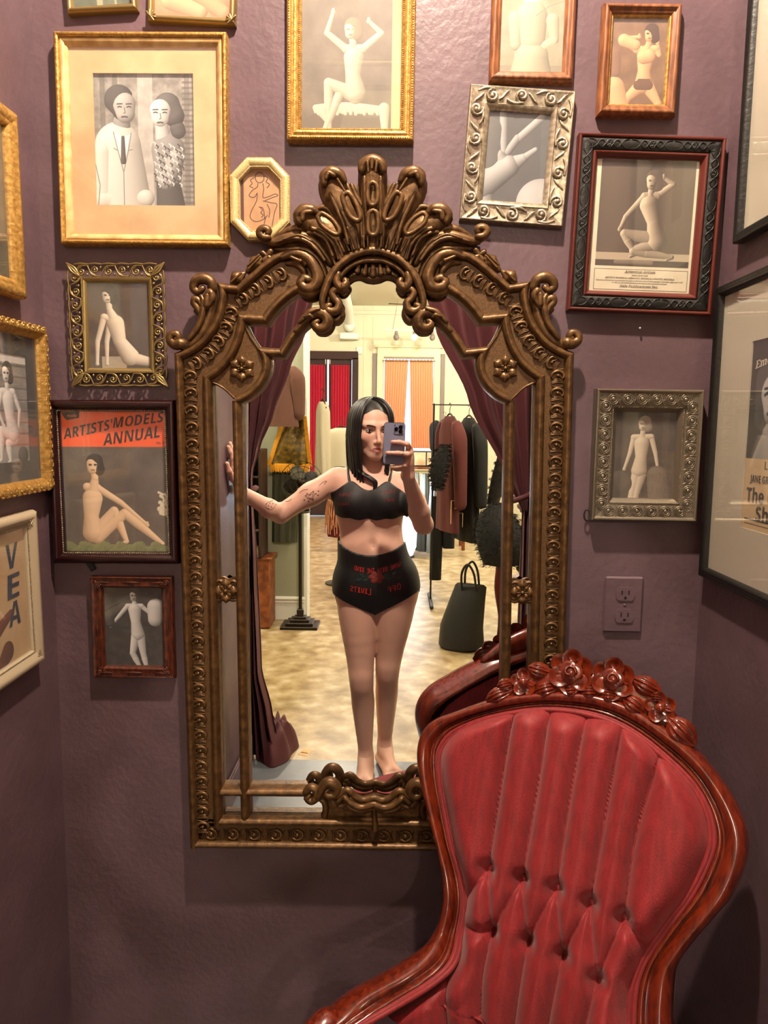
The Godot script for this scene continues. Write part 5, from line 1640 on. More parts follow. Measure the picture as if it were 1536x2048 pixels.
	a.figure({"head": [52, 14], "neck": [52, 26], "sl": [40, 32], "el": [24, 50], "al": [10, 66], "sr": [64, 32], "er": [78, 44], "ar": [90, 58], "chest": [52, 38], "waist": [53, 58], "hip": [56, 80], "hl": [52, 84], "kl": [46, 112], "fl": [60, 140], "hr": [60, 84], "kr": [64, 112], "fr": [70, 140]}, 10.0, grey(0.40), grey(0.90), grey(0.22))
	part("print", sheet(w - 0.042, h - 0.042, 0.006), print_mat("print_dark", a), r, "black and white photograph")
	glaze(r, w - 0.042, h - 0.042, 0.0085)

	# two small frames cut by the top of the view
	for q in [["top_a", "small dark brass frame with a green print, over the couple picture", brass, Color(0.22, 0.27, 0.20), Color(0.36, 0.40, 0.30)], ["top_b", "small brass frame with leafy corners and a peach coloured print", brass, Color(0.62, 0.36, 0.24), Color(0.80, 0.56, 0.42)]]:
		d = HUNG[q[0]]; w = d[2] * 0.001; h = d[3] * 0.001
		r = hung(q[0], "wall_picture", q[1])
		m = MB.new()
		rect_frame(m, w, h, [Vector2(0, 0), Vector2(0, 0.010), Vector2(0.003, 0.015), Vector2(0.008, 0.015), Vector2(0.010, 0.010), Vector2(0.011, 0.005)])
		part("moulding", m, q[2], r)
		if q[0] == "top_b":
			m = MB.new()
			for cx in [-1.0, 1.0]:
				for cy in [-1.0, 1.0]:
					var e := Vector2(cx * (w / 2 - 0.006), cy * (h / 2 - 0.006))
					for k in 6:
						var ang := k * PI / 5 - PI / 4
						var dir := Vector2(-cx * cos(ang), -cy * sin(ang))
						relief(m, [e, e + dir * 0.009], [0.0026, 0.0018], 0.0155, 1.0, 6, 2)
			part("corner_leaves", m, q[2], r)
		backing(r, w - 0.006, h - 0.006)
		a = Art.new(200, int(200 * h / w))
		a.ground(q[3], q[4], 40, 0.01)
		if q[0] == "top_b":
			a.cap(20, 92, 12, 60, 104, 10, Color(0.60, 0.34, 0.24), Color(0.90, 0.66, 0.50))
			a.cap(50, 80, 12, 90, 104, 9, Color(0.56, 0.30, 0.20), Color(0.86, 0.60, 0.44))
			a.cap(50, 40, 16, 50, 70, 18, Color(0.60, 0.34, 0.24), Color(0.90, 0.66, 0.50))
		else:
			a.rect(40, 90, 50, 125, Color(0.55, 0.56, 0.44))
			a.rect(70, 100, 74, 125, Color(0.55, 0.56, 0.44))
			a.cap(50, 50, 20, 52, 80, 16, Color(0.30, 0.28, 0.2), Color(0.60, 0.56, 0.44))
		part("print", sheet(w - 0.02, h - 0.02, 0.006), print_mat("print_" + q[0], a), r)
		glaze(r, w - 0.02, h - 0.02, 0.008)
	side_pictures()

func side_pictures() -> void:
	var m: MB
	var a: Art
	var left := Basis(Vector3.UP, PI / 2)      # faces +x
	var right := Basis(Vector3.UP, -PI / 2)    # faces -x
	# left wall, upper: plain gold frame
	var r := thing("wall_picture", "gold beaded frame with a dark olive print, top one on the side wall", "picture", Vector3(BX0, 1.797, 0.235), left * Basis(Vector3.BACK, 0.02), "framed pictures on the side walls")
	var w := 0.30
	var h := 0.288
	m = MB.new()
	rect_frame(m, w, h, [Vector2(0, 0), Vector2(0, 0.014), Vector2(0.003, 0.020), Vector2(0.012, 0.022), Vector2(0.018, 0.017), Vector2(0.020, 0.018), Vector2(0.026, 0.015), Vector2(0.028, 0.006)])
	part("moulding", m, M.bright_gold, r)
	m = MB.new()
	beads(m, w, h, 0.0025, 0.005, 0.0023, 0.0165)
	part("bead_edge", m, M.bright_gold, r)
	backing(r, w - 0.01, h - 0.01)
	a = Art.new(260, 250)
	a.ground(Color(0.20, 0.19, 0.12), Color(0.34, 0.31, 0.20), 50, 0.01)
	a.cap(50, 30, 12, 50, 80, 18, Color(0.34, 0.26, 0.18), Color(0.60, 0.50, 0.38))
	part("print", sheet(w - 0.05, h - 0.05, 0.006), print_mat("print_olive", a), r)
	glaze(r, w - 0.05, h - 0.05, 0.009)
	# left wall, middle: ornate gold with black mat
	r = thing("wall_picture", "ornate foliate gold frame with a dark mat and a beach photograph", "picture", Vector3(BX0, 1.476, 0.182), left * Basis(Vector3.BACK, 0.01), "framed pictures on the side walls")
	w = 0.33
	h = 0.285
	m = MB.new()
	rect_frame(m, w, h, [Vector2(0, 0), Vector2(0, 0.012), Vector2(0.004, 0.020), Vector2(0.012, 0.022), Vector2(0.018, 0.016), Vector2(0.022, 0.013), Vector2(0.024, 0.006)])
	part("moulding", m, M.bright_gold, r)
	m = MB.new()
	along_frame(w, h, 0.0085, 0.0165, func(p, t, i, k, l):
		var s := 1.0 if k % 2 == 0 else -1.0
		spiral(m, p, 0.0062, atan2(t.y, t.x) + s, s, 0.0022, 0.0195, 1.2)
		for q in 3: relief(m, [p + t * l * (0.2 + 0.1 * q) - i * 0.006, p + t * l * (0.3 + 0.1 * q) + i * 0.005 * s], [0.0022, 0.0014], 0.0195, 1.2, 5, 1))
	part("foliage", m, M.bright_gold, r)
	m = MB.new()
	rect_frame(m, w - 0.04, h - 0.04, [Vector2(0, 0.008), Vector2(0.035, 0.008), Vector2(0.036, 0.0065)])
	part("mat_board", m, mat("charcoal_mat", Color(0.17, 0.16, 0.15), 0.9), r)
	backing(r, w - 0.01, h - 0.01)
	a = Art.new(340, 290)
	a.ground(grey(0.42, 0.01), grey(0.56, 0.01), 54, 0.01)
	for y in 8: a.rect(0, 8 + y * 9, 100, 9.5 + y * 9, grey(0.22 + 0.04 * (y % 3)), 0.6)
	a.rect(0, 0, 100, 7, grey(0.74, 0.01))
	a.cap(90, 80, 7, 90.5, 80, 7, grey(0.10), grey(0.34))
	a.figure({"head": [72, 15], "neck": [72, 26], "sl": [65, 30], "el": [58, 44], "al": [66, 58], "sr": [80, 30], "er": [88, 44], "ar": [84, 64], "chest": [73, 36], "waist": [74, 50], "hip": [78, 62], "hl": [76, 64], "kl": [62, 60], "fl": [60, 82], "hr": [80, 66], "kr": [70, 70], "fr": [72, 84]}, 7.5, grey(0.42, 0.01), grey(0.90, 0.01), grey(0.16))
	part("print", sheet(w - 0.11, h - 0.11, 0.0062), print_mat("print_beach", a), r, "black and white beach photograph")
	glaze(r, w - 0.04, h - 0.04, 0.0105)
	# left wall, lower: cream frame with blue letters
	r = thing("wall_picture", "cream frame with beaded edge and blue letters VEA down the print", "picture", Vector3(BX0, 1.168, 0.225), left * Basis(Vector3.BACK, 0.03), "framed pictures on the side walls")
	w = 0.30
	h = 0.268
	var cream := mat("worn_cream", Color(0.66, 0.60, 0.50), 0.45, 0.1)
	m = MB.new()
	rect_frame(m, w, h, [Vector2(0, 0), Vector2(0, 0.012), Vector2(0.003, 0.019), Vector2(0.012, 0.020), Vector2(0.020, 0.013), Vector2(0.023, 0.012), Vector2(0.026, 0.011), Vector2(0.028, 0.005)])
	part("moulding", m, cream, r)
	m = MB.new()
	beads(m, w, h, 0.0235, 0.0032, 0.0014, 0.0125)
	part("bead_edge", m, M.antique_silver, r)
	m = MB.new()
	for cx in [-1.0, 1.0]:
		for cy in [-1.0, 1.0]:
			var e := Vector2(cx * (w / 2 - 0.010), cy * (h / 2 - 0.010))
			for k in 5:
				var ang := k * PI / 8
				relief(m, [e, e + Vector2(-cx * cos(ang), -cy * sin(ang)) * 0.016], [0.002, 0.003, 0.001], 0.018, 1.0, 6, 2)
	part("corner_leaves", m, cream, r)
	backing(r, w - 0.01, h - 0.01)
	a = Art.new(300, 260)
	a.ground(Color(0.72, 0.60, 0.44), Color(0.79, 0.68, 0.52), 58, 0.008, 0.01)
	a.cap(46, 54, 15, 46.5, 54, 15, Color(0.70, 0.32, 0.10), Color(0.92, 0.56, 0.22))
	a.cap(60, 62, 5, 78, 54, 3, Color(0.30, 0.12, 0.08), Color(0.46, 0.20, 0.12))
	a.cap(64, 84, 5, 72, 78, 7, Color(0.26, 0.12, 0.08), Color(0.42, 0.22, 0.14))
	a.portrait(26, 26, 10, Color(0.60, 0.38, 0.26), Color(0.88, 0.66, 0.50), Color(0.40, 0.20, 0.10))
	var pr := part("print", sheet(w - 0.052, h - 0.052, 0.006), print_mat("print_vea", a), r, "cream magazine cover with blue lettering")
	var blue := mat("ink_blue", Color(0.07, 0.17, 0.27), 0.6)
	for q in [["V", 0.066], ["E", 0.016], ["A", -0.030]]:
		lettering(q[0], "Droid Sans", 700, 0.040, Vector3(0.082, q[1], 0.0065), blue, pr, Basis(), 0.12, 0.036)
	glaze(r, w - 0.05, h - 0.05, 0.009)
	# right wall: two black frames with wide mats
	for q in [["large black frame with a wide white mat, above the film poster", 1.96, 0.28, 0.42, 0.41, 0], ["large black frame with a white mat round a vintage film poster", 1.447, 0.262, 0.49, 0.498, 1]]:
		r = thing("wall_picture", q[0], "picture", Vector3(BX1, q[1], q[2]), right * Basis(Vector3.BACK, 0.0), "framed pictures on the side walls")
		w = q[3]
		h = q[4]
		m = MB.new()
		rect_frame(m, w, h, [Vector2(0, 0), Vector2(0, 0.016), Vector2(0.002, 0.018), Vector2(0.005, 0.016), Vector2(0.007, 0.018), Vector2(0.010, 0.016), Vector2(0.012, 0.018), Vector2(0.016, 0.014), Vector2(0.018, 0.006)])
		part("moulding", m, M.black_wood, r)
		backing(r, w - 0.01, h - 0.01)
		var iw := 0.24 if q[5] == 1 else 0.20
		var ih := 0.29 if q[5] == 1 else 0.18
		m = MB.new()
		for s in [-1.0, 1.0]:
			m.box(Vector3(s * (iw + w - 0.03) / 4, 0, 0.007), Vector3((w - 0.03 - iw) / 2, h - 0.03, 0.002))
			m.box(Vector3(0, s * (ih + h - 0.03) / 4, 0.007), Vector3(iw, (h - 0.03 - ih) / 2, 0.002))
		part("mat_board", m, M.white_mat, r)
		a = Art.new(300, int(300 * ih / iw))
		var ah := 100.0 * ih / iw
		if q[5] == 1:
			a.ground(Color(0.76, 0.66, 0.50), Color(0.80, 0.70, 0.55), 61, 0.01, 0.01)
			for y in int(ah * 0.62 * 3):
				for x in 300: a.put(y * 300 + x, Color(0.17, 0.16, 0.15), 1.0)
			a.portrait(28, 36, 15, grey(0.26, 0.01), grey(0.74, 0.01), grey(0.30))
			a.portrait(74, 42, 13, grey(0.24, 0.01), grey(0.70, 0.01), grey(0.22))
			for y in range(int(ah * 0.62 * 3), int(ah * 3) - 1):
				for x in 300: a.put(y * 300 + x, Color(0.78, 0.68, 0.52), 1.0)
			a.rect(4, ah - 8, 96, ah - 7, Color(0.12, 0.16, 0.24))
			a.rect(4, ah - 5, 96, ah - 4.5, Color(0.4, 0.3, 0.2))
		else:
			a.ground(Color(0.40, 0.34, 0.28), Color(0.56, 0.50, 0.42), 64, 0.01)
			a.cap(50, 40, 18, 52, 90, 22, Color(0.42, 0.34, 0.28), Color(0.84, 0.76, 0.66))
		pr = part("print", sheet(iw + 0.006, ih + 0.006, 0.0055), print_mat("print_poster_%d" % q[5], a), r, ["toned photograph", "film poster with dark picture and bold title"][q[5]])
		if q[5] == 1:
			var cu := iw / 100.0
			lettering("Emotion swept...", "Droid Serif", 700, 5.0 * cu, Vector3(-8 * cu, ih / 2 - 11 * cu, 0.006), mat("ink_white", Color(0.82, 0.79, 0.72), 0.6), pr, Basis(Vector3.BACK, 0.12), 0.3, 74 * cu)
			for t in [["LIZABETH SCOTT", 79.0, 5.0, 62.0, 6.0], ["JANE GREER · DENNIS O'KEEFE", 88.0, 4.6, 84.0, 0.0]]:
				lettering(t[0], "Droid Sans", 700, t[2] * cu, Vector3(t[4] * cu, ih / 2 - t[1] * cu, 0.006), M.ink_brown, pr, Basis(), 0.0, t[3] * cu)
			lettering("The Company", "Droid Sans", 700, 9.5 * cu, Vector3(-2 * cu, ih / 2 - 99 * cu, 0.006), M.ink_black, pr, Basis(), 0.0, 88 * cu)
			lettering("She Keeps", "Droid Sans", 700, 9.5 * cu, Vector3(4 * cu, ih / 2 - 110 * cu, 0.006), M.ink_black, pr, Basis(), 0.0, 72 * cu)
		glaze(r, w - 0.03, h - 0.03, 0.0095)

# ------------------------------------------------------------------ the shop behind the booth, seen in the glass
func loft(m: MB, rings: Array, segs := 28, ripple := 5.0, phase := 0.0) -> void:  # rings of [height, centre x, centre z, half width, half depth, ripple]
	var rows := []
	for q in rings:
		var row := PackedVector3Array()
		for k in segs:
			var a := -TAU * k / segs
			var f: float = 1.0 + q[5] * sin(ripple * a + phase)
			row.append(Vector3(q[1] + cos(a) * q[3] * f, q[0], q[2] + sin(a) * q[4] * f))
		rows.append(row)
	m.grid(rows, true)

func drape_rows(edge_a: Callable, edge_b: Callable, y0: float, y1: float, n: int, cols: int, z_of: Callable) -> Array:
	var rows := []
	for i in n + 1:
		var y := lerpf(y0, y1, i / float(n))
		var row := PackedVector3Array()
		for k in cols + 1:
			var t := k / float(cols)
			row.append(Vector3(lerpf(edge_a.call(y), edge_b.call(y), t), y, z_of.call(t, y)))
		rows.append(row)
	return rows

func table_of(list: Array, y: float) -> float:  # straight-line lookup, list of [y, value] with y falling
	for i in list.size() - 1:
		if y <= list[i][0] and y >= list[i + 1][0]:
			return lerpf(list[i][1], list[i + 1][1], smoothstep(0.0, 1.0, (list[i][0] - y) / (list[i][0] - list[i + 1][0])) * 0.5 + 0.5 * (list[i][0] - y) / (list[i][0] - list[i + 1][0]))
	return list[0][1] if y > list[0][0] else list[list.size() - 1][1]

func added_globe(at: Vector3, energy: float, label: String) -> void:  # invented lamp, added out of view to brighten the shop
	var r := thing("added_globe_lamp", label, "lamp", at, Basis(), "added globe lamps that light the shop")
	var m := MB.new()
	m.lathe([Vector2(0, 0.10), Vector2(0.06, 0.10), Vector2(0.07, 0.115), Vector2(0.055, 0.13), Vector2(0, 0.13)], 20)
	part("fitting", m, M.lamp_metal, r)
	m = MB.new()
	m.ball(Vector3.ZERO, Vector3(0.11, 0.105, 0.11), 10, 20)
	part("globe", m, M.globe_glow, r)
	var l := OmniLight3D.new()
	l.name = "added_globe_light"
	l.light_color = Color(1.0, 0.94, 0.84)
	l.light_energy = energy
	l.light_size = 0.09
	l.omni_range = 14.0
	l.omni_attenuation = 2.0
	l.shadow_enabled = true
	r.add_child(l)

func shop() -> void:
	var cem := mat("concrete", Color(0.52, 0.44, 0.33), 0.38)
	cem.albedo_color = Color.WHITE
	cem.albedo_texture = noise_tex(101, 0.011, 1024, 8, ramp([[0.15, Color(0.47, 0.39, 0.26)], [0.45, Color(0.57, 0.49, 0.35)], [0.65, Color(0.62, 0.55, 0.42)], [0.9, Color(0.70, 0.65, 0.54)]]))
	cem.uv1_triplanar = true
	cem.uv1_scale = Vector3(0.55, 0.55, 0.55)
	var cw := mat("cream_wall", Color(0.80, 0.78, 0.68), 0.7)
	var sage := mat("sage_wall", Color(0.55, 0.56, 0.47), 0.65)
	var wt := mat("white_trim", Color(0.84, 0.84, 0.80), 0.5)
	var brown := mat("brown_paint", Color(0.17, 0.055, 0.042), 0.7)
	var glow := mat("globe_glow", Color(1, 0.97, 0.9), 0.4)
	glow.emission_enabled = true
	glow.emission = Color(1.0, 0.92, 0.8)
	glow.emission_energy_multiplier = 3.0
	var pane := mat("window_glass", Color(0.97, 1, 1, 0.04), 0.02)
	pane.transparency = BaseMaterial3D.TRANSPARENCY_ALPHA
	var cz := 3.43
	struct("floor", slab(Vector3(0.0, -0.05, 6.25), Vector3(6.0, 0.1, 9.016)), cem)
	struct("ceiling", slab(Vector3(0.0, cz + 0.05, 5.2), Vector3(6.0, 0.1, 11.3)), cw)
	struct("wall_left", slab(Vector3(-2.66, cz / 2, 6.25), Vector3(0.12, cz, 9.1)), cw)
	struct("wall_right", slab(Vector3(2.36, cz / 2, 6.25), Vector3(0.12, cz, 9.1)), cw)
	struct("wall_front", slab(Vector3((-2.66 - 0.757) / 2, cz / 2, 1.70), Vector3(1.9, cz, 0.1)), sage)
	struct("wall_front", slab(Vector3((2.36 + 0.673) / 2, cz / 2, 1.70), Vector3(1.69, cz, 0.1)), sage)
	# partition beside the cubby rack, with its white end post
	struct("wall_partition", slab(Vector3(-1.66, cz / 2, 4.15), Vector3(1.9, cz, 0.12)), sage)
	var tr := MB.new()
	tr.box(Vector3(-0.695, cz / 2, 4.15), Vector3(0.03, cz, 0.15), 0.004)
	struct("trim_1", tr, wt)
	tr = MB.new()
	tr.box(Vector3(-1.2, 0.09, 4.08), Vector3(1.0, 0.18, 0.02), 0.003)
	tr.box(Vector3(-1.2, 0.165, 4.075), Vector3(1.0, 0.014, 0.03), 0.003)
	tr.box(Vector3(-1.2, 0.14, 4.076), Vector3(1.0, 0.012, 0.026), 0.003)
	struct("baseboard_partition", tr, wt)
	# far wall with openings for the window and the double door
	var zf := 10.76
	for q in [[-2.6, -1.62, 0.0, cz], [-0.745, -0.27, 0.0, cz], [0.54, 2.3, 0.0, cz], [-1.62, -0.745, 2.68, cz], [-0.27, 0.54, 2.6, cz], [-0.27, 0.54, 0.0, 0.85]]:
		struct("wall_far", slab(Vector3((q[0] + q[1]) / 2, (q[2] + q[3]) / 2, zf), Vector3(q[1] - q[0], q[3] - q[2], 0.12)), cw)
	tr = MB.new()
	for x in [-0.45, -0.60, 0.72, 0.86]: tr.box(Vector3(x, cz / 2, 10.697), Vector3(0.012, cz, 0.008), 0.002)
	tr.box(Vector3(0, 3.32, 10.685), Vector3(4.9, 0.06, 0.03), 0.008)
	struct("trim_2", tr, cw)
	# window
	var wn := thing("window_1", "", "")
	wn.remove_meta("label"); wn.remove_meta("category")
	wn.set_meta("kind", "structure")
	var m := MB.new()
	for q in [[0.135, 2.69, 1.02, 0.15], [0.135, 0.83, 1.02, 0.10]]: m.box(Vector3(q[0], q[1], 10.68), Vector3(q[2], q[3], 0.05), 0.006)
	for x in [-0.325, 0.595]: m.box(Vector3(x, 1.75, 10.68), Vector3(0.11, 1.75, 0.05), 0.006)
	m.box(Vector3(0.135, 2.78, 10.67), Vector3(1.12, 0.035, 0.08), 0.006)
	struct("window_frame", m, mat("ivory_trim", Color(0.83, 0.80, 0.66), 0.5), wn)
	m = MB.new()
	m.box(Vector3(0.135, 1.72, 10.76), Vector3(0.81, 1.75, 0.006))
	struct("pane", m, pane, wn)
	m = MB.new()
	for x in [-0.42, 0.69]: m.box(Vector3(x, 1.75, 10.69), Vector3(0.07, 1.85, 0.02), 0.004)
	struct("shutter", m, mat("shutter_grey", Color(0.48, 0.44, 0.42), 0.6), wn)
	# curtains of the window and of the doors
	var peach := mat("peach_curtain", Color(0.86, 0.58, 0.42), 0.8)
	peach.backlight_enabled = true
	peach.backlight = Color(0.50, 0.31, 0.21)
	var crim := mat("crimson_curtain", Color(0.62, 0.025, 0.13), 0.8)
	crim.backlight_enabled = true
	crim.backlight = Color(0.55, 0.02, 0.12)
	for q in [[-0.255, 0.125, 0.10, -0.245, 0], [0.15, 0.525, 0.20, 0.50, 1]]:
		var cu := MB.new()
		var rows := []
		for i in 25:
			var t := i / 24.0
			var y := lerpf(2.56, 1.15, t)
			var x0: float = lerpf(q[0], q[0] + (0.0 if q[4] == 0 else 0.045), t)
			var x1: float = lerpf(q[1], q[1] - (0.06 if q[4] == 0 else -0.02), t)
			var row := PackedVector3Array()
			for k in 61:
				var s := k / 60.0
				row.append(Vector3(lerpf(x0, x1, s), y + (0.02 * absf(sin(s * 22.0)) if i == 0 else 0.0), 10.62 + 0.016 * sin(s * 60.0 + 0.8 * sin(t * 3.0)) * (0.5 + 0.5 * t)))
			rows.append(row)
		cu.grid(rows)
		solo("window_curtain", cu, peach, ["peach orange curtain panel next to the brown double door, at the shop window", "peach orange curtain panel on the far side of the bright gap in the window"][q[4]], "curtain", Vector3.ZERO, Basis(), "peach curtains of the shop window")
	m = MB.new()
	m.tube(PackedVector3Array([Vector3(-0.29, 2.55, 10.59), Vector3(0.56, 2.55, 10.59)]), [0.008], 8)
	solo("curtain_rod", m, M.lamp_metal, "thin metal rod carrying the peach window curtains", "curtain rod")
	var dr := thing("door_1", "", "")
	dr.remove_meta("label"); dr.remove_meta("category")
	dr.set_meta("kind", "structure")
	m = MB.new()
	m.box(Vector3(-1.1825, 2.635, 10.70), Vector3(0.99, 0.13, 0.10), 0.006)
	for x in [-1.63, -0.735]: m.box(Vector3(x, 1.30, 10.70), Vector3(0.10, 2.6, 0.10), 0.006)
	struct("door_frame", m, brown, dr)
	for s in 2:
		var x0: float = [-1.58, -1.18][s]
		m = MB.new()
		m.box(Vector3(x0 + 0.04, 1.29, 10.72), Vector3(0.06, 2.56, 0.045), 0.004)
		m.box(Vector3(x0 + 0.355, 1.29, 10.72), Vector3(0.06, 2.56, 0.045), 0.004)
		for y in [2.53, 0.14]: m.box(Vector3(x0 + 0.20, y, 10.72), Vector3(0.36, 0.09 if y > 1 else 0.26, 0.044), 0.004)
		for y in [1.0, 1.72]: m.box(Vector3(x0 + 0.20, y, 10.73), Vector3(0.28, 0.025, 0.03), 0.003)
		struct("door_leaf", m, brown, dr)
		m = MB.new()
		m.box(Vector3(x0 + 0.20, 1.38, 10.745), Vector3(0.30, 2.24, 0.005))
		struct("pane", m, pane, dr)
		m = MB.new()
		m.tube(PackedVector3Array([Vector3(x0 + (0.36 if s == 0 else 0.03), 2.50, 10.68), Vector3(x0 + (0.36 if s == 0 else 0.03), 2.60, 10.68)]), [0.012], 8)
		struct("bolt", m, M.antique_silver, dr)
		var cu := MB.new()
		var rows := []
		for i in 13:
			var row := PackedVector3Array()
			for k in 49:
				var f := k / 48.0
				row.append(Vector3(x0 + 0.05 + 0.30 * f, lerpf(2.48, 0.25, i / 12.0), 10.675 + 0.012 * sin(f * 44.0 + 0.5 * sin(i * 0.4))))
			rows.append(row)
		cu.grid(rows)
		solo("door_curtain", cu, crim, ["crimson curtain behind the glass of the brown door leaf by the sage partition", "crimson curtain behind the glass of the brown door leaf nearer the window"][s], "curtain", Vector3.ZERO, Basis(), "crimson curtains of the double door")
	# duct, vent box, switch, track lamps, fan
	m = MB.new()
	m.tube(pv3(spline([Vector3(-0.80, 3.33, 8.9), Vector3(-0.82, 3.32, 9.5), Vector3(-0.83, 3.28, 10.2), Vector3(-0.83, 3.17, 10.56), Vector3(-0.83, 3.08, 10.60)], 5)), [0.09], 16)
	solo("air_duct", m, wt, "white round air duct dropping from the ceiling down the cream wall", "duct")
	m = MB.new()
	m.box(Vector3(-0.83, 2.93, 10.605), Vector3(0.30, 0.10, 0.17), 0.012)
	solo("vent_box", m, wt, "white vent box under the round duct on the cream wall", "vent")
	m = MB.new()
	m.box(Vector3(-0.67, 2.72, 10.69), Vector3(0.10, 0.12, 0.025), 0.006)
	m.box(Vector3(-0.67, 2.72, 10.675), Vector3(0.02, 0.035, 0.012), 0.003)
	solo("wall_box", m, wt, "small square white switch box on the wall beside the brown door", "switch")
	var track := thing("track_light", "ceiling hung track rail with three bulb lamps over the peach window", "lamp", Vector3(0.15, 2.98, 10.2))
	m = MB.new()
	m.box(Vector3(0, 0, 0), Vector3(0.86, 0.02, 0.03), 0.004)
	part("rail", m, wt, track)
	m = MB.new()
	m.tube(PackedVector3Array([Vector3(-0.28, 0.0, 0), Vector3(-0.20, 0.45, -0.1)]), [0.004], 6)
	part("hanger", m, M.lamp_metal, track)
	for k in 3:
		m = MB.new()
		m.lathe([Vector2(0, -0.06), Vector2(0.03, -0.06), Vector2(0.022, -0.02), Vector2(0.01, -0.01), Vector2(0.01, 0.0)], 14, Vector3(-0.22 + 0.28 * k, 0, 0))
		var sk := part("socket", m, M.shutter_grey, track)
		m = MB.new()
		m.ball(Vector3(-0.22 + 0.28 * k, -0.105, 0), Vector3(0.045, 0.052, 0.045), 8, 14)
		part("bulb", m, glow if k == 1 else M.shutter_grey, sk)
	var fan := thing("ceiling_fan", "ceiling fan with long wooden blades under the shop ceiling", "fan", Vector3(0.55, 3.10, 8.6))
	m = MB.new()
	m.lathe([Vector2(0, -0.10), Vector2(0.07, -0.09), Vector2(0.10, -0.03), Vector2(0.09, 0.02), Vector2(0.02, 0.05), Vector2(0.015, 0.33)], 18)
	part("motor", m, wt, fan)
	for k in 5:
		m = MB.new()
		m.box(Vector3(0.42, -0.02, 0), Vector3(0.62, 0.012, 0.13), 0.004, Basis())
		var b := part("blade", m, M.brown_paint if k % 2 else M.raw_board, fan)
		b.rotation = Vector3(0.16, TAU * k / 5 + 0.35, 0)
	added_globe(Vector3(1.55, 3.26, 3.3), 8.0, "added unseen white globe lamp on the shop ceiling over the red armchair")  # these globes are added light sources, hidden from the camera
	added_globe(Vector3(-1.7, 3.26, 3.0), 6.0, "added unseen white globe lamp on the shop ceiling before the sage partition")
	added_globe(Vector3(-0.6, 3.26, 6.6), 9.0, "added unseen white globe lamp on the ceiling in the middle of the shop")
	added_globe(Vector3(1.4, 3.26, 8.4), 8.0, "added unseen white globe lamp on the ceiling near the shop window")
	# booth curtains
	var le := [[2.862, -0.22], [2.05, -0.335], [1.84, -0.385], [1.69, -0.452], [1.505, -0.522], [1.36, -0.582], [1.26, -0.612], [1.18, -0.612], [0.9, -0.60], [0.41, -0.585], [0.22, -0.54], [0.0, -0.50]]
	var re := [[2.862, 0.0], [2.06, 0.075], [1.864, 0.135], [1.574, 0.278], [1.257, 0.441], [1.12, 0.515], [0.9, 0.515], [0.5, 0.515], [0.0, 0.52]]
	for s in 2:
		var e: Array = [le, re][s]
		var wall: float = [BX0 + 0.006, BX1 - 0.006][s]
		m = MB.new()
		var rows := []
		for i in 73:
			var y := lerpf(2.862, 0.012, i / 72.0)
			var x1 := table_of(e, y)
			var tight := exp(-pow((y - 1.18) / 0.25, 2.0))
			var row := PackedVector3Array()
			for k in 57:
				var t := k / 56.0
				var fan_out := 1.0 - pow(1.0 - t, 1.0)
				var x := lerpf(wall, x1, fan_out)
				var amp := lerpf(0.028, 0.010, tight)
				row.append(Vector3(x, y, 1.72 + amp * sin(t * 21.0 + y * 0.7 + s) + 0.012 * sin(t * 9.0 - y * 2.0)))
			rows.append(row)
		m.grid(rows, false, s == 1)
		var cur := thing("booth_curtain", ["burgundy velvet curtain tied back, its hem puddled on the booth floor", "burgundy velvet curtain tied back on the chair's side of the booth"][s], "curtain", Vector3.ZERO, Basis(), "burgundy booth curtains")
		part("drape", m, M.burgundy_cloth, cur)
		m = MB.new()
		var tp := PackedVector3Array()
		for k in 15:
			var a := TAU * k / 14
			tp.append(Vector3((wall + table_of(e, 1.18)) / 2 + cos(a) * (absf(table_of(e, 1.18) - wall) / 2 + 0.012), 1.18 + 0.02 * cos(a), 1.72 + sin(a) * 0.045))
		m.tube(tp, [0.012], 8, false)
		part("tieback", m, M.burgundy_cloth, cur)
		if s == 0:
			m = MB.new()
			rows = []
			for i in 15:
				var q := i / 14.0
				var row := PackedVector3Array()
				for k in 49:
					var a := TAU * k / 48
					var rr := 1.0 - q
					var px := -0.535 + cos(a) * 0.088 * rr * (1.0 + 0.12 * sin(a * 5.0))
					var pz := 1.83 + sin(a) * 0.16 * rr * (1.0 + 0.10 * sin(a * 4.0 + 1.0))
					var fold := absf(sin(a * 3.0 + q * 5.0)) * 0.030 + 0.020 * sin(a * 7.0 + q * 3.0)
					row.append(Vector3(px, maxf(0.003, (0.13 * pow(sin(q * 1.5708), 0.7) + fold * sin(q * PI))), pz))
				rows.append(row)
			m.grid(rows, true, true)
			part("puddled_hem", m, M.burgundy_cloth, cur)
	m = MB.new()
	m.tube(PackedVector3Array([Vector3(BX0, 2.88, 1.72), Vector3(BX1, 2.88, 1.72)]), [0.012], 10)
	solo("curtain_rod", m, M.lamp_metal, "metal rod across the booth opening carrying the burgundy curtains", "curtain rod")
	# paper tag on the floor
	m = MB.new()
	m.box(Vector3(0, 0.0006, 0), Vector3(0.045, 0.0012, 0.06))
	var tag := thing("paper_tag", "small cream paper tag with handwriting lying at the booth threshold", "tag", Vector3(-0.405, 0, 1.81), Basis(Vector3.UP, 0.3))
	part("card", m, M.mat_board, tag)
	var ink := MB.new()
	var sq := PackedVector3Array()
	for k in 30: sq.append(Vector3(0.016 - 0.0011 * k, 0.0016, -0.004 + 0.006 * sin(k * 1.9)))
	ink.tube(sq, [0.0006], 4)
	part("handwriting", ink, M.ink_brown, tag)

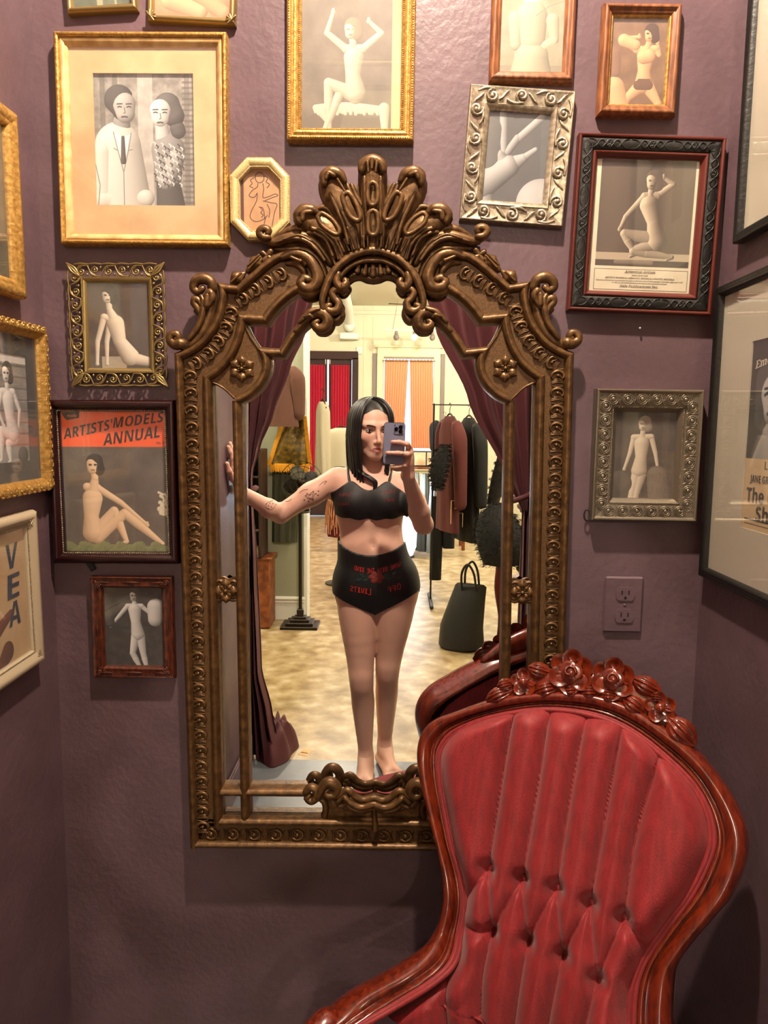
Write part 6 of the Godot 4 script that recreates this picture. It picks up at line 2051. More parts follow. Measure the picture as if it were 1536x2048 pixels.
func cloth(called: String, c: Color, rough := 0.85, trans := 0.0) -> StandardMaterial3D:
	var m := mat(called, c, rough)
	m.rim_enabled = true
	m.rim = 0.2
	bumpy(m, called.hash() % 1000, 0.15, 2.5, 0.3, Vector3(5, 5, 5), 256)
	return m

func hanger_part(r: Node3D, y: float, w: float) -> void:
	var m := MB.new()
	m.tube(pv3(spline([Vector3(-w, y - 0.06, 0), Vector3(-w * 0.4, y - 0.01, 0), Vector3(0, y + 0.01, 0), Vector3(w * 0.4, y - 0.01, 0), Vector3(w, y - 0.06, 0)], 4)), [0.007], 7)
	m.tube(pv3(spline([Vector3(0, y, 0), Vector3(0, y + 0.05, 0), Vector3(0.018, y + 0.075, 0), Vector3(0, y + 0.095, 0), Vector3(-0.018, y + 0.08, 0)], 4)), [0.003], 6)
	part("hanger", m, M.raw_board, r)

func hung_top(called: String, label: String, cat: String, mt: Material, at: Vector3, turn: float, w: float, h: float, sleeve: float, group := "", flare := 1.15) -> Node3D:
	var r := thing(called, label, cat, at, Basis(Vector3.UP, turn), group)
	var m := MB.new()
	loft(m, [[0.0, 0, 0, w * flare, 0.055, 0.10], [h * 0.3, 0, 0, w * lerpf(1.0, flare, 0.5), 0.058, 0.08], [h * 0.62, 0, 0, w * 0.93, 0.06, 0.05], [h * 0.86, 0, 0, w * 1.0, 0.055, 0.03], [h * 0.95, 0, 0, w * 0.78, 0.045, 0.0], [h, 0, 0, w * 0.32, 0.035, 0.0]], 36, 7.0)
	part("body", m, mt, r)
	if sleeve > 0.0:
		for s in [-1.0, 1.0]:
			m = MB.new()
			m.tube(pv3(spline([Vector3(s * w * 0.85, h * 0.92, 0), Vector3(s * w * 1.08, h * 0.80, 0.01), Vector3(s * (w * 1.12), h * 0.92 - sleeve * 0.6, 0.02), Vector3(s * (w * 1.10), h * 0.92 - sleeve, 0.03)], 5)), [0.045, 0.06, 0.055, 0.05], 12)
			part("sleeve", m, mt, r)
	hanger_part(r, h + 0.01, w * 0.8)
	return r

func fur_tufts(m: MB, pts: PackedVector3Array, nrm: PackedVector3Array, len: float, seed_n: int, per := 1) -> void:
	var rng := RandomNumberGenerator.new()
	rng.seed = seed_n
	for i in pts.size():
		for q in per:
			var d := (nrm[i] + Vector3(rng.randf_range(-0.7, 0.7), rng.randf_range(-1.0, 0.2), rng.randf_range(-0.7, 0.7))).normalized() * len * rng.randf_range(0.6, 1.2)
			var at := pts[i] + Vector3(rng.randf_range(-1, 1), rng.randf_range(-1, 1), rng.randf_range(-1, 1)) * len * 0.45
			var s := d.cross(Vector3(0.3, 0.5, 0.8)).normalized() * len * 0.09
			m.tri(at - s, at + s, at + d)

func fur_blob(r: Node3D, called: String, mt: Material, rings: Array, len: float, seed_n: int) -> void:
	var m := MB.new()
	loft(m, rings, 26, 4.0, 0.5)
	var n := m.v.size()
	var rows := rings.size()
	var pts := PackedVector3Array()
	var nr := PackedVector3Array()
	for i in n:
		var k := i / 26
		var c := Vector3(rings[k][1], rings[k][0], rings[k][2])
		pts.append(m.v[i])
		nr.append((m.v[i] - c).normalized())
	for k in rows - 1:
		for j in 26:
			for f in [0.33, 0.66]:
				var p := m.v[k * 26 + j].lerp(m.v[(k + 1) * 26 + j], f)
				pts.append(p)
				nr.append(nr[k * 26 + j])
	fur_tufts(m, pts, nr, len, seed_n, 6)
	part(called, m, mt, r)

func garments() -> void:
	var m: MB
	var r: Node3D
	# cubby rack on a wooden crate
	var rackw := mat("rack_wood", Color(0.17, 0.085, 0.045), 0.5)
	r = thing("cubby_rack", "dark wooden cubby rack of open pigeonholes standing on an orange crate", "rack", Vector3(-1.20, 0.525, 3.88))
	for k in 5:
		m = MB.new()
		m.box(Vector3(0, 0.01 + k * 0.19, 0), Vector3(0.46, 0.014, 0.24), 0.002)
		part("shelf", m, rackw, r)
	for k in 5:
		m = MB.new()
		m.box(Vector3(-0.225 + k * 0.1125, 0.39, 0), Vector3(0.012 if k % 4 else 0.022, 0.77, 0.24), 0.002)
		part("divider", m, rackw, r)
	m = MB.new()
	m.box(Vector3(0, 0.39, 0.115), Vector3(0.46, 0.77, 0.008))
	part("back_panel", m, M.black_wood, r)
	for q in [[-0.17, 0.0175, 0, "black shoe in the lowest outer pigeonhole of the cubby rack"], [0.17, 0.0175, 1, "cream shoe in the lowest pigeonhole of the cubby rack, by the partition"], [0.06, 0.2075, 0, "black shoe in the second lowest row of the cubby rack"], [0.17, 0.3975, 1, "cream shoe in the third row of the cubby rack"], [-0.06, 0.3975, 0, "black shoe in the third row of the cubby rack"]]:
		m = MB.new()
		loft(m, [[0.0, 0, 0, 0.036, 0.08, 0.0], [0.02, 0, 0, 0.038, 0.085, 0.0], [0.045, 0, 0.01, 0.032, 0.07, 0.0], [0.06, 0, 0.03, 0.02, 0.04, 0.0]], 16)
		solo("shoe", m, [M.ink_black, M.mat_board][q[2]], q[3], "shoe", Vector3(-1.20 + q[0], 0.525 + q[1], 3.84), Basis(), "shoes in the cubby rack")
	r = thing("wooden_crate", "orange brown wooden crate under the cubby rack", "crate", Vector3(-1.17, 0, 3.93))
	var cr := mat("crate_wood", Color(0.44, 0.22, 0.08), 0.55)
	tinted(cr, 111, 0.012, Color(0.36, 0.165, 0.05), Color(0.52, 0.28, 0.11), Vector3(2, 2, 2))
	m = MB.new()
	m.box(Vector3(0, 0.2575, 0), Vector3(0.50, 0.505, 0.24), 0.006)
	part("body", m, cr, r)
	m = MB.new()
	m.box(Vector3(0, 0.515, 0), Vector3(0.53, 0.018, 0.27), 0.004)
	part("lid", m, cr, r)
	# fan on an art deco stand
	var brz := mat("dark_bronze", Color(0.16, 0.12, 0.085), 0.4, 0.6)
	r = thing("pedestal_stand", "bronze pole stand on a stepped square base beside the sage partition", "stand", Vector3(-0.71, 0, 3.90))
	m = MB.new()
	for q in [[0.27, 0.0, 0.022], [0.20, 0.022, 0.022], [0.14, 0.044, 0.020], [0.09, 0.064, 0.016], [0.05, 0.080, 0.05]]: m.box(Vector3(0, q[1] + q[2] / 2, 0), Vector3(q[0], q[2], q[0] * 0.8), 0.003)
	part("stepped_base", m, brz, r)
	m = MB.new()
	m.tube(PackedVector3Array([Vector3(0, 0.12, 0), Vector3(0, 0.85, 0)]), [0.013], 10)
	part("pole", m, brz, r)
	m = MB.new()
	m.lathe([Vector2(0, 0.84), Vector2(0.07, 0.845), Vector2(0.075, 0.86), Vector2(0, 0.862)], 20)
	part("tray", m, brz, r)
	r = thing("desk_fan", "dark old electric fan with a round wire guard on the bronze stand", "fan", Vector3(-0.70, 0.862, 3.90))
	m = MB.new()
	m.lathe([Vector2(0, 0), Vector2(0.06, 0.0), Vector2(0.055, 0.02), Vector2(0.018, 0.035), Vector2(0.015, 0.12), Vector2(0, 0.12)], 18)
	part("foot", m, brz, r)
	m = MB.new()
	m.ball(Vector3(0, 0.20, 0.05), Vector3(0.05, 0.05, 0.08), 8, 14)
	part("motor", m, brz, r)
	m = MB.new()
	for rr in [0.155, 0.12, 0.08, 0.035]:
		var lp := PackedVector3Array()
		for k in 32: lp.append(Vector3(cos(TAU * k / 32) * rr, 0.20 + sin(TAU * k / 32) * rr, -0.055 + rr * rr * 1.6))
		m.loop(lp, 0.0026, 5)
	for k in 14:
		var a := TAU * k / 14
		m.tube(PackedVector3Array([Vector3(cos(a) * 0.03, 0.20 + sin(a) * 0.03, -0.055), Vector3(cos(a) * 0.10, 0.20 + sin(a) * 0.10, -0.040), Vector3(cos(a) * 0.155, 0.20 + sin(a) * 0.155, -0.016)]), [0.0018], 4)
	part("wire_guard", m, brz, r)
	for k in 4:
		m = MB.new()
		var a := TAU * k / 4 + 0.4
		var rows := []
		for i in 6:
			var t := i / 5.0
			var row := PackedVector3Array()
			for j in 5:
				var s := (j - 2) / 2.0
				var wd := 0.055 * sin(PI * (0.25 + 0.6 * t))
				var e := Vector2(cos(a), sin(a)) * (0.025 + 0.105 * t) + Vector2(-sin(a), cos(a)) * wd * s
				row.append(Vector3(e.x, 0.20 + e.y, -0.015 + 0.022 * s))
			rows.append(row)
		m.grid(rows)
		part("blade", m, mat("blade_metal", Color(0.5, 0.5, 0.46), 0.4, 0.5) if k % 2 else M.ink_black, r)
	# hangings on the partition
	var gold_sat := mat("olive_satin", Color(0.26, 0.19, 0.05), 0.38)
	tinted(gold_sat, 121, 0.01, Color(0.24, 0.18, 0.06), Color(0.52, 0.41, 0.14), Vector3(4, 4, 4))
	var yel := cloth("yellow_fringe", Color(0.80, 0.55, 0.06))
	r = thing("fringed_banner", "olive gold satin banner with a bright yellow fringe hung on the partition", "banner", Vector3(-0.80, 1.17, 4.045))
	m = MB.new()
	var rows := []
	for i in 19:
		var t := i / 18.0
		var row := PackedVector3Array()
		for k in 25:
			var s := k / 24.0
			var xl := lerpf(-0.05, -0.145, t)
			var xr := lerpf(0.095, 0.135, t)
			row.append(Vector3(lerpf(xl, xr, s), lerpf(lerpf(0.30, 0.37, s), 0.012, t), -0.02 + 0.016 * sin(s * 10.0 + t * 4.0) + 0.01 * sin(s * 4.0 - t * 6.0)))
		rows.append(row)
	m.grid(rows)
	part("satin", m, gold_sat, r)
	m = MB.new()
	for k in 56:
		var s := k / 55.0
		m.tube(PackedVector3Array([Vector3(lerpf(-0.145, 0.135, s), 0.016, -0.025), Vector3(lerpf(-0.147, 0.137, s) + 0.003 * sin(k * 2.3), -0.036 - 0.006 * sin(k * 1.7), -0.028)]), [0.0052, 0.004], 5)
	for k in 40:
		var s := k / 39.0
		for e in 2:
			var x: float = lerpf([0.095, -0.05][e], [0.135, -0.145][e], s)
			m.tube(PackedVector3Array([Vector3(x, lerpf([0.37, 0.30][e], 0.012, s), -0.022), Vector3(x + [0.026, -0.026][e], lerpf([0.37, 0.30][e], 0.012, s) - 0.008, -0.026)]), [0.0058, 0.004], 5)
	var fr := part("fringe", m, yel, r)
	fr.set_meta("kind", "stuff")
	hung_top("hanging_blouse", "dusty brown blouse hung over the olive banner on the partition", "blouse", cloth("brown_blouse", Color(0.33, 0.20, 0.15)), Vector3(-0.84, 1.46, 3.90), 0.2, 0.10, 0.42, 0.30)
	r = thing("hanging_scarf", "long olive green scarf hanging below the fringed banner", "scarf", Vector3(-0.85, 0.60, 4.066))
	m = MB.new()
	loft(m, [[0.0, 0, 0, 0.08, 0.014, 0.2], [0.3, 0.01, 0, 0.09, 0.016, 0.15], [0.62, 0.02, 0, 0.10, 0.018, 0.1]], 40, 9.0)
	part("cloth", m, cloth("olive_cloth", Color(0.22, 0.22, 0.15)), r)
	hung_top("hanging_dress", "white sleeveless dress hanging by the white end post", "dress", cloth("white_cotton", Color(0.72, 0.69, 0.60)), Vector3(-0.605, 1.08, 4.45), 0.9, 0.055, 0.58, 0.0, "", 1.25)
	hung_top("hanging_shirt", "white short sleeved shirt hanging before the crimson door curtains", "shirt", M.white_cotton, Vector3(-0.66, 0.96, 7.0), 0.15, 0.20, 0.50, 0.16)
	r = thing("fringed_shawl", "red and blue shawl with a long cream fringe on a dress stand", "shawl", Vector3(-0.55, 0, 5.4))
	m = MB.new()
	loft(m, [[0.45, 0, 0, 0.10, 0.08, 0.10], [0.75, 0, 0, 0.11, 0.09, 0.08], [1.0, 0, 0, 0.10, 0.08, 0.05], [1.1, 0, 0, 0.05, 0.05, 0.0]], 30, 6.0)
	part("cloth", m, cloth("red_cloth", Color(0.36, 0.035, 0.05)), r)
	m = MB.new()
	for k in 60:
		var a := TAU * k / 60
		m.tube(PackedVector3Array([Vector3(cos(a) * 0.11, 0.80, sin(a) * 0.09), Vector3(cos(a) * 0.12 + 0.01 * sin(k * 3.1), 0.66, sin(a) * 0.10), Vector3(cos(a) * 0.12 + 0.015 * sin(k * 2.1), 0.52 + 0.05 * sin(k * 1.3), sin(a) * 0.10)]), [0.004], 4)
	part("fringe", m, cloth("peach_fringe", Color(0.80, 0.55, 0.40)), r).set_meta("kind", "stuff")
	m = MB.new()
	m.tube(PackedVector3Array([Vector3(0, 0, 0), Vector3(0, 0.6, 0)]), [0.015], 8)
	m.lathe([Vector2(0.13, 0.0), Vector2(0.13, 0.015), Vector2(0.02, 0.03), Vector2(0, 0.03)], 20)
	part("stand", m, M.raw_board, r)
	# clothes rail on the right
	r = thing("clothes_rail", "black metal clothes rail carrying jackets beside the black bag", "rack", Vector3(0.62, 0, 4.7))
	for x in [-0.34, 0.5]:
		m = MB.new()
		m.tube(PackedVector3Array([Vector3(x, 0.03, 0), Vector3(x, 1.66, 0)]), [0.008], 8)
		m.tube(PackedVector3Array([Vector3(x, 0.02, -0.25), Vector3(x, 0.02, 0.25)]), [0.016], 8)
		part("upright", m, M.ink_black, r)
	m = MB.new()
	m.tube(PackedVector3Array([Vector3(-0.35, 1.655, 0), Vector3(0.52, 1.655, 0)]), [0.005], 8)
	part("rail", m, M.ink_black, r)
	var wine := cloth("wine_cloth", Color(0.30, 0.09, 0.09))
	var jk := hung_top("hanging_jacket", "long dusty red jacket with stitched block lines hanging on the rail", "jacket", wine, Vector3(0.40, 0.64, 4.55), 1.25, 0.17, 0.92, 0.62)
	m = MB.new()
	for q in [[[-0.10, 0.08], [-0.10, 0.26], [0.02, 0.26], [0.02, 0.16], [0.10, 0.16], [0.10, 0.05]], [[-0.04, 0.20], [0.06, 0.20], [0.06, 0.30]]]:
		var pp := PackedVector3Array()
		for p in q: pp.append(Vector3(0.19 - 0.01 * absf(p[0]), p[1], p[0] * 0.5))
		m.tube(pp, [0.003], 4)
	part("stitching", m, M.mat_board, jk)
	var blackc := cloth("black_cloth", Color(0.022, 0.02, 0.022))
	hung_top("hanging_coat", "black coat hanging on the rail behind the dusty red jacket", "coat", blackc, Vector3(0.56, 0.55, 4.62), 1.2, 0.17, 1.0, 0.6)
	r = thing("hanging_trousers", "black trousers hanging below the dusty red jacket", "trousers", Vector3(0.385, 0.13, 4.93))
	for s in [-1.0, 1.0]:
		m = MB.new()
		loft(m, [[0.02 if s < 0 else 0.30, s * 0.055, 0, 0.05, 0.03, 0.08], [0.45, s * 0.05, 0, 0.055, 0.035, 0.05], [0.75, s * 0.045, 0, 0.055, 0.04, 0.03]], 20, 5.0)
		part("leg", m, blackc, r)
	r = thing("fur_stole", "brown fur stole hanging from the end of the clothes rail", "stole", Vector3(0.83, 0.86, 4.6))
	var brf := cloth("brown_fur", Color(0.09, 0.055, 0.035))
	fur_blob(r, "pelt", brf, [[0.0, -0.06, 0, 0.05, 0.04, 0.05], [0.2, -0.02, 0, 0.06, 0.05, 0.05], [0.4, 0.03, 0, 0.06, 0.05, 0.05], [0.48, 0.05, 0, 0.03, 0.03, 0.0]], 0.022, 4)
	r = thing("feather_boa", "black feather boa hanging in front of the dusty red jacket", "boa", Vector3(0.30, 1.0, 4.30))
	fur_blob(r, "feathers", blackc, [[0.0, 0, 0, 0.03, 0.03, 0.05], [0.10, 0, 0, 0.06, 0.05, 0.05], [0.22, 0.02, 0, 0.07, 0.05, 0.05], [0.33, 0.05, 0, 0.03, 0.03, 0.0]], 0.028, 6)
	# deeper in the shop
	var navy := cloth("navy_cloth", Color(0.03, 0.035, 0.055))
	jk = hung_top("hanging_jacket", "navy jacket with a round orange badge hanging near the shop window", "jacket", navy, Vector3(0.54, 1.16, 7.5), 0.2, 0.115, 0.40, 0.30)
	m = MB.new()
	m.lathe([Vector2(0, 0), Vector2(0.030, 0.0), Vector2(0.030, 0.008), Vector2(0, 0.010)], 18, Vector3(0.02, 0.26, -0.07), Basis(Vector3.RIGHT, -PI / 2))
	part("badge", m, mat("badge_orange", Color(0.75, 0.25, 0.12), 0.6), jk)
	m = MB.new()
	m.box(Vector3(0.055, 0.24, -0.06), Vector3(0.03, 0.22, 0.02), 0.006)
	part("scarf", m, M.mat_board, jk)
	r = thing("display_table", "plain wooden display table holding a banded box near the window", "table", Vector3(0.42, 0, 7.6))
	m = MB.new()
	m.box(Vector3(0, 0.995, 0), Vector3(0.80, 0.03, 0.45), 0.004)
	part("tabletop", m, M.crate_wood, r)
	for sx in [-1.0, 1.0]:
		for sz in [-1.0, 1.0]:
			m = MB.new()
			m.box(Vector3(sx * 0.37, 0.49, sz * 0.19), Vector3(0.04, 0.98, 0.04), 0.004)
			part("leg", m, M.crate_wood, r)
	r = thing("banded_box", "tan box with black edging standing on the display table", "box", Vector3(0.27, 1.012, 7.5))
	m = MB.new()
	m.box(Vector3(0, 0.09, 0), Vector3(0.24, 0.18, 0.2), 0.004)
	part("body", m, M.mat_board, r)
	m = MB.new()
	for x in [-0.12, 0.055, 0.12]: m.box(Vector3(x, 0.09, -0.1), Vector3(0.014, 0.185, 0.012), 0.002)
	for y in [0.008, 0.178]: m.box(Vector3(0, y, -0.1), Vector3(0.25, 0.014, 0.012), 0.002)
	part("edging", m, M.ink_black, r)
	var gg := cloth("grey_green_cloth", Color(0.28, 0.28, 0.24))
	for k in 3:
		r = thing("hanging_skirt", ["grey green skirt hanging at the front of the display table", "grey green skirt hanging in the middle along the display table", "pale grey skirt hanging nearest the dusty red jacket"][k], "skirt", Vector3(0.19 + 0.11 * k, 0.05, 7.15 - 0.12 * k), Basis(), "skirts along the display table")
		m = MB.new()
		loft(m, [[0.0, 0, 0, 0.075, 0.06, 0.15], [0.4, 0, 0, 0.07, 0.055, 0.10], [0.9, 0, 0, 0.045, 0.04, 0.03]], 36, 8.0, k)
		part("cloth", m, gg if k < 2 else cloth("pale_grey_cloth", Color(0.46, 0.48, 0.48)), r)
	# made-up glowing lantern, stands in for a bright patch deep in the shop
	r = thing("added_lantern", "added glowing white lantern in place of a bright patch in the shop", "lamp", Vector3(0.10, 0, 6.9))
	m = MB.new()
	loft(m, [[0.02, 0, 0, 0.07, 0.07, 0.0], [0.12, 0, 0, 0.11, 0.11, 0.0], [0.40, 0, 0, 0.12, 0.12, 0.0], [0.62, 0, 0, 0.10, 0.10, 0.0], [0.70, 0, 0, 0.06, 0.06, 0.0]], 24)
	var lan := mat("lantern_glow", Color(0.95, 0.97, 1.0), 0.7)
	lan.emission_enabled = true
	lan.emission = Color(0.86, 0.93, 1.0)
	lan.emission_energy_multiplier = 1.6
	part("glow_shade", m, lan, r)
	m = MB.new()
	m.lathe([Vector2(0.09, 0), Vector2(0.09, 0.015), Vector2(0.02, 0.02), Vector2(0, 0.02)], 18)
	part("base", m, M.raw_board, r)
	var ll := OmniLight3D.new()  # extra light added with the made-up lantern
	ll.name = "added_lantern_light"
	ll.light_color = Color(0.9, 0.95, 1.0)
	ll.light_energy = 1.2
	ll.light_size = 0.1
	ll.omni_range = 8.0
	ll.omni_attenuation = 2.0
	ll.shadow_enabled = true
	r.add_child(ll)
	ll.position = Vector3(0, 0.8, 0)
	# black tote bag
	r = thing("tote_bag", "soft black tote bag with long handles slumped on the concrete floor", "bag", Vector3(0.43, 0, 3.44), Basis(Vector3.UP, 0.35))
	m = MB.new()
	loft(m, [[0.004, 0.0, 0, 0.14, 0.10, 0.02], [0.02, 0.0, 0, 0.155, 0.12, 0.03], [0.15, 0.0, 0, 0.145, 0.10, 0.03], [0.32, 0.03, 0.02, 0.12, 0.065, 0.03], [0.42, 0.05, 0.03, 0.105, 0.035, 0.05], [0.435, 0.05, 0.03, 0.09, 0.012, 0.03]], 32, 5.0)
	part("body", m, cloth("black_canvas", Color(0.03, 0.03, 0.032), 0.6), r)
	for s in [-1.0, 1.0]:
		m = MB.new()
		m.tube(pv3(spline([Vector3(0.0, 0.40, s * 0.04 + 0.03), Vector3(0.01, 0.52, s * 0.05), Vector3(0.05, 0.58, s * 0.06), Vector3(0.09, 0.52, s * 0.05), Vector3(0.10, 0.40, s * 0.04 + 0.03)], 5)), [0.008], 7)
		part("handle", m, M.black_canvas, r)
	# red armchair under coats
	var redc := mat("red_lacquer", Color(0.33, 0.055, 0.055), 0.4)
	r = thing("armchair", "red carved armchair heaped with a black fur coat and bright cloths", "armchair", Vector3(1.06, 0, 3.62), Basis(Vector3.UP, 0.45))
	for sx in [-1.0, 1.0]:
		m = MB.new()
		m.tube(pv3(spline([Vector3(sx * 0.28, 0.016, -0.25), Vector3(sx * 0.27, 0.2, -0.25), Vector3(sx * 0.29, 0.40, -0.26), Vector3(sx * 0.28, 0.62, -0.26)], 4)), [0.022, 0.024, 0.034, 0.028], 10)
		part("leg", m, redc, r)
		m = MB.new()
		m.tube(PackedVector3Array([Vector3(sx * 0.28, 0.016, 0.27), Vector3(sx * 0.27, 0.4, 0.24), Vector3(sx * 0.26, 1.0, 0.30)]), [0.022, 0.028, 0.022], 10)
		part("leg", m, redc, r)
		m = MB.new()
		m.tube(pv3(spline([Vector3(sx * 0.28, 0.62, -0.28), Vector3(sx * 0.29, 0.66, -0.1), Vector3(sx * 0.28, 0.67, 0.1), Vector3(sx * 0.27, 0.72, 0.26)], 4)), [0.036, 0.026, 0.024, 0.026], 10)
		part("arm", m, redc, r)
	m = MB.new()
	m.box(Vector3(0, 0.40, 0), Vector3(0.56, 0.11, 0.54), 0.03)
	part("seat", m, redc, r)
	m = MB.new()
	m.box(Vector3(0, 0.74, 0.275), Vector3(0.46, 0.44, 0.05), 0.02)
	part("backrest", m, cloth("rose_cloth", Color(0.50, 0.06, 0.08)), r)
	m = MB.new()
	m.tube(pv3(spline([Vector3(-0.27, 0.95, 0.29), Vector3(-0.14, 1.02, 0.29), Vector3(0, 1.05, 0.29), Vector3(0.14, 1.02, 0.29), Vector3(0.27, 0.95, 0.29)], 4)), [0.022, 0.03, 0.036, 0.03, 0.022], 10)
	part("crest_rail", m, redc, r)
	r = thing("fur_coat", "shaggy black fur coat thrown over the arm of the red armchair", "coat", Vector3(0.66, 0.58, 3.40), Basis(Vector3.UP, 0.3))
	fur_blob(r, "pelt", blackc, [[0.0, 0.02, 0, 0.11, 0.10, 0.08], [0.10, 0.02, 0, 0.15, 0.13, 0.06], [0.22, 0.0, 0, 0.15, 0.12, 0.05], [0.32, -0.02, 0.02, 0.11, 0.09, 0.05], [0.39, -0.03, 0.02, 0.04, 0.04, 0.0]], 0.028, 9)
	for q in [["rumpled mauve blouse heaped on the red armchair", Color(0.30, 0.17, 0.21), Vector3(0.95, 0.955, 3.52), Vector3(0.14, 0.075, 0.12)], ["bright red cloth balled up on the red armchair", Color(0.62, 0.06, 0.07), Vector3(0.92, 0.815, 3.46), Vector3(0.10, 0.052, 0.09)], ["dark blue cloth bundled over the olive cloth on the armchair", Color(0.045, 0.055, 0.085), Vector3(0.93, 0.685, 3.47), Vector3(0.12, 0.056, 0.10)], ["olive cloth lying on the armchair seat under the other cloths", Color(0.17, 0.14, 0.05), Vector3(0.95, 0.535, 3.48), Vector3(0.14, 0.070, 0.12)]]:
		m = MB.new()
		rows = []
		for i in 13:
			var ph := PI * (i / 12.0) - PI / 2
			var row := PackedVector3Array()
			for k in 24:
				var a := -TAU * k / 24
				var f := 1.0 + 0.14 * sin(a * 3.0 + i * 0.9) + 0.08 * sin(a * 7.0 - i * 1.4)
				row.append(Vector3(cos(a) * cos(ph) * q[3].x * f, sin(ph) * q[3].y * (1.0 + 0.1 * sin(a * 2.0)), sin(a) * cos(ph) * q[3].z * f))
			rows.append(row)
		m.grid(rows, true)
		solo("bundled_cloth", m, cloth("bundle_%d" % taken.get("bundled_cloth", 0), q[1]), q[0], "cloth", q[2], Basis(Vector3.UP, 0.4), "cloths heaped on the red armchair")

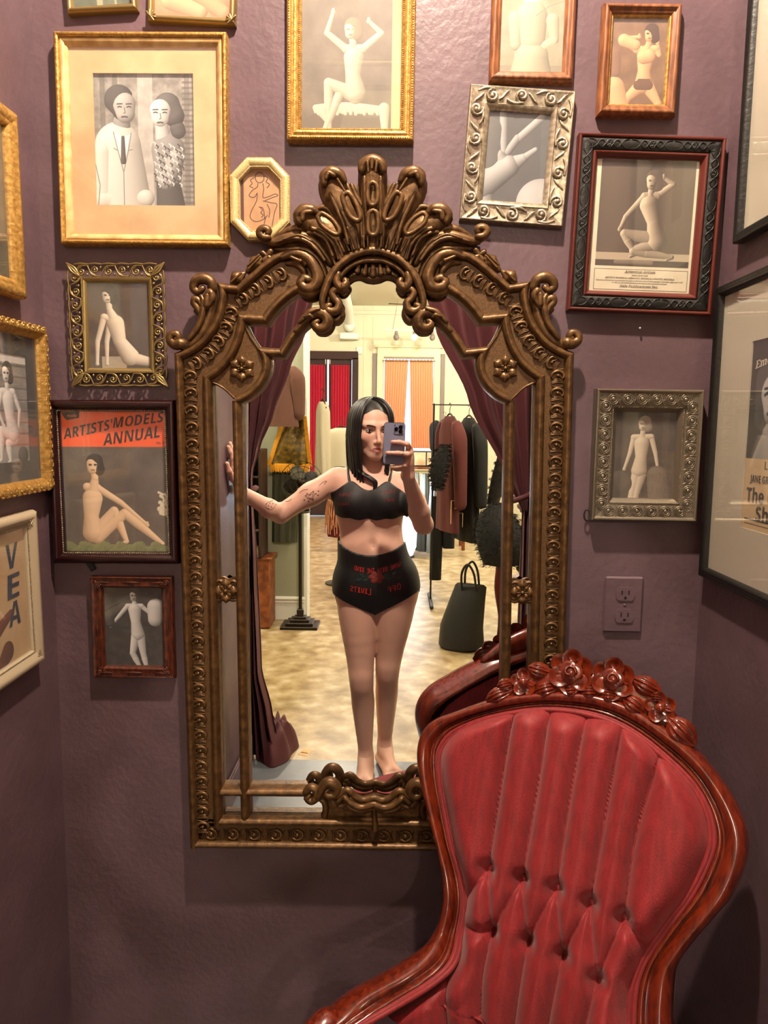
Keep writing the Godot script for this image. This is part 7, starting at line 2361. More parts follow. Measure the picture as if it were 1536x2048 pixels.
# ------------------------------------------------------------------ soft bodies: distance field of tapered bones, meshed as surface nets
class Field:
	var bones := []
	func bone(a: Vector3, b: Vector3, ra: float, rb: float, k := 0.03, scale := Vector3.ONE, cut := false) -> void:
		bones.append([a, b, ra, rb, k, scale, cut])
	func chain(pts: Array, rad: Array, k := 0.02) -> void:
		for i in pts.size() - 1:
			bone(pts[i], pts[i + 1], rad[i], rad[i + 1], k)
	func blob(at: Vector3, r: Vector3, k := 0.02, cut := false) -> void:
		bone(at, at, r.x, r.x, k, Vector3(1.0, r.x / r.y, r.x / r.z), cut)
	static func one(p: Vector3, q: Array) -> float:
		var a: Vector3 = q[0]
		var s: Vector3 = q[5]
		var ap := (p - a) * s
		var ab: Vector3 = (q[1] - a) * s
		var l := ab.length_squared()
		var t := clampf(ap.dot(ab) / l, 0.0, 1.0) if l > 1e-12 else 0.0
		return (ap - ab * t).length() - lerpf(q[2], q[3], t)
	static func join(d: float, e: float, k: float, cut: bool) -> float:
		if cut:
			var h := clampf(0.5 - 0.5 * (d + e) / k, 0.0, 1.0)
			return lerpf(d, -e, h) + k * h * (1.0 - h)
		var g := clampf(0.5 + 0.5 * (e - d) / k, 0.0, 1.0)
		return lerpf(e, d, g) - k * g * (1.0 - g)
	func dist(p: Vector3) -> float:
		var d := 1.0
		for q in bones:
			d = join(d, one(p, q), q[4], q[6])
		return d
	func mesh_into(m: MB, lo: Vector3, hi: Vector3, cell: float, shape = null, place := Transform3D(), tint = null) -> void:
		var nx := int(ceil((hi.x - lo.x) / cell)) + 1
		var ny := int(ceil((hi.y - lo.y) / cell)) + 1
		var nz := int(ceil((hi.z - lo.z) / cell)) + 1
		var g := PackedFloat32Array()
		g.resize(nx * ny * nz)
		g.fill(1.0)
		for q in bones:
			var s: Vector3 = q[5]
			var r := maxf(q[2], q[3])
			var pad: Vector3 = Vector3(r / s.x, r / s.y, r / s.z) + Vector3.ONE * (q[4] + cell * 3.0)
			var b0: Vector3 = (q[0].min(q[1]) - pad - lo) / cell
			var b1: Vector3 = (q[0].max(q[1]) + pad - lo) / cell
			var a: Vector3 = q[0]
			var ab: Vector3 = (q[1] - a) * s
			var l := ab.length_squared()
			var ra: float = q[2]
			var rb: float = q[3]
			var k: float = q[4]
			var cut: bool = q[6]
			for z in range(maxi(0, int(b0.z)), mini(nz, int(b1.z) + 2)):
				for y in range(maxi(0, int(b0.y)), mini(ny, int(b1.y) + 2)):
					var o := (z * ny + y) * nx
					var pz := (lo.z + z * cell - a.z) * s.z
					var py := (lo.y + y * cell - a.y) * s.y
					for x in range(maxi(0, int(b0.x)), mini(nx, int(b1.x) + 2)):
						var ap := Vector3((lo.x + x * cell - a.x) * s.x, py, pz)
						var t := clampf(ap.dot(ab) / l, 0.0, 1.0) if l > 1e-12 else 0.0
						var e := (ap - ab * t).length() - (ra + (rb - ra) * t)
						g[o + x] = join(g[o + x], e, k, cut)
		if shape != null:
			for z in nz:
				for y in ny:
					for x in nx:
						var i := (z * ny + y) * nx + x
						if g[i] < cell * 4.0:
							g[i] = shape.call(g[i], lo + Vector3(x, y, z) * cell)
		var vid := {}
		var band := cell * 3.2
		var cells := PackedInt32Array()
		for i in g.size():
			if absf(g[i]) < band:
				cells.append(i)
		var step := [0, 1, nx, nx + 1, nx * ny, nx * ny + 1, nx * ny + nx, nx * ny + nx + 1]
		var ed := [[0, 1], [2, 3], [4, 5], [6, 7], [0, 2], [1, 3], [4, 6], [5, 7], [0, 4], [1, 5], [2, 6], [3, 7]]
		for i in cells:
			var x := i % nx
			var y := (i / nx) % ny
			var z := i / (nx * ny)
			if x >= nx - 1 or y >= ny - 1 or z >= nz - 1:
				continue
			var mask := 0
			for c in 8:
				if g[i + step[c]] < 0.0:
					mask |= 1 << c
			if mask == 0 or mask == 255:
				continue
			var sum := Vector3.ZERO
			var n := 0
			for e in ed:
				if ((mask >> e[0]) & 1) != ((mask >> e[1]) & 1):
					var da := g[i + step[e[0]]]
					var db := g[i + step[e[1]]]
					var t := da / (da - db)
					var pa := Vector3(e[0] & 1, (e[0] >> 1) & 1, e[0] >> 2)
					var pb := Vector3(e[1] & 1, (e[1] >> 1) & 1, e[1] >> 2)
					sum += pa.lerp(pb, t)
					n += 1
			var p := lo + (Vector3(x, y, z) + sum / n) * cell
			if tint != null:
				m.col = tint.call(p)
			vid[i] = m.add(place * p)
		m.col = Color(1, 1, 1)
		for i in cells:
			var inside := g[i] < 0.0
			for ax in 3:
				var st: int = [1, nx, nx * ny][ax]
				var u: int = [nx, nx * ny, 1][ax]
				var w: int = [nx * ny, 1, nx][ax]
				if i + st >= g.size() or (g[i + st] < 0.0) == inside:
					continue
				var a = vid.get(i, -1)
				var b = vid.get(i - u, -1)
				var c = vid.get(i - u - w, -1)
				var d = vid.get(i - w, -1)
				if a < 0 or b < 0 or c < 0 or d < 0:
					continue
				if inside:
					m.ix.append_array([a, b, c, a, c, d])
				else:
					m.ix.append_array([a, c, b, a, d, c])
	func front(x: float, y: float, z0: float, z1: float) -> Vector3:  # first point met going from z0 towards z1
		var z := z0
		var s := signf(z1 - z0)
		for i in 90:
			var d := dist(Vector3(x, y, z))
			if d < 0.0004 or (z1 - z) * s < 0.0:
				break
			z += s * maxf(d * 0.7, 0.0005)
		return Vector3(x, y, z)
	func slope(p: Vector3) -> Vector3:
		var h := 0.004
		return Vector3(dist(p + Vector3(h, 0, 0)) - dist(p - Vector3(h, 0, 0)), dist(p + Vector3(0, h, 0)) - dist(p - Vector3(0, h, 0)), dist(p + Vector3(0, 0, h)) - dist(p - Vector3(0, 0, h))).normalized()

# ------------------------------------------------------------------ the person taking the picture, and the phone
func V(x: float, y: float, z: float) -> Vector3:
	return Vector3(x, y, z)

func worn_letters(f: Field, text: String, from: Vector2, to: Vector2, height: float, bow: float, mt: Material, parent: Node3D, off: float) -> void:  # letters laid one by one on the cloth, read from the front
	var n := text.length()
	for i in n:
		if text[i] == " ":
			continue
		var t := (i + 0.5) / n
		var p := from.lerp(to, t) + Vector2(0, bow * 4.0 * t * (1.0 - t))
		var q := f.front(p.x, p.y, 1.35, 1.7)
		var nn := f.slope(q)
		var right := Vector3(-1, 0, 0)
		right = (right - nn * right.dot(nn)).normalized()
		var up := nn.cross(right)
		var small := 1.0 if i == 0 or text[i - 1] == " " else 0.82
		lettering(text[i], "Droid Sans", 400, height * small, q + nn * off, mt, parent, Basis(right, up, nn), 0.0, absf(to.x - from.x) / n * 0.82, 0.0008)

func person() -> void:
	var skin := mat("skin", Color(1, 1, 1), 0.48)
	skin.vertex_color_use_as_albedo = true
	skin.subsurf_scatter_enabled = true
	skin.subsurf_scatter_strength = 0.12
	skin.metallic_specular = 0.4
	var base := Color(0.62, 0.37, 0.275)   # linear skin tone
	var black := mat("black_satin", Color(0.018, 0.017, 0.018), 0.6)
	black.rim_enabled = true
	black.rim = 0.15
	var r := thing("person", "dark haired person in a black two piece holding up a phone, hand on the wall", "person", Vector3.ZERO)
	var b := Field.new()
	var SL := V(-0.258, 1.240, 1.662)
	var EL := V(-0.478, 1.105, 1.605)
	var WL := V(-0.600, 1.205, 1.455)
	var SR := V(0.030, 1.222, 1.662)
	var ER := V(0.100, 1.078, 1.535)
	var WR := V(0.036, 1.272, 1.368)
	# trunk
	b.bone(V(-0.232, 1.235, 1.662), V(0.005, 1.225, 1.662), 0.048, 0.048, 0.04)
	b.bone(V(-0.165, 1.165, 1.652), V(-0.070, 1.165, 1.652), 0.094, 0.094, 0.05, V(1, 1, 1.18))
	b.bone(V(-0.158, 1.075, 1.648), V(-0.075, 1.075, 1.648), 0.088, 0.088, 0.05, V(1, 1, 1.22))
	b.bone(V(-0.142, 0.968, 1.645), V(-0.070, 0.968, 1.645), 0.086, 0.086, 0.05, V(1, 1, 1.20))
	b.bone(V(-0.160, 0.845, 1.648), V(-0.020, 0.850, 1.648), 0.096, 0.096, 0.05, V(1, 1, 1.10))
	b.bone(V(-0.160, 0.775, 1.650), V(-0.012, 0.778, 1.650), 0.099, 0.099, 0.05, V(1, 1, 1.05))
	b.bone(V(-0.118, 1.17, 1.65), V(-0.106, 0.96, 1.645), 0.088, 0.086, 0.05, V(0.9, 1, 1.15))
	b.bone(V(-0.106, 0.96, 1.645), V(-0.088, 0.82, 1.648), 0.086, 0.095, 0.05, V(0.8, 1, 1.1))
	b.bone(V(-0.183, 1.152, 1.602), V(-0.182, 1.162, 1.612), 0.056, 0.056, 0.04)
	b.bone(V(-0.054, 1.155, 1.602), V(-0.054, 1.165, 1.612), 0.056, 0.056, 0.04)
	b.bone(V(-0.150, 0.775, 1.705), V(-0.150, 0.775, 1.70), 0.078, 0.078, 0.04)
	b.bone(V(-0.024, 0.778, 1.705), V(-0.024, 0.778, 1.70), 0.078, 0.078, 0.04)
	b.bone(V(-0.100, 0.992, 1.560), V(-0.098, 0.986, 1.560), 0.007, 0.007, 0.012, V(1, 0.6, 1), true)
	b.bone(V(-0.115, 1.10, 1.556), V(-0.104, 1.0, 1.556), 0.006, 0.004, 0.03, V(1, 1, 1), true)
	for s in [-1.0, 1.0]:  # hollows under the ribs
		b.bone(V(-0.115 + s * 0.045, 1.045, 1.553), V(-0.115 + s * 0.105, 1.02, 1.575), 0.010, 0.006, 0.05, Vector3.ONE, true)
	# neck
	b.bone(V(-0.122, 1.235, 1.668), V(-0.116, 1.375, 1.650), 0.053, 0.047, 0.035)
	b.bone(V(-0.19, 1.262, 1.668), V(-0.122, 1.315, 1.668), 0.028, 0.030, 0.03)
	b.bone(V(-0.05, 1.256, 1.668), V(-0.122, 1.315, 1.668), 0.028, 0.030, 0.03)
	b.bone(V(-0.215, 1.262, 1.632), V(-0.13, 1.246, 1.606), 0.010, 0.010, 0.016)
	b.bone(V(-0.025, 1.254, 1.632), V(-0.110, 1.244, 1.606), 0.010, 0.010, 0.016)
	# arms
	b.chain([SL, SL.lerp(EL, 0.45) + V(0, 0.004, 0), EL], [0.052, 0.044, 0.036], 0.03)
	b.chain([EL, EL.lerp(WL, 0.3) + V(0, -0.004, 0), WL], [0.036, 0.036, 0.023], 0.02)
	b.chain([SR, SR.lerp(ER, 0.45), ER], [0.051, 0.044, 0.036], 0.03)
	b.chain([ER, ER.lerp(WR, 0.3), WR], [0.036, 0.037, 0.023], 0.02)
	# legs
	var HL := V(-0.163, 0.745, 1.645)
	var KL := V(-0.143, 0.425, 1.590)
	var AL := V(-0.123, 0.075, 1.625)
	var HR := V(-0.010, 0.748, 1.645)
	var KR := V(-0.036, 0.455, 1.632)
	var AR := V(-0.046, 0.082, 1.712)
	for q in [[HL, KL, AL, V(-0.02, 0, -1.0)], [HR, KR, AR, V(0.305, 0, -0.95)]]:
		var h: Vector3 = q[0]
		var k: Vector3 = q[1]
		var a: Vector3 = q[2]
		var lp2 := spline([h, h.lerp(k, 0.35), h.lerp(k, 0.75), k, k.lerp(a, 0.14) + V(0, 0, 0.004), k.lerp(a, 0.32) + V(0, 0, 0.018), k.lerp(a, 0.58) + V(0, 0, 0.012), a.lerp(k, 0.14) + V(0, 0, 0.002), a], 3)
		var lr := spline([V(0.087, 0, 0), V(0.074, 0, 0), V(0.055, 0, 0), V(0.0475, 0, 0), V(0.044, 0, 0), V(0.0455, 0, 0), V(0.0375, 0, 0), V(0.0265, 0, 0), V(0.0255, 0, 0)], 3)
		var lrad := []
		for e in lr: lrad.append(e.x)
		b.chain(lp2, lrad, 0.010)
		b.bone(a + V(0, 0.025, -0.004), V(a.x, 0.050, a.z) + q[3] * 0.055, 0.022, 0.020, 0.03)
		b.bone(k + V(0, 0.01, -0.018), k + V(0, -0.02, -0.016), 0.026, 0.024, 0.03)
		b.bone(k.lerp(a, 0.1) + V(0, 0, -0.012), a.lerp(k, 0.2) + V(0, 0, -0.006), 0.024, 0.019, 0.03)
		b.bone(a + V(-0.020, 0.0, 0.005), a + V(-0.018, 0, 0.004), 0.014, 0.014, 0.012)
		b.bone(a + V(0.020, 0.004, 0.002), a + V(0.018, 0.004, 0.002), 0.014, 0.014, 0.012)
	var body := MB.new()
	var tint_body := func(p: Vector3) -> Color:
		return base
	b.mesh_into(body, V(-0.66, 0.05, 1.33), V(0.17, 1.40, 1.82), 0.0085, null, Transform3D(), tint_body)
	# feet, a finer grid
	for q in [[AL, V(-0.02, 0, -1.0), -1.0], [AR, V(0.32, 0, -1.0), 1.0]]:
		var a: Vector3 = q[0]
		var d: Vector3 = q[1].normalized()
		var s := V(-d.z, 0, d.x)  # to her right when d points ahead
		var inner: float = q[2]
		var f := Field.new()
		f.bone(a + V(0, 0.05, 0), a + V(0, -0.02, 0), 0.0235, 0.0265, 0.016)
		f.bone(V(a.x, 0.030, a.z) - d * 0.030, V(a.x, 0.034, a.z) + d * 0.02, 0.029, 0.030, 0.02)
		f.bone(a + d * 0.012, V(a.x, 0.030, a.z) + d * 0.105, 0.030, 0.021, 0.03)
		f.bone(V(a.x, 0.022, a.z) - d * 0.02 + s * 0.012, V(a.x, 0.019, a.z) + d * 0.12 + s * 0.022, 0.020, 0.017, 0.02)
		f.bone(V(a.x, 0.022, a.z) - d * 0.02 - s * 0.012, V(a.x, 0.019, a.z) + d * 0.12 - s * 0.022, 0.020, 0.017, 0.02)
		for k in 5:
			var o := (k - 2) * 0.0155
			var big := (k == 0) if inner > 0 else (k == 4)
			var len := 0.172 - 0.008 * (k if inner > 0 else 4 - k)
			var tr := 0.0125 if big else 0.0085
			f.bone(V(a.x, 0.018, a.z) + d * 0.115 + s * o, V(a.x, 0.013, a.z) + d * len + s * o * 1.12, 0.012, tr, 0.007)
		var lo := V(a.x, 0, a.z) - V(0.09, 0, 0.09) + d.min(Vector3.ZERO) * 0.16
		var hi := V(a.x, 0, a.z) + V(0.09, 0.15, 0.09) + d.max(Vector3.ZERO) * 0.16
		lo.y = -0.006
		f.mesh_into(body, lo, hi, 0.0045, func(dd: float, p: Vector3) -> float: return maxf(maxf(dd, 0.001 - p.y), p.y - 0.128), Transform3D(), tint_body)
	# left hand, flat on the wall
	var lh := Field.new()
	var kn := [V(-0.619, 1.300, 1.392), V(-0.620, 1.304, 1.412), V(-0.620, 1.298, 1.432), V(-0.619, 1.286, 1.450)]
	var tipsl := [V(-0.6285, 1.380, 1.362), V(-0.6285, 1.392, 1.392), V(-0.6285, 1.380, 1.420), V(-0.6285, 1.348, 1.448)]
	for k in 4:
		lh.bone(WL + V(-0.006, 0.004, -0.012 + 0.008 * k), kn[k], 0.015, 0.0115, 0.018)
		var mid: Vector3 = kn[k].lerp(tipsl[k], 0.48) + V(0.006, 0, 0)
		var m2: Vector3 = kn[k].lerp(tipsl[k], 0.76) + V(0.003, 0, 0)
		lh.chain([kn[k], mid, m2, tipsl[k]], [0.0105, 0.0092, 0.0082, 0.0070], 0.006)
	lh.bone(WL + V(0.004, -0.04, 0.035), WL, 0.0245, 0.022, 0.02)
	lh.chain([WL + V(-0.004, 0.018, -0.012), V(-0.616, 1.262, 1.378), V(-0.624, 1.292, 1.350), V(-0.628, 1.320, 1.336)], [0.017, 0.0125, 0.0095, 0.0075], 0.010)
	lh.mesh_into(body, V(-0.645, 1.15, 1.31), V(-0.55, 1.41, 1.51), 0.0033, func(dd: float, p: Vector3) -> float: return maxf(dd, -0.6365 - p.x), Transform3D(), tint_body)
	# right hand round the phone
	var rh := Field.new()
	rh.bone(WR + V(0.012, -0.045, 0.035), WR, 0.026, 0.023, 0.02)
	var kr := [V(0.036, 1.384, 1.338), V(0.038, 1.364, 1.340), V(0.036, 1.344, 1.342), V(0.032, 1.326, 1.344)]
	for k in 4:
		rh.bone(WR + V(0.002 - 0.004 * k, 0.012, -0.008 + 0.004 * k), kr[k], 0.016, 0.0125, 0.016)
	rh.chain([kr[0], V(0.028, 1.398, 1.309), V(0.000, 1.405, 1.3015), V(-0.025, 1.4055, 1.303)], [0.0110, 0.0095, 0.0082, 0.0070], 0.005)
	rh.chain([kr[1], V(0.030, 1.362, 1.308), V(-0.004, 1.366, 1.3015), V(-0.043, 1.366, 1.303)], [0.0110, 0.0096, 0.0083, 0.0070], 0.005)
	rh.chain([kr[2], V(0.022, 1.322, 1.322), V(-0.008, 1.3155, 1.320), V(-0.030, 1.3150, 1.322)], [0.0108, 0.0092, 0.0080, 0.0068], 0.005)
	rh.chain([kr[3], V(0.012, 1.308, 1.334), V(-0.008, 1.3060, 1.336), V(-0.022, 1.308, 1.338)], [0.0100, 0.0084, 0.0074, 0.0064], 0.005)
	rh.chain([WR + V(0.0, 0.02, 0.0), V(0.030, 1.325, 1.362), V(0.010, 1.358, 1.350), V(-0.012, 1.385, 1.3395)], [0.020, 0.0155, 0.0110, 0.0085], 0.010)
	rh.mesh_into(body, V(-0.062, 1.215, 1.285), V(0.075, 1.42, 1.43), 0.0033, null, Transform3D(), tint_body)
	# head
	var hd := Field.new()
	hd.blob(V(0, 0.032, -0.012), V(0.075, 0.086, 0.094), 0.02)
	hd.blob(V(0, -0.030, 0.026), V(0.056, 0.075, 0.062), 0.03)
	for s in [-1.0, 1.0]:
		hd.bone(V(s * 0.046, -0.050, 0.000), V(s * 0.014, -0.100, 0.060), 0.019, 0.014, 0.025)
		hd.bone(V(s * 0.040, -0.026, 0.056), V(s * 0.052, -0.018, 0.034), 0.017, 0.016, 0.022)
		hd.bone(V(s * 0.014, 0.022, 0.080), V(s * 0.046, 0.024, 0.066), 0.010, 0.009, 0.016)
		hd.blob(V(s * 0.031, 0.001, 0.094), V(0.018, 0.012, 0.014), 0.014, true)
		hd.blob(V(s * 0.0095, -0.043, 0.093), V(0.0060, 0.0056, 0.008), 0.006)
		hd.blob(V(s * 0.076, -0.012, -0.006), V(0.010, 0.030, 0.018), 0.006)
		hd.bone(V(s * 0.019, -0.0690, 0.078), V(s * 0.005, -0.0650, 0.0875), 0.0030, 0.0050, 0.006)
		hd.bone(V(s * 0.016, -0.0718, 0.078), V(0, -0.0765, 0.0855), 0.0030, 0.0062, 0.006)
	hd.bone(V(0, 0.018, 0.083), V(0, -0.036, 0.104), 0.0062, 0.0082, 0.009)
	hd.blob(V(0, -0.040, 0.102), V(0.0080, 0.0078, 0.0090), 0.007)
	hd.blob(V(0, -0.099, 0.068), V(0.018, 0.014, 0.014), 0.02)
	hd.bone(V(0, -0.060, 0.070), V(0, -0.078, 0.070), 0.020, 0.018, 0.02)
	hd.bone(V(-0.02, -0.0705, 0.093), V(0.02, -0.0705, 0.093), 0.0018, 0.0018, 0.004, Vector3.ONE, true)
	hd.bone(V(0, -0.06, -0.02), V(0.004, -0.16, -0.012), 0.047, 0.046, 0.03)
	var yaw := -0.37   # turned towards the phone
	var hb := Basis(Vector3.UP, PI + yaw) * Basis(Vector3.RIGHT, 0.07)
	var HC := V(-0.116, 1.447, 1.640)
	var tint_head := func(p: Vector3) -> Color:
		if p.z > 0.06:
			var u := absf(p.x)
			var top := -0.0600 - 0.004 * smoothstep(0.004, 0.0, u) - u * 0.28
			var bot := -0.0855 + u * u * 28.0
			if u < 0.021 and p.y < top and p.y > bot:
				return Color(0.46, 0.17, 0.15)
			if p.y < -0.010 and p.y > -0.035 and u > 0.032 and u < 0.058:
				return base.lerp(Color(0.54, 0.22, 0.16), 0.35)
		return base
	hd.mesh_into(body, V(-0.10, -0.165, -0.12), V(0.10, 0.13, 0.125), 0.0031, null, Transform3D(hb, HC), tint_head)
	part("body", body, skin, r)
	var at := func(p: Vector3) -> Vector3: return HC + hb * p
	# eyes, brows, lashes
	var white := mat("eye_white", Color(0.82, 0.80, 0.78), 0.15)
	var iris := mat("iris", Color(0.14, 0.09, 0.055), 0.12)
	var dark := mat("brow_hair", Color(0.035, 0.024, 0.020), 0.6)
	for s in [-1.0, 1.0]:
		var m := MB.new()
		m.ball(at.call(V(s * 0.0315, 0.001, 0.0715)), V(0.0135, 0.0074, 0.0120), 10, 16, hb)
		var eye := part("eye", m, white, r)
		m = MB.new()
		m.ball(at.call(V(s * 0.0315 + 0.001, 0.0005, 0.0795)), V(0.0058, 0.0062, 0.0044), 8, 14, hb)
		part("iris", m, iris, eye)
		m = MB.new()
		m.tube(pv3(spline([at.call(V(s * 0.0195, 0.001, 0.0795)), at.call(V(s * 0.026, 0.0062, 0.0835)), at.call(V(s * 0.033, 0.0072, 0.0835)), at.call(V(s * 0.040, 0.0045, 0.0795)), at.call(V(s * 0.0455, 0.0030, 0.0735))], 4)), [0.0009, 0.0016, 0.0018, 0.0014], 5)
		m.tube(pv3(spline([at.call(V(s * 0.021, -0.003, 0.0795)), at.call(V(s * 0.031, -0.0068, 0.0815)), at.call(V(s * 0.041, -0.0035, 0.0770))], 4)), [0.0006], 4)
		part("lashes", m, dark, eye)
		m = MB.new()
		m.tube(pv3(spline([at.call(V(s * 0.013, 0.0185, 0.0925)), at.call(V(s * 0.026, 0.0225, 0.0900)), at.call(V(s * 0.040, 0.0235, 0.0815)), at.call(V(s * 0.051, 0.0170, 0.0690))], 4)), [0.0020, 0.0028, 0.0024, 0.0010], 6, true, 0.9)
		part("eyebrow", m, dark, r)
	# hair: a cap and long locks falling from an off-centre parting
	var hairm := mat("dark_hair", Color(0.028, 0.020, 0.017), 0.52)
	tinted(hairm, 131, 0.03, Color(0.022, 0.015, 0.012), Color(0.075, 0.048, 0.036), V(12, 2, 12), 256)
	var hm := MB.new()
	var rng := RandomNumberGenerator.new()
	rng.seed = 77
	var c0 := V(0, 0.030, -0.014)
	for layer in 3:
		for side in [-1.0, 1.0]:
			var nl := 34
			for k in nl:
				var az := lerpf(0.92, PI, k / float(nl - 1)) + rng.randf_range(-0.05, 0.05)
				var pts := []
				var grow := 0.004 + 0.005 * layer
				var start := 0.10 + 0.05 * layer
				for i in 9:
					var pol := lerpf(0.05, 1.75, i / 8.0)
					var front_lift := 0.0
					var d := V(sin(pol) * sin(az) * side, cos(pol), sin(pol) * cos(az))
					var p := c0 + d * V(0.075, 0.087, 0.095) * (1.0 + grow * 10.0)
					var part_x := -0.010 * (1.0 - i / 8.0)
					p.x += part_x
					if az < 1.5:
						p.z += 0.012 * sin(pol) * (1.5 - az)
					pts.append(p)
				var e: Vector3 = pts[8]
				var drop := 0.185 + rng.randf_range(-0.022, 0.022) + (0.02 if side > 0 else 0.0)
				var sway := rng.randf_range(-0.008, 0.008)
				for i in 5:
					var t := (i + 1) / 5.0
					pts.append(e + V(side * (0.006 * sin(t * 3.0 + layer)) + sway * t - side * 0.010 * t, -drop * t, 0.018 * t * (1.0 if az < 2.0 else -0.3) - 0.010 * t))
				var w := []
				for p in pts: w.append(at.call(p))
				hm.tube(pv3(spline(w, 2)), [0.005, 0.010, 0.011, 0.010, 0.010, 0.008, 0.003], 6, true, 0.8)
	# a curl over the collar bone
	for k in 4:
		var w := []
		for p in [V(-0.070 + 0.004 * k, -0.10, 0.02), V(-0.062 + 0.004 * k, -0.16, 0.05), V(-0.030 + 0.005 * k, -0.185, 0.078), V(-0.010 + 0.004 * k, -0.205, 0.088), V(-0.012, -0.235 - 0.004 * k, 0.088), V(-0.034, -0.252, 0.084)]: w.append(at.call(V(-p.x, p.y, p.z)))
		hm.tube(pv3(spline(w, 4)), [0.006, 0.006, 0.005, 0.004, 0.0015], 6)
	var cap_rows := []
	for i in 13:
		var pol := lerpf(0.02, 1.9, i / 12.0)
		var row := PackedVector3Array()
		for k in 33:
			var az := lerpf(-PI, PI, k / 32.0)
			var edge := 0.90 + 0.30 * smoothstep(0.05, 0.9, absf(az)) + 0.70 * smoothstep(0.9, 1.25, absf(az))
			var pp := minf(pol, edge)
			var d := V(sin(pp) * sin(az), cos(pp), sin(pp) * cos(az))
			row.append(at.call(c0 + d * V(0.0785, 0.0905, 0.0985)))
		cap_rows.append(row)
	hm.grid(cap_rows, false, false)
	part("hair", hm, hairm, r)
	# black top
	var xm := -0.118
	var top := MB.new()
	b.mesh_into(top, V(-0.30, 1.06, 1.50), V(0.08, 1.27, 1.78), 0.0048, func(d: float, p: Vector3) -> float:
		var u := absf(p.x - xm)
		var neck := 1.207 + 0.036 * exp(-pow((u - 0.072) / 0.040, 2.0)) - 0.012 * smoothstep(0.11, 0.16, u)
		if p.z > 1.66: neck = 1.185
		var hem := 1.092 + 0.010 * smoothstep(0.05, 0.15, u) + (0.003 * sin(p.x * 90.0) if p.z < 1.62 else 0.0)
		return maxf(maxf(d - 0.0055, p.y - neck), maxf(hem - p.y, u - 0.157)))
	var tp := part("bandeau_top", top, black, r, "black bandeau top with thin straps and red words")
	for s in [-1.0, 1.0]:
		var st := MB.new()
		var path := []
		for q in [[xm + s * 0.078, 1.238], [xm + s * 0.084, 1.262], [xm + s * 0.088, 1.285]]:
			var p: Vector3 = b.front(q[0], q[1], 1.45, 1.75)
			path.append(p + V(0, 0.001, -0.0015))
		path.append(V(xm + s * 0.090, 1.296, 1.662))
		path.append(V(xm + s * 0.088, 1.275, 1.715))
		path.append(V(xm + s * 0.080, 1.18, 1.742))
		st.tube(pv3(spline(path, 5)), [0.0055], 7, true, 0.4)
		part("strap", st, black, tp)
	# high waisted shorts
	var xs := -0.088
	var sh := MB.new()
	b.mesh_into(sh, V(-0.31, 0.66, 1.50), V(0.14, 1.02, 1.82), 0.0055, func(d: float, p: Vector3) -> float:
		var u := absf(p.x - xs)
		var waist := 0.951 + 0.045 * pow(clampf(u / 0.14, 0, 1.2), 2.0) + 0.10 * (p.x - xs)
		if p.z > 1.66: waist = 0.985
		var leg := 0.695 + 0.085 * pow(clampf(u / 0.165, 0.0, 1.3), 0.8) + 0.06 * (p.x - xs)
		if p.z > 1.66: leg -= 0.02
		return maxf(maxf(d - 0.006, p.y - waist), leg - p.y))
	var shp := part("high_shorts", sh, black, r, "black high waisted shorts with red words and a painted rose")
	var redt := mat("red_thread", Color(0.75, 0.13, 0.08), 0.6)
	worn_letters(b, "GONE WITH THE WIND", Vector2(0.010, 0.914), Vector2(-0.172, 0.898), 0.023, -0.018, redt, shp, 0.0064)
	worn_letters(b, "OFF", Vector2(0.014, 0.828), Vector2(-0.040, 0.812), 0.025, 0.0, redt, shp, 0.0064)
	worn_letters(b, "LIMITS", Vector2(-0.102, 0.803), Vector2(-0.188, 0.815), 0.026, 0.0, redt, shp, 0.0064)
	var dim := mat("dull_red_thread", Color(0.45, 0.09, 0.08), 0.7)
	worn_letters(b, "SWEET", Vector2(-0.014, 1.205), Vector2(-0.070, 1.196), 0.018, 0.0, dim, tp, 0.006)
	worn_letters(b, "DON'T", Vector2(-0.020, 1.172), Vector2(-0.060, 1.170), 0.015, 0.0, dim, tp, 0.006)
	worn_letters(b, "SOUR", Vector2(-0.186, 1.190), Vector2(-0.236, 1.186), 0.018, 0.0, dim, tp, 0.006)
	worn_letters(b, "TOUCH", Vector2(-0.190, 1.158), Vector2(-0.236, 1.150), 0.015, 0.0, dim, tp, 0.006)
	# painted rose with leaves
	var rm := MB.new()
	var lf := MB.new()
	var rc := Vector2(-0.084, 0.862)
	for k in 3:
		for i in 6 - k:
			var a := TAU * i / (6 - k) + k
			var e := rc + Vector2(cos(a), sin(a) * 0.8) * (0.021 - 0.0075 * k)
			var p: Vector3 = b.front(e.x, e.y, 1.4, 1.75)
			rm.ball(p + b.slope(p) * 0.0064, V(0.0120 - 0.0028 * k, 0.0095 - 0.0022 * k, 0.0014 + 0.0005 * k), 5, 9)
	for q in [[-0.038, 0.858, -0.05], [-0.046, 0.872, 0.4], [-0.128, 0.850, 0.3], [-0.142, 0.868, -0.5], [-0.155, 0.850, 0.2], [-0.016, 0.876, 0.9]]:
		var p: Vector3 = b.front(q[0], q[1], 1.4, 1.75)
		lf.ball(p + b.slope(p) * 0.0064, V(0.013, 0.0058, 0.0010), 5, 9, Basis(Vector3.BACK, q[2]))
	for q in [[[-0.06, 0.862], [-0.03, 0.868], [0.0, 0.858], [0.015, 0.868]], [[-0.108, 0.858], [-0.135, 0.862], [-0.165, 0.846], [-0.172, 0.838]]]:
		var w := []
		for e in q:
			var p: Vector3 = b.front(e[0], e[1], 1.4, 1.75)
			w.append(p + b.slope(p) * 0.0062)
		lf.tube(pv3(spline(w, 4)), [0.0014, 0.0010], 5)
	part("rose_print", rm, mat("rose_paint", Color(0.46, 0.15, 0.12), 0.7), shp)
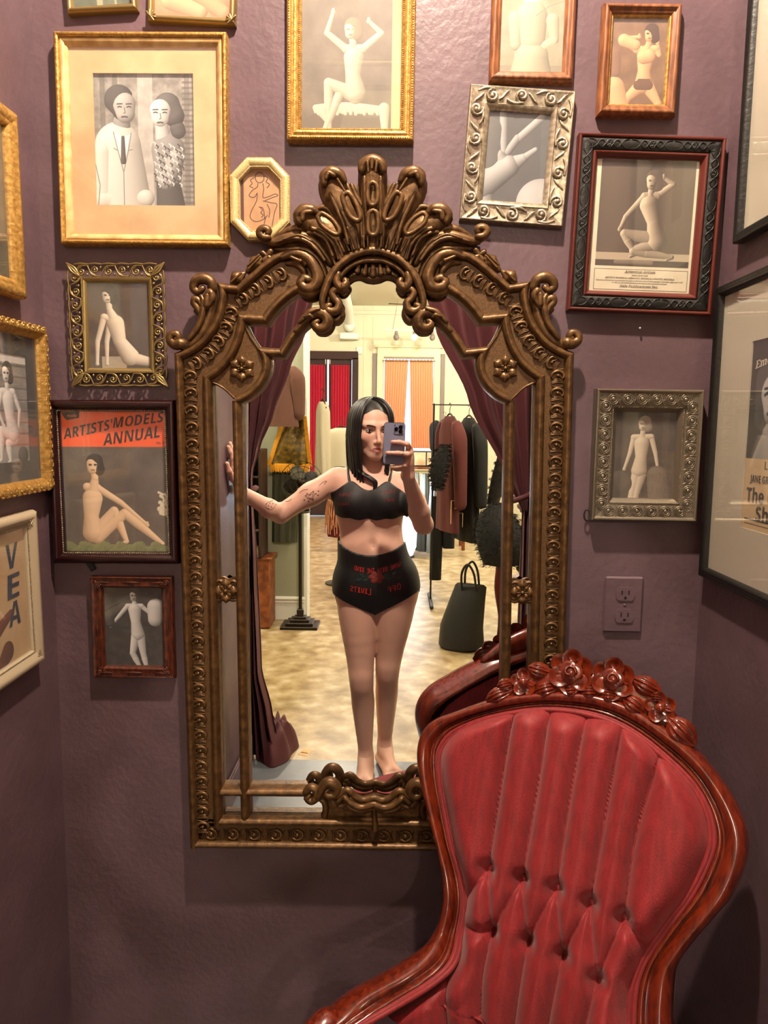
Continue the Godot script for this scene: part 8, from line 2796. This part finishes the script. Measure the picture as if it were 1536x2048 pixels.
	part("leaf_print", lf, mat("leaf_paint", Color(0.09, 0.19, 0.18), 0.7), shp)
	# tattoos on the stretched arm
	var tm := MB.new()
	var ink := func(pts: Array, rad: float) -> void:
		var w := []
		for e in pts:
			var p: Vector3 = b.front(e.x, e.y, 1.40, 1.75)
			if b.dist(p) < 0.003: w.append(p)
		if w.size() > 1: tm.tube(pv3(w), [rad], 4)
	var hc := Vector2(-0.352, 1.180)
	for sc in [1.0, 0.62]:
		var hp := []
		for i in 25:
			var t := TAU * i / 24
			var e: Vector2 = Vector2(16.0 * pow(sin(t), 3.0), 13.0 * cos(t) - 5.0 * cos(2.0 * t) - 2.0 * cos(3.0 * t) - cos(4.0 * t)) * 0.00105 * sc
			hp.append(hc + e.rotated(0.45))
		ink.call(hp, 0.0007)
	for i in 9:
		var e := hc + Vector2(cos(i * 2.4) * (0.022 + 0.002 * i), sin(i * 2.4) * 0.016).rotated(0.45)
		ink.call([e - Vector2(0.0025, 0), e + Vector2(0.0025, 0.001)], 0.0009)
		ink.call([e - Vector2(0, 0.0025), e + Vector2(0.001, 0.0025)], 0.0009)
	var mp := []
	for i in 12: mp.append(Vector2(-0.502, 1.148) + Vector2(cos(i * 0.42 + 1.4), sin(i * 0.42 + 1.4)) * 0.016)
	ink.call(mp, 0.0006)
	for i in 8: 
		var e := Vector2(-0.502, 1.148) + Vector2(cos(i * 0.7), sin(i * 0.7)) * (0.008 if i % 2 else 0.016)
		ink.call([e, e + Vector2(0.003, 0.002), e + Vector2(0.001, 0.004)], 0.0008)
	for q in [[[-0.40, 1.192], [-0.385, 1.203], [-0.365, 1.208]], [[-0.32, 1.222], [-0.305, 1.236], [-0.29, 1.240], [-0.30, 1.228]], [[-0.455, 1.158], [-0.44, 1.160], [-0.43, 1.168]]]:
		var w := []
		for e in q: w.append(Vector2(e[0], e[1]))
		ink.call(spline(w, 4), 0.0009)
	if tm.v.size() > 0:
		part("tattoo", tm, mat("tattoo_ink", Color(0.06, 0.055, 0.06), 0.7), r)
	# ring and nails
	var rg := MB.new()
	var lp := PackedVector3Array()
	for k in 16:
		var a := TAU * k / 16
		lp.append(V(0.014, 1.3642 + cos(a) * 0.0098, 1.3045 + sin(a) * 0.0098))
	rg.loop(lp, 0.0013, 6)
	rg.ball(V(0.013, 1.364, 1.2945), V(0.0042, 0.0034, 0.002), 6, 10)
	solo("finger_ring", rg, M.antique_silver, "silver ring with a stone on the hand holding the phone", "ring")
	var nm := MB.new()
	for q in [[V(-0.027, 1.4055, 1.2968), 0.05], [V(-0.045, 1.366, 1.2968), 0.02]]: nm.ball(q[0], V(0.0058, 0.0044, 0.0012), 5, 9)
	part("nails", nm, mat("nail_polish", Color(0.80, 0.52, 0.44), 0.2), r)
	var jw := MB.new()
	var nv: Vector3 = b.front(-0.099, 0.984, 1.40, 1.75)
	jw.ball(nv + V(0, 0, -0.002), Vector3.ONE * 0.0032, 5, 9)
	part("navel_stud", jw, M.antique_silver, r)
	phone()

func phone() -> void:
	var r := thing("phone", "pale lilac grey phone case with a three lens camera, held up in one hand", "phone", V(-0.0185, 1.3995, 1.3185), Basis(Vector3.BACK, -0.02))
	var m := MB.new()
	var poly := PackedVector2Array()
	for c in [[1, 1, 0.0], [-1, 1, PI / 2], [-1, -1, PI], [1, -1, PI * 1.5]]:
		for k in 7:
			var a: float = c[2] + PI / 2 * k / 6
			poly.append(Vector2(c[0] * (0.0385 - 0.011) + cos(a) * 0.011, c[1] * (0.0755 - 0.011) + sin(a) * 0.011))
	var inner := Geometry2D.offset_polygon(poly, -0.0016)[0]
	m.plate(poly, -0.0040, 0.0055)
	m.plate(inner, -0.0055, 0.0054)
	m.plate(inner, -0.0052, -0.0055)
	var case := mat("lilac_case", Color(0.46, 0.47, 0.56), 0.5)
	part("case", m, case, r)
	m = MB.new()
	m.plate(inner, 0.0054, 0.0058)
	part("screen", m, M.ink_black, r)
	m = MB.new()
	var isl := PackedVector2Array()
	for c in [[1, 1, 0.0], [-1, 1, PI / 2], [-1, -1, PI], [1, -1, PI * 1.5]]:
		for k in 6:
			var a: float = c[2] + PI / 2 * k / 5
			isl.append(Vector2(c[0] * 0.0105 + cos(a) * 0.007, c[1] * 0.0105 + sin(a) * 0.007))
	m.plate(isl, -0.0080, -0.0050, 0.0, Basis(), V(0.0150, 0.0515, 0))
	m.quad(V(0.0025, 0.0345, -0.0081), V(0.0025, 0.0685, -0.0081), V(0.0275, 0.0685, -0.0081), V(0.0275, 0.0345, -0.0081))
	var plate := part("camera_plate", m, case, r)
	var lensm := mat("lens_glass", Color(0.01, 0.01, 0.014), 0.06)
	for q in [V(0.0215, 0.0590, 0), V(0.0060, 0.0520, 0), V(0.0215, 0.0440, 0)]:
		m = MB.new()
		m.lathe([Vector2(0.0074, 0.0), Vector2(0.0074, 0.0022), Vector2(0.0062, 0.0026), Vector2(0.0060, 0.0018), Vector2(0, 0.0018)], 24, q + V(0, 0, -0.0080), Basis(Vector3.RIGHT, -PI / 2))
		part("lens", m, lensm, plate)
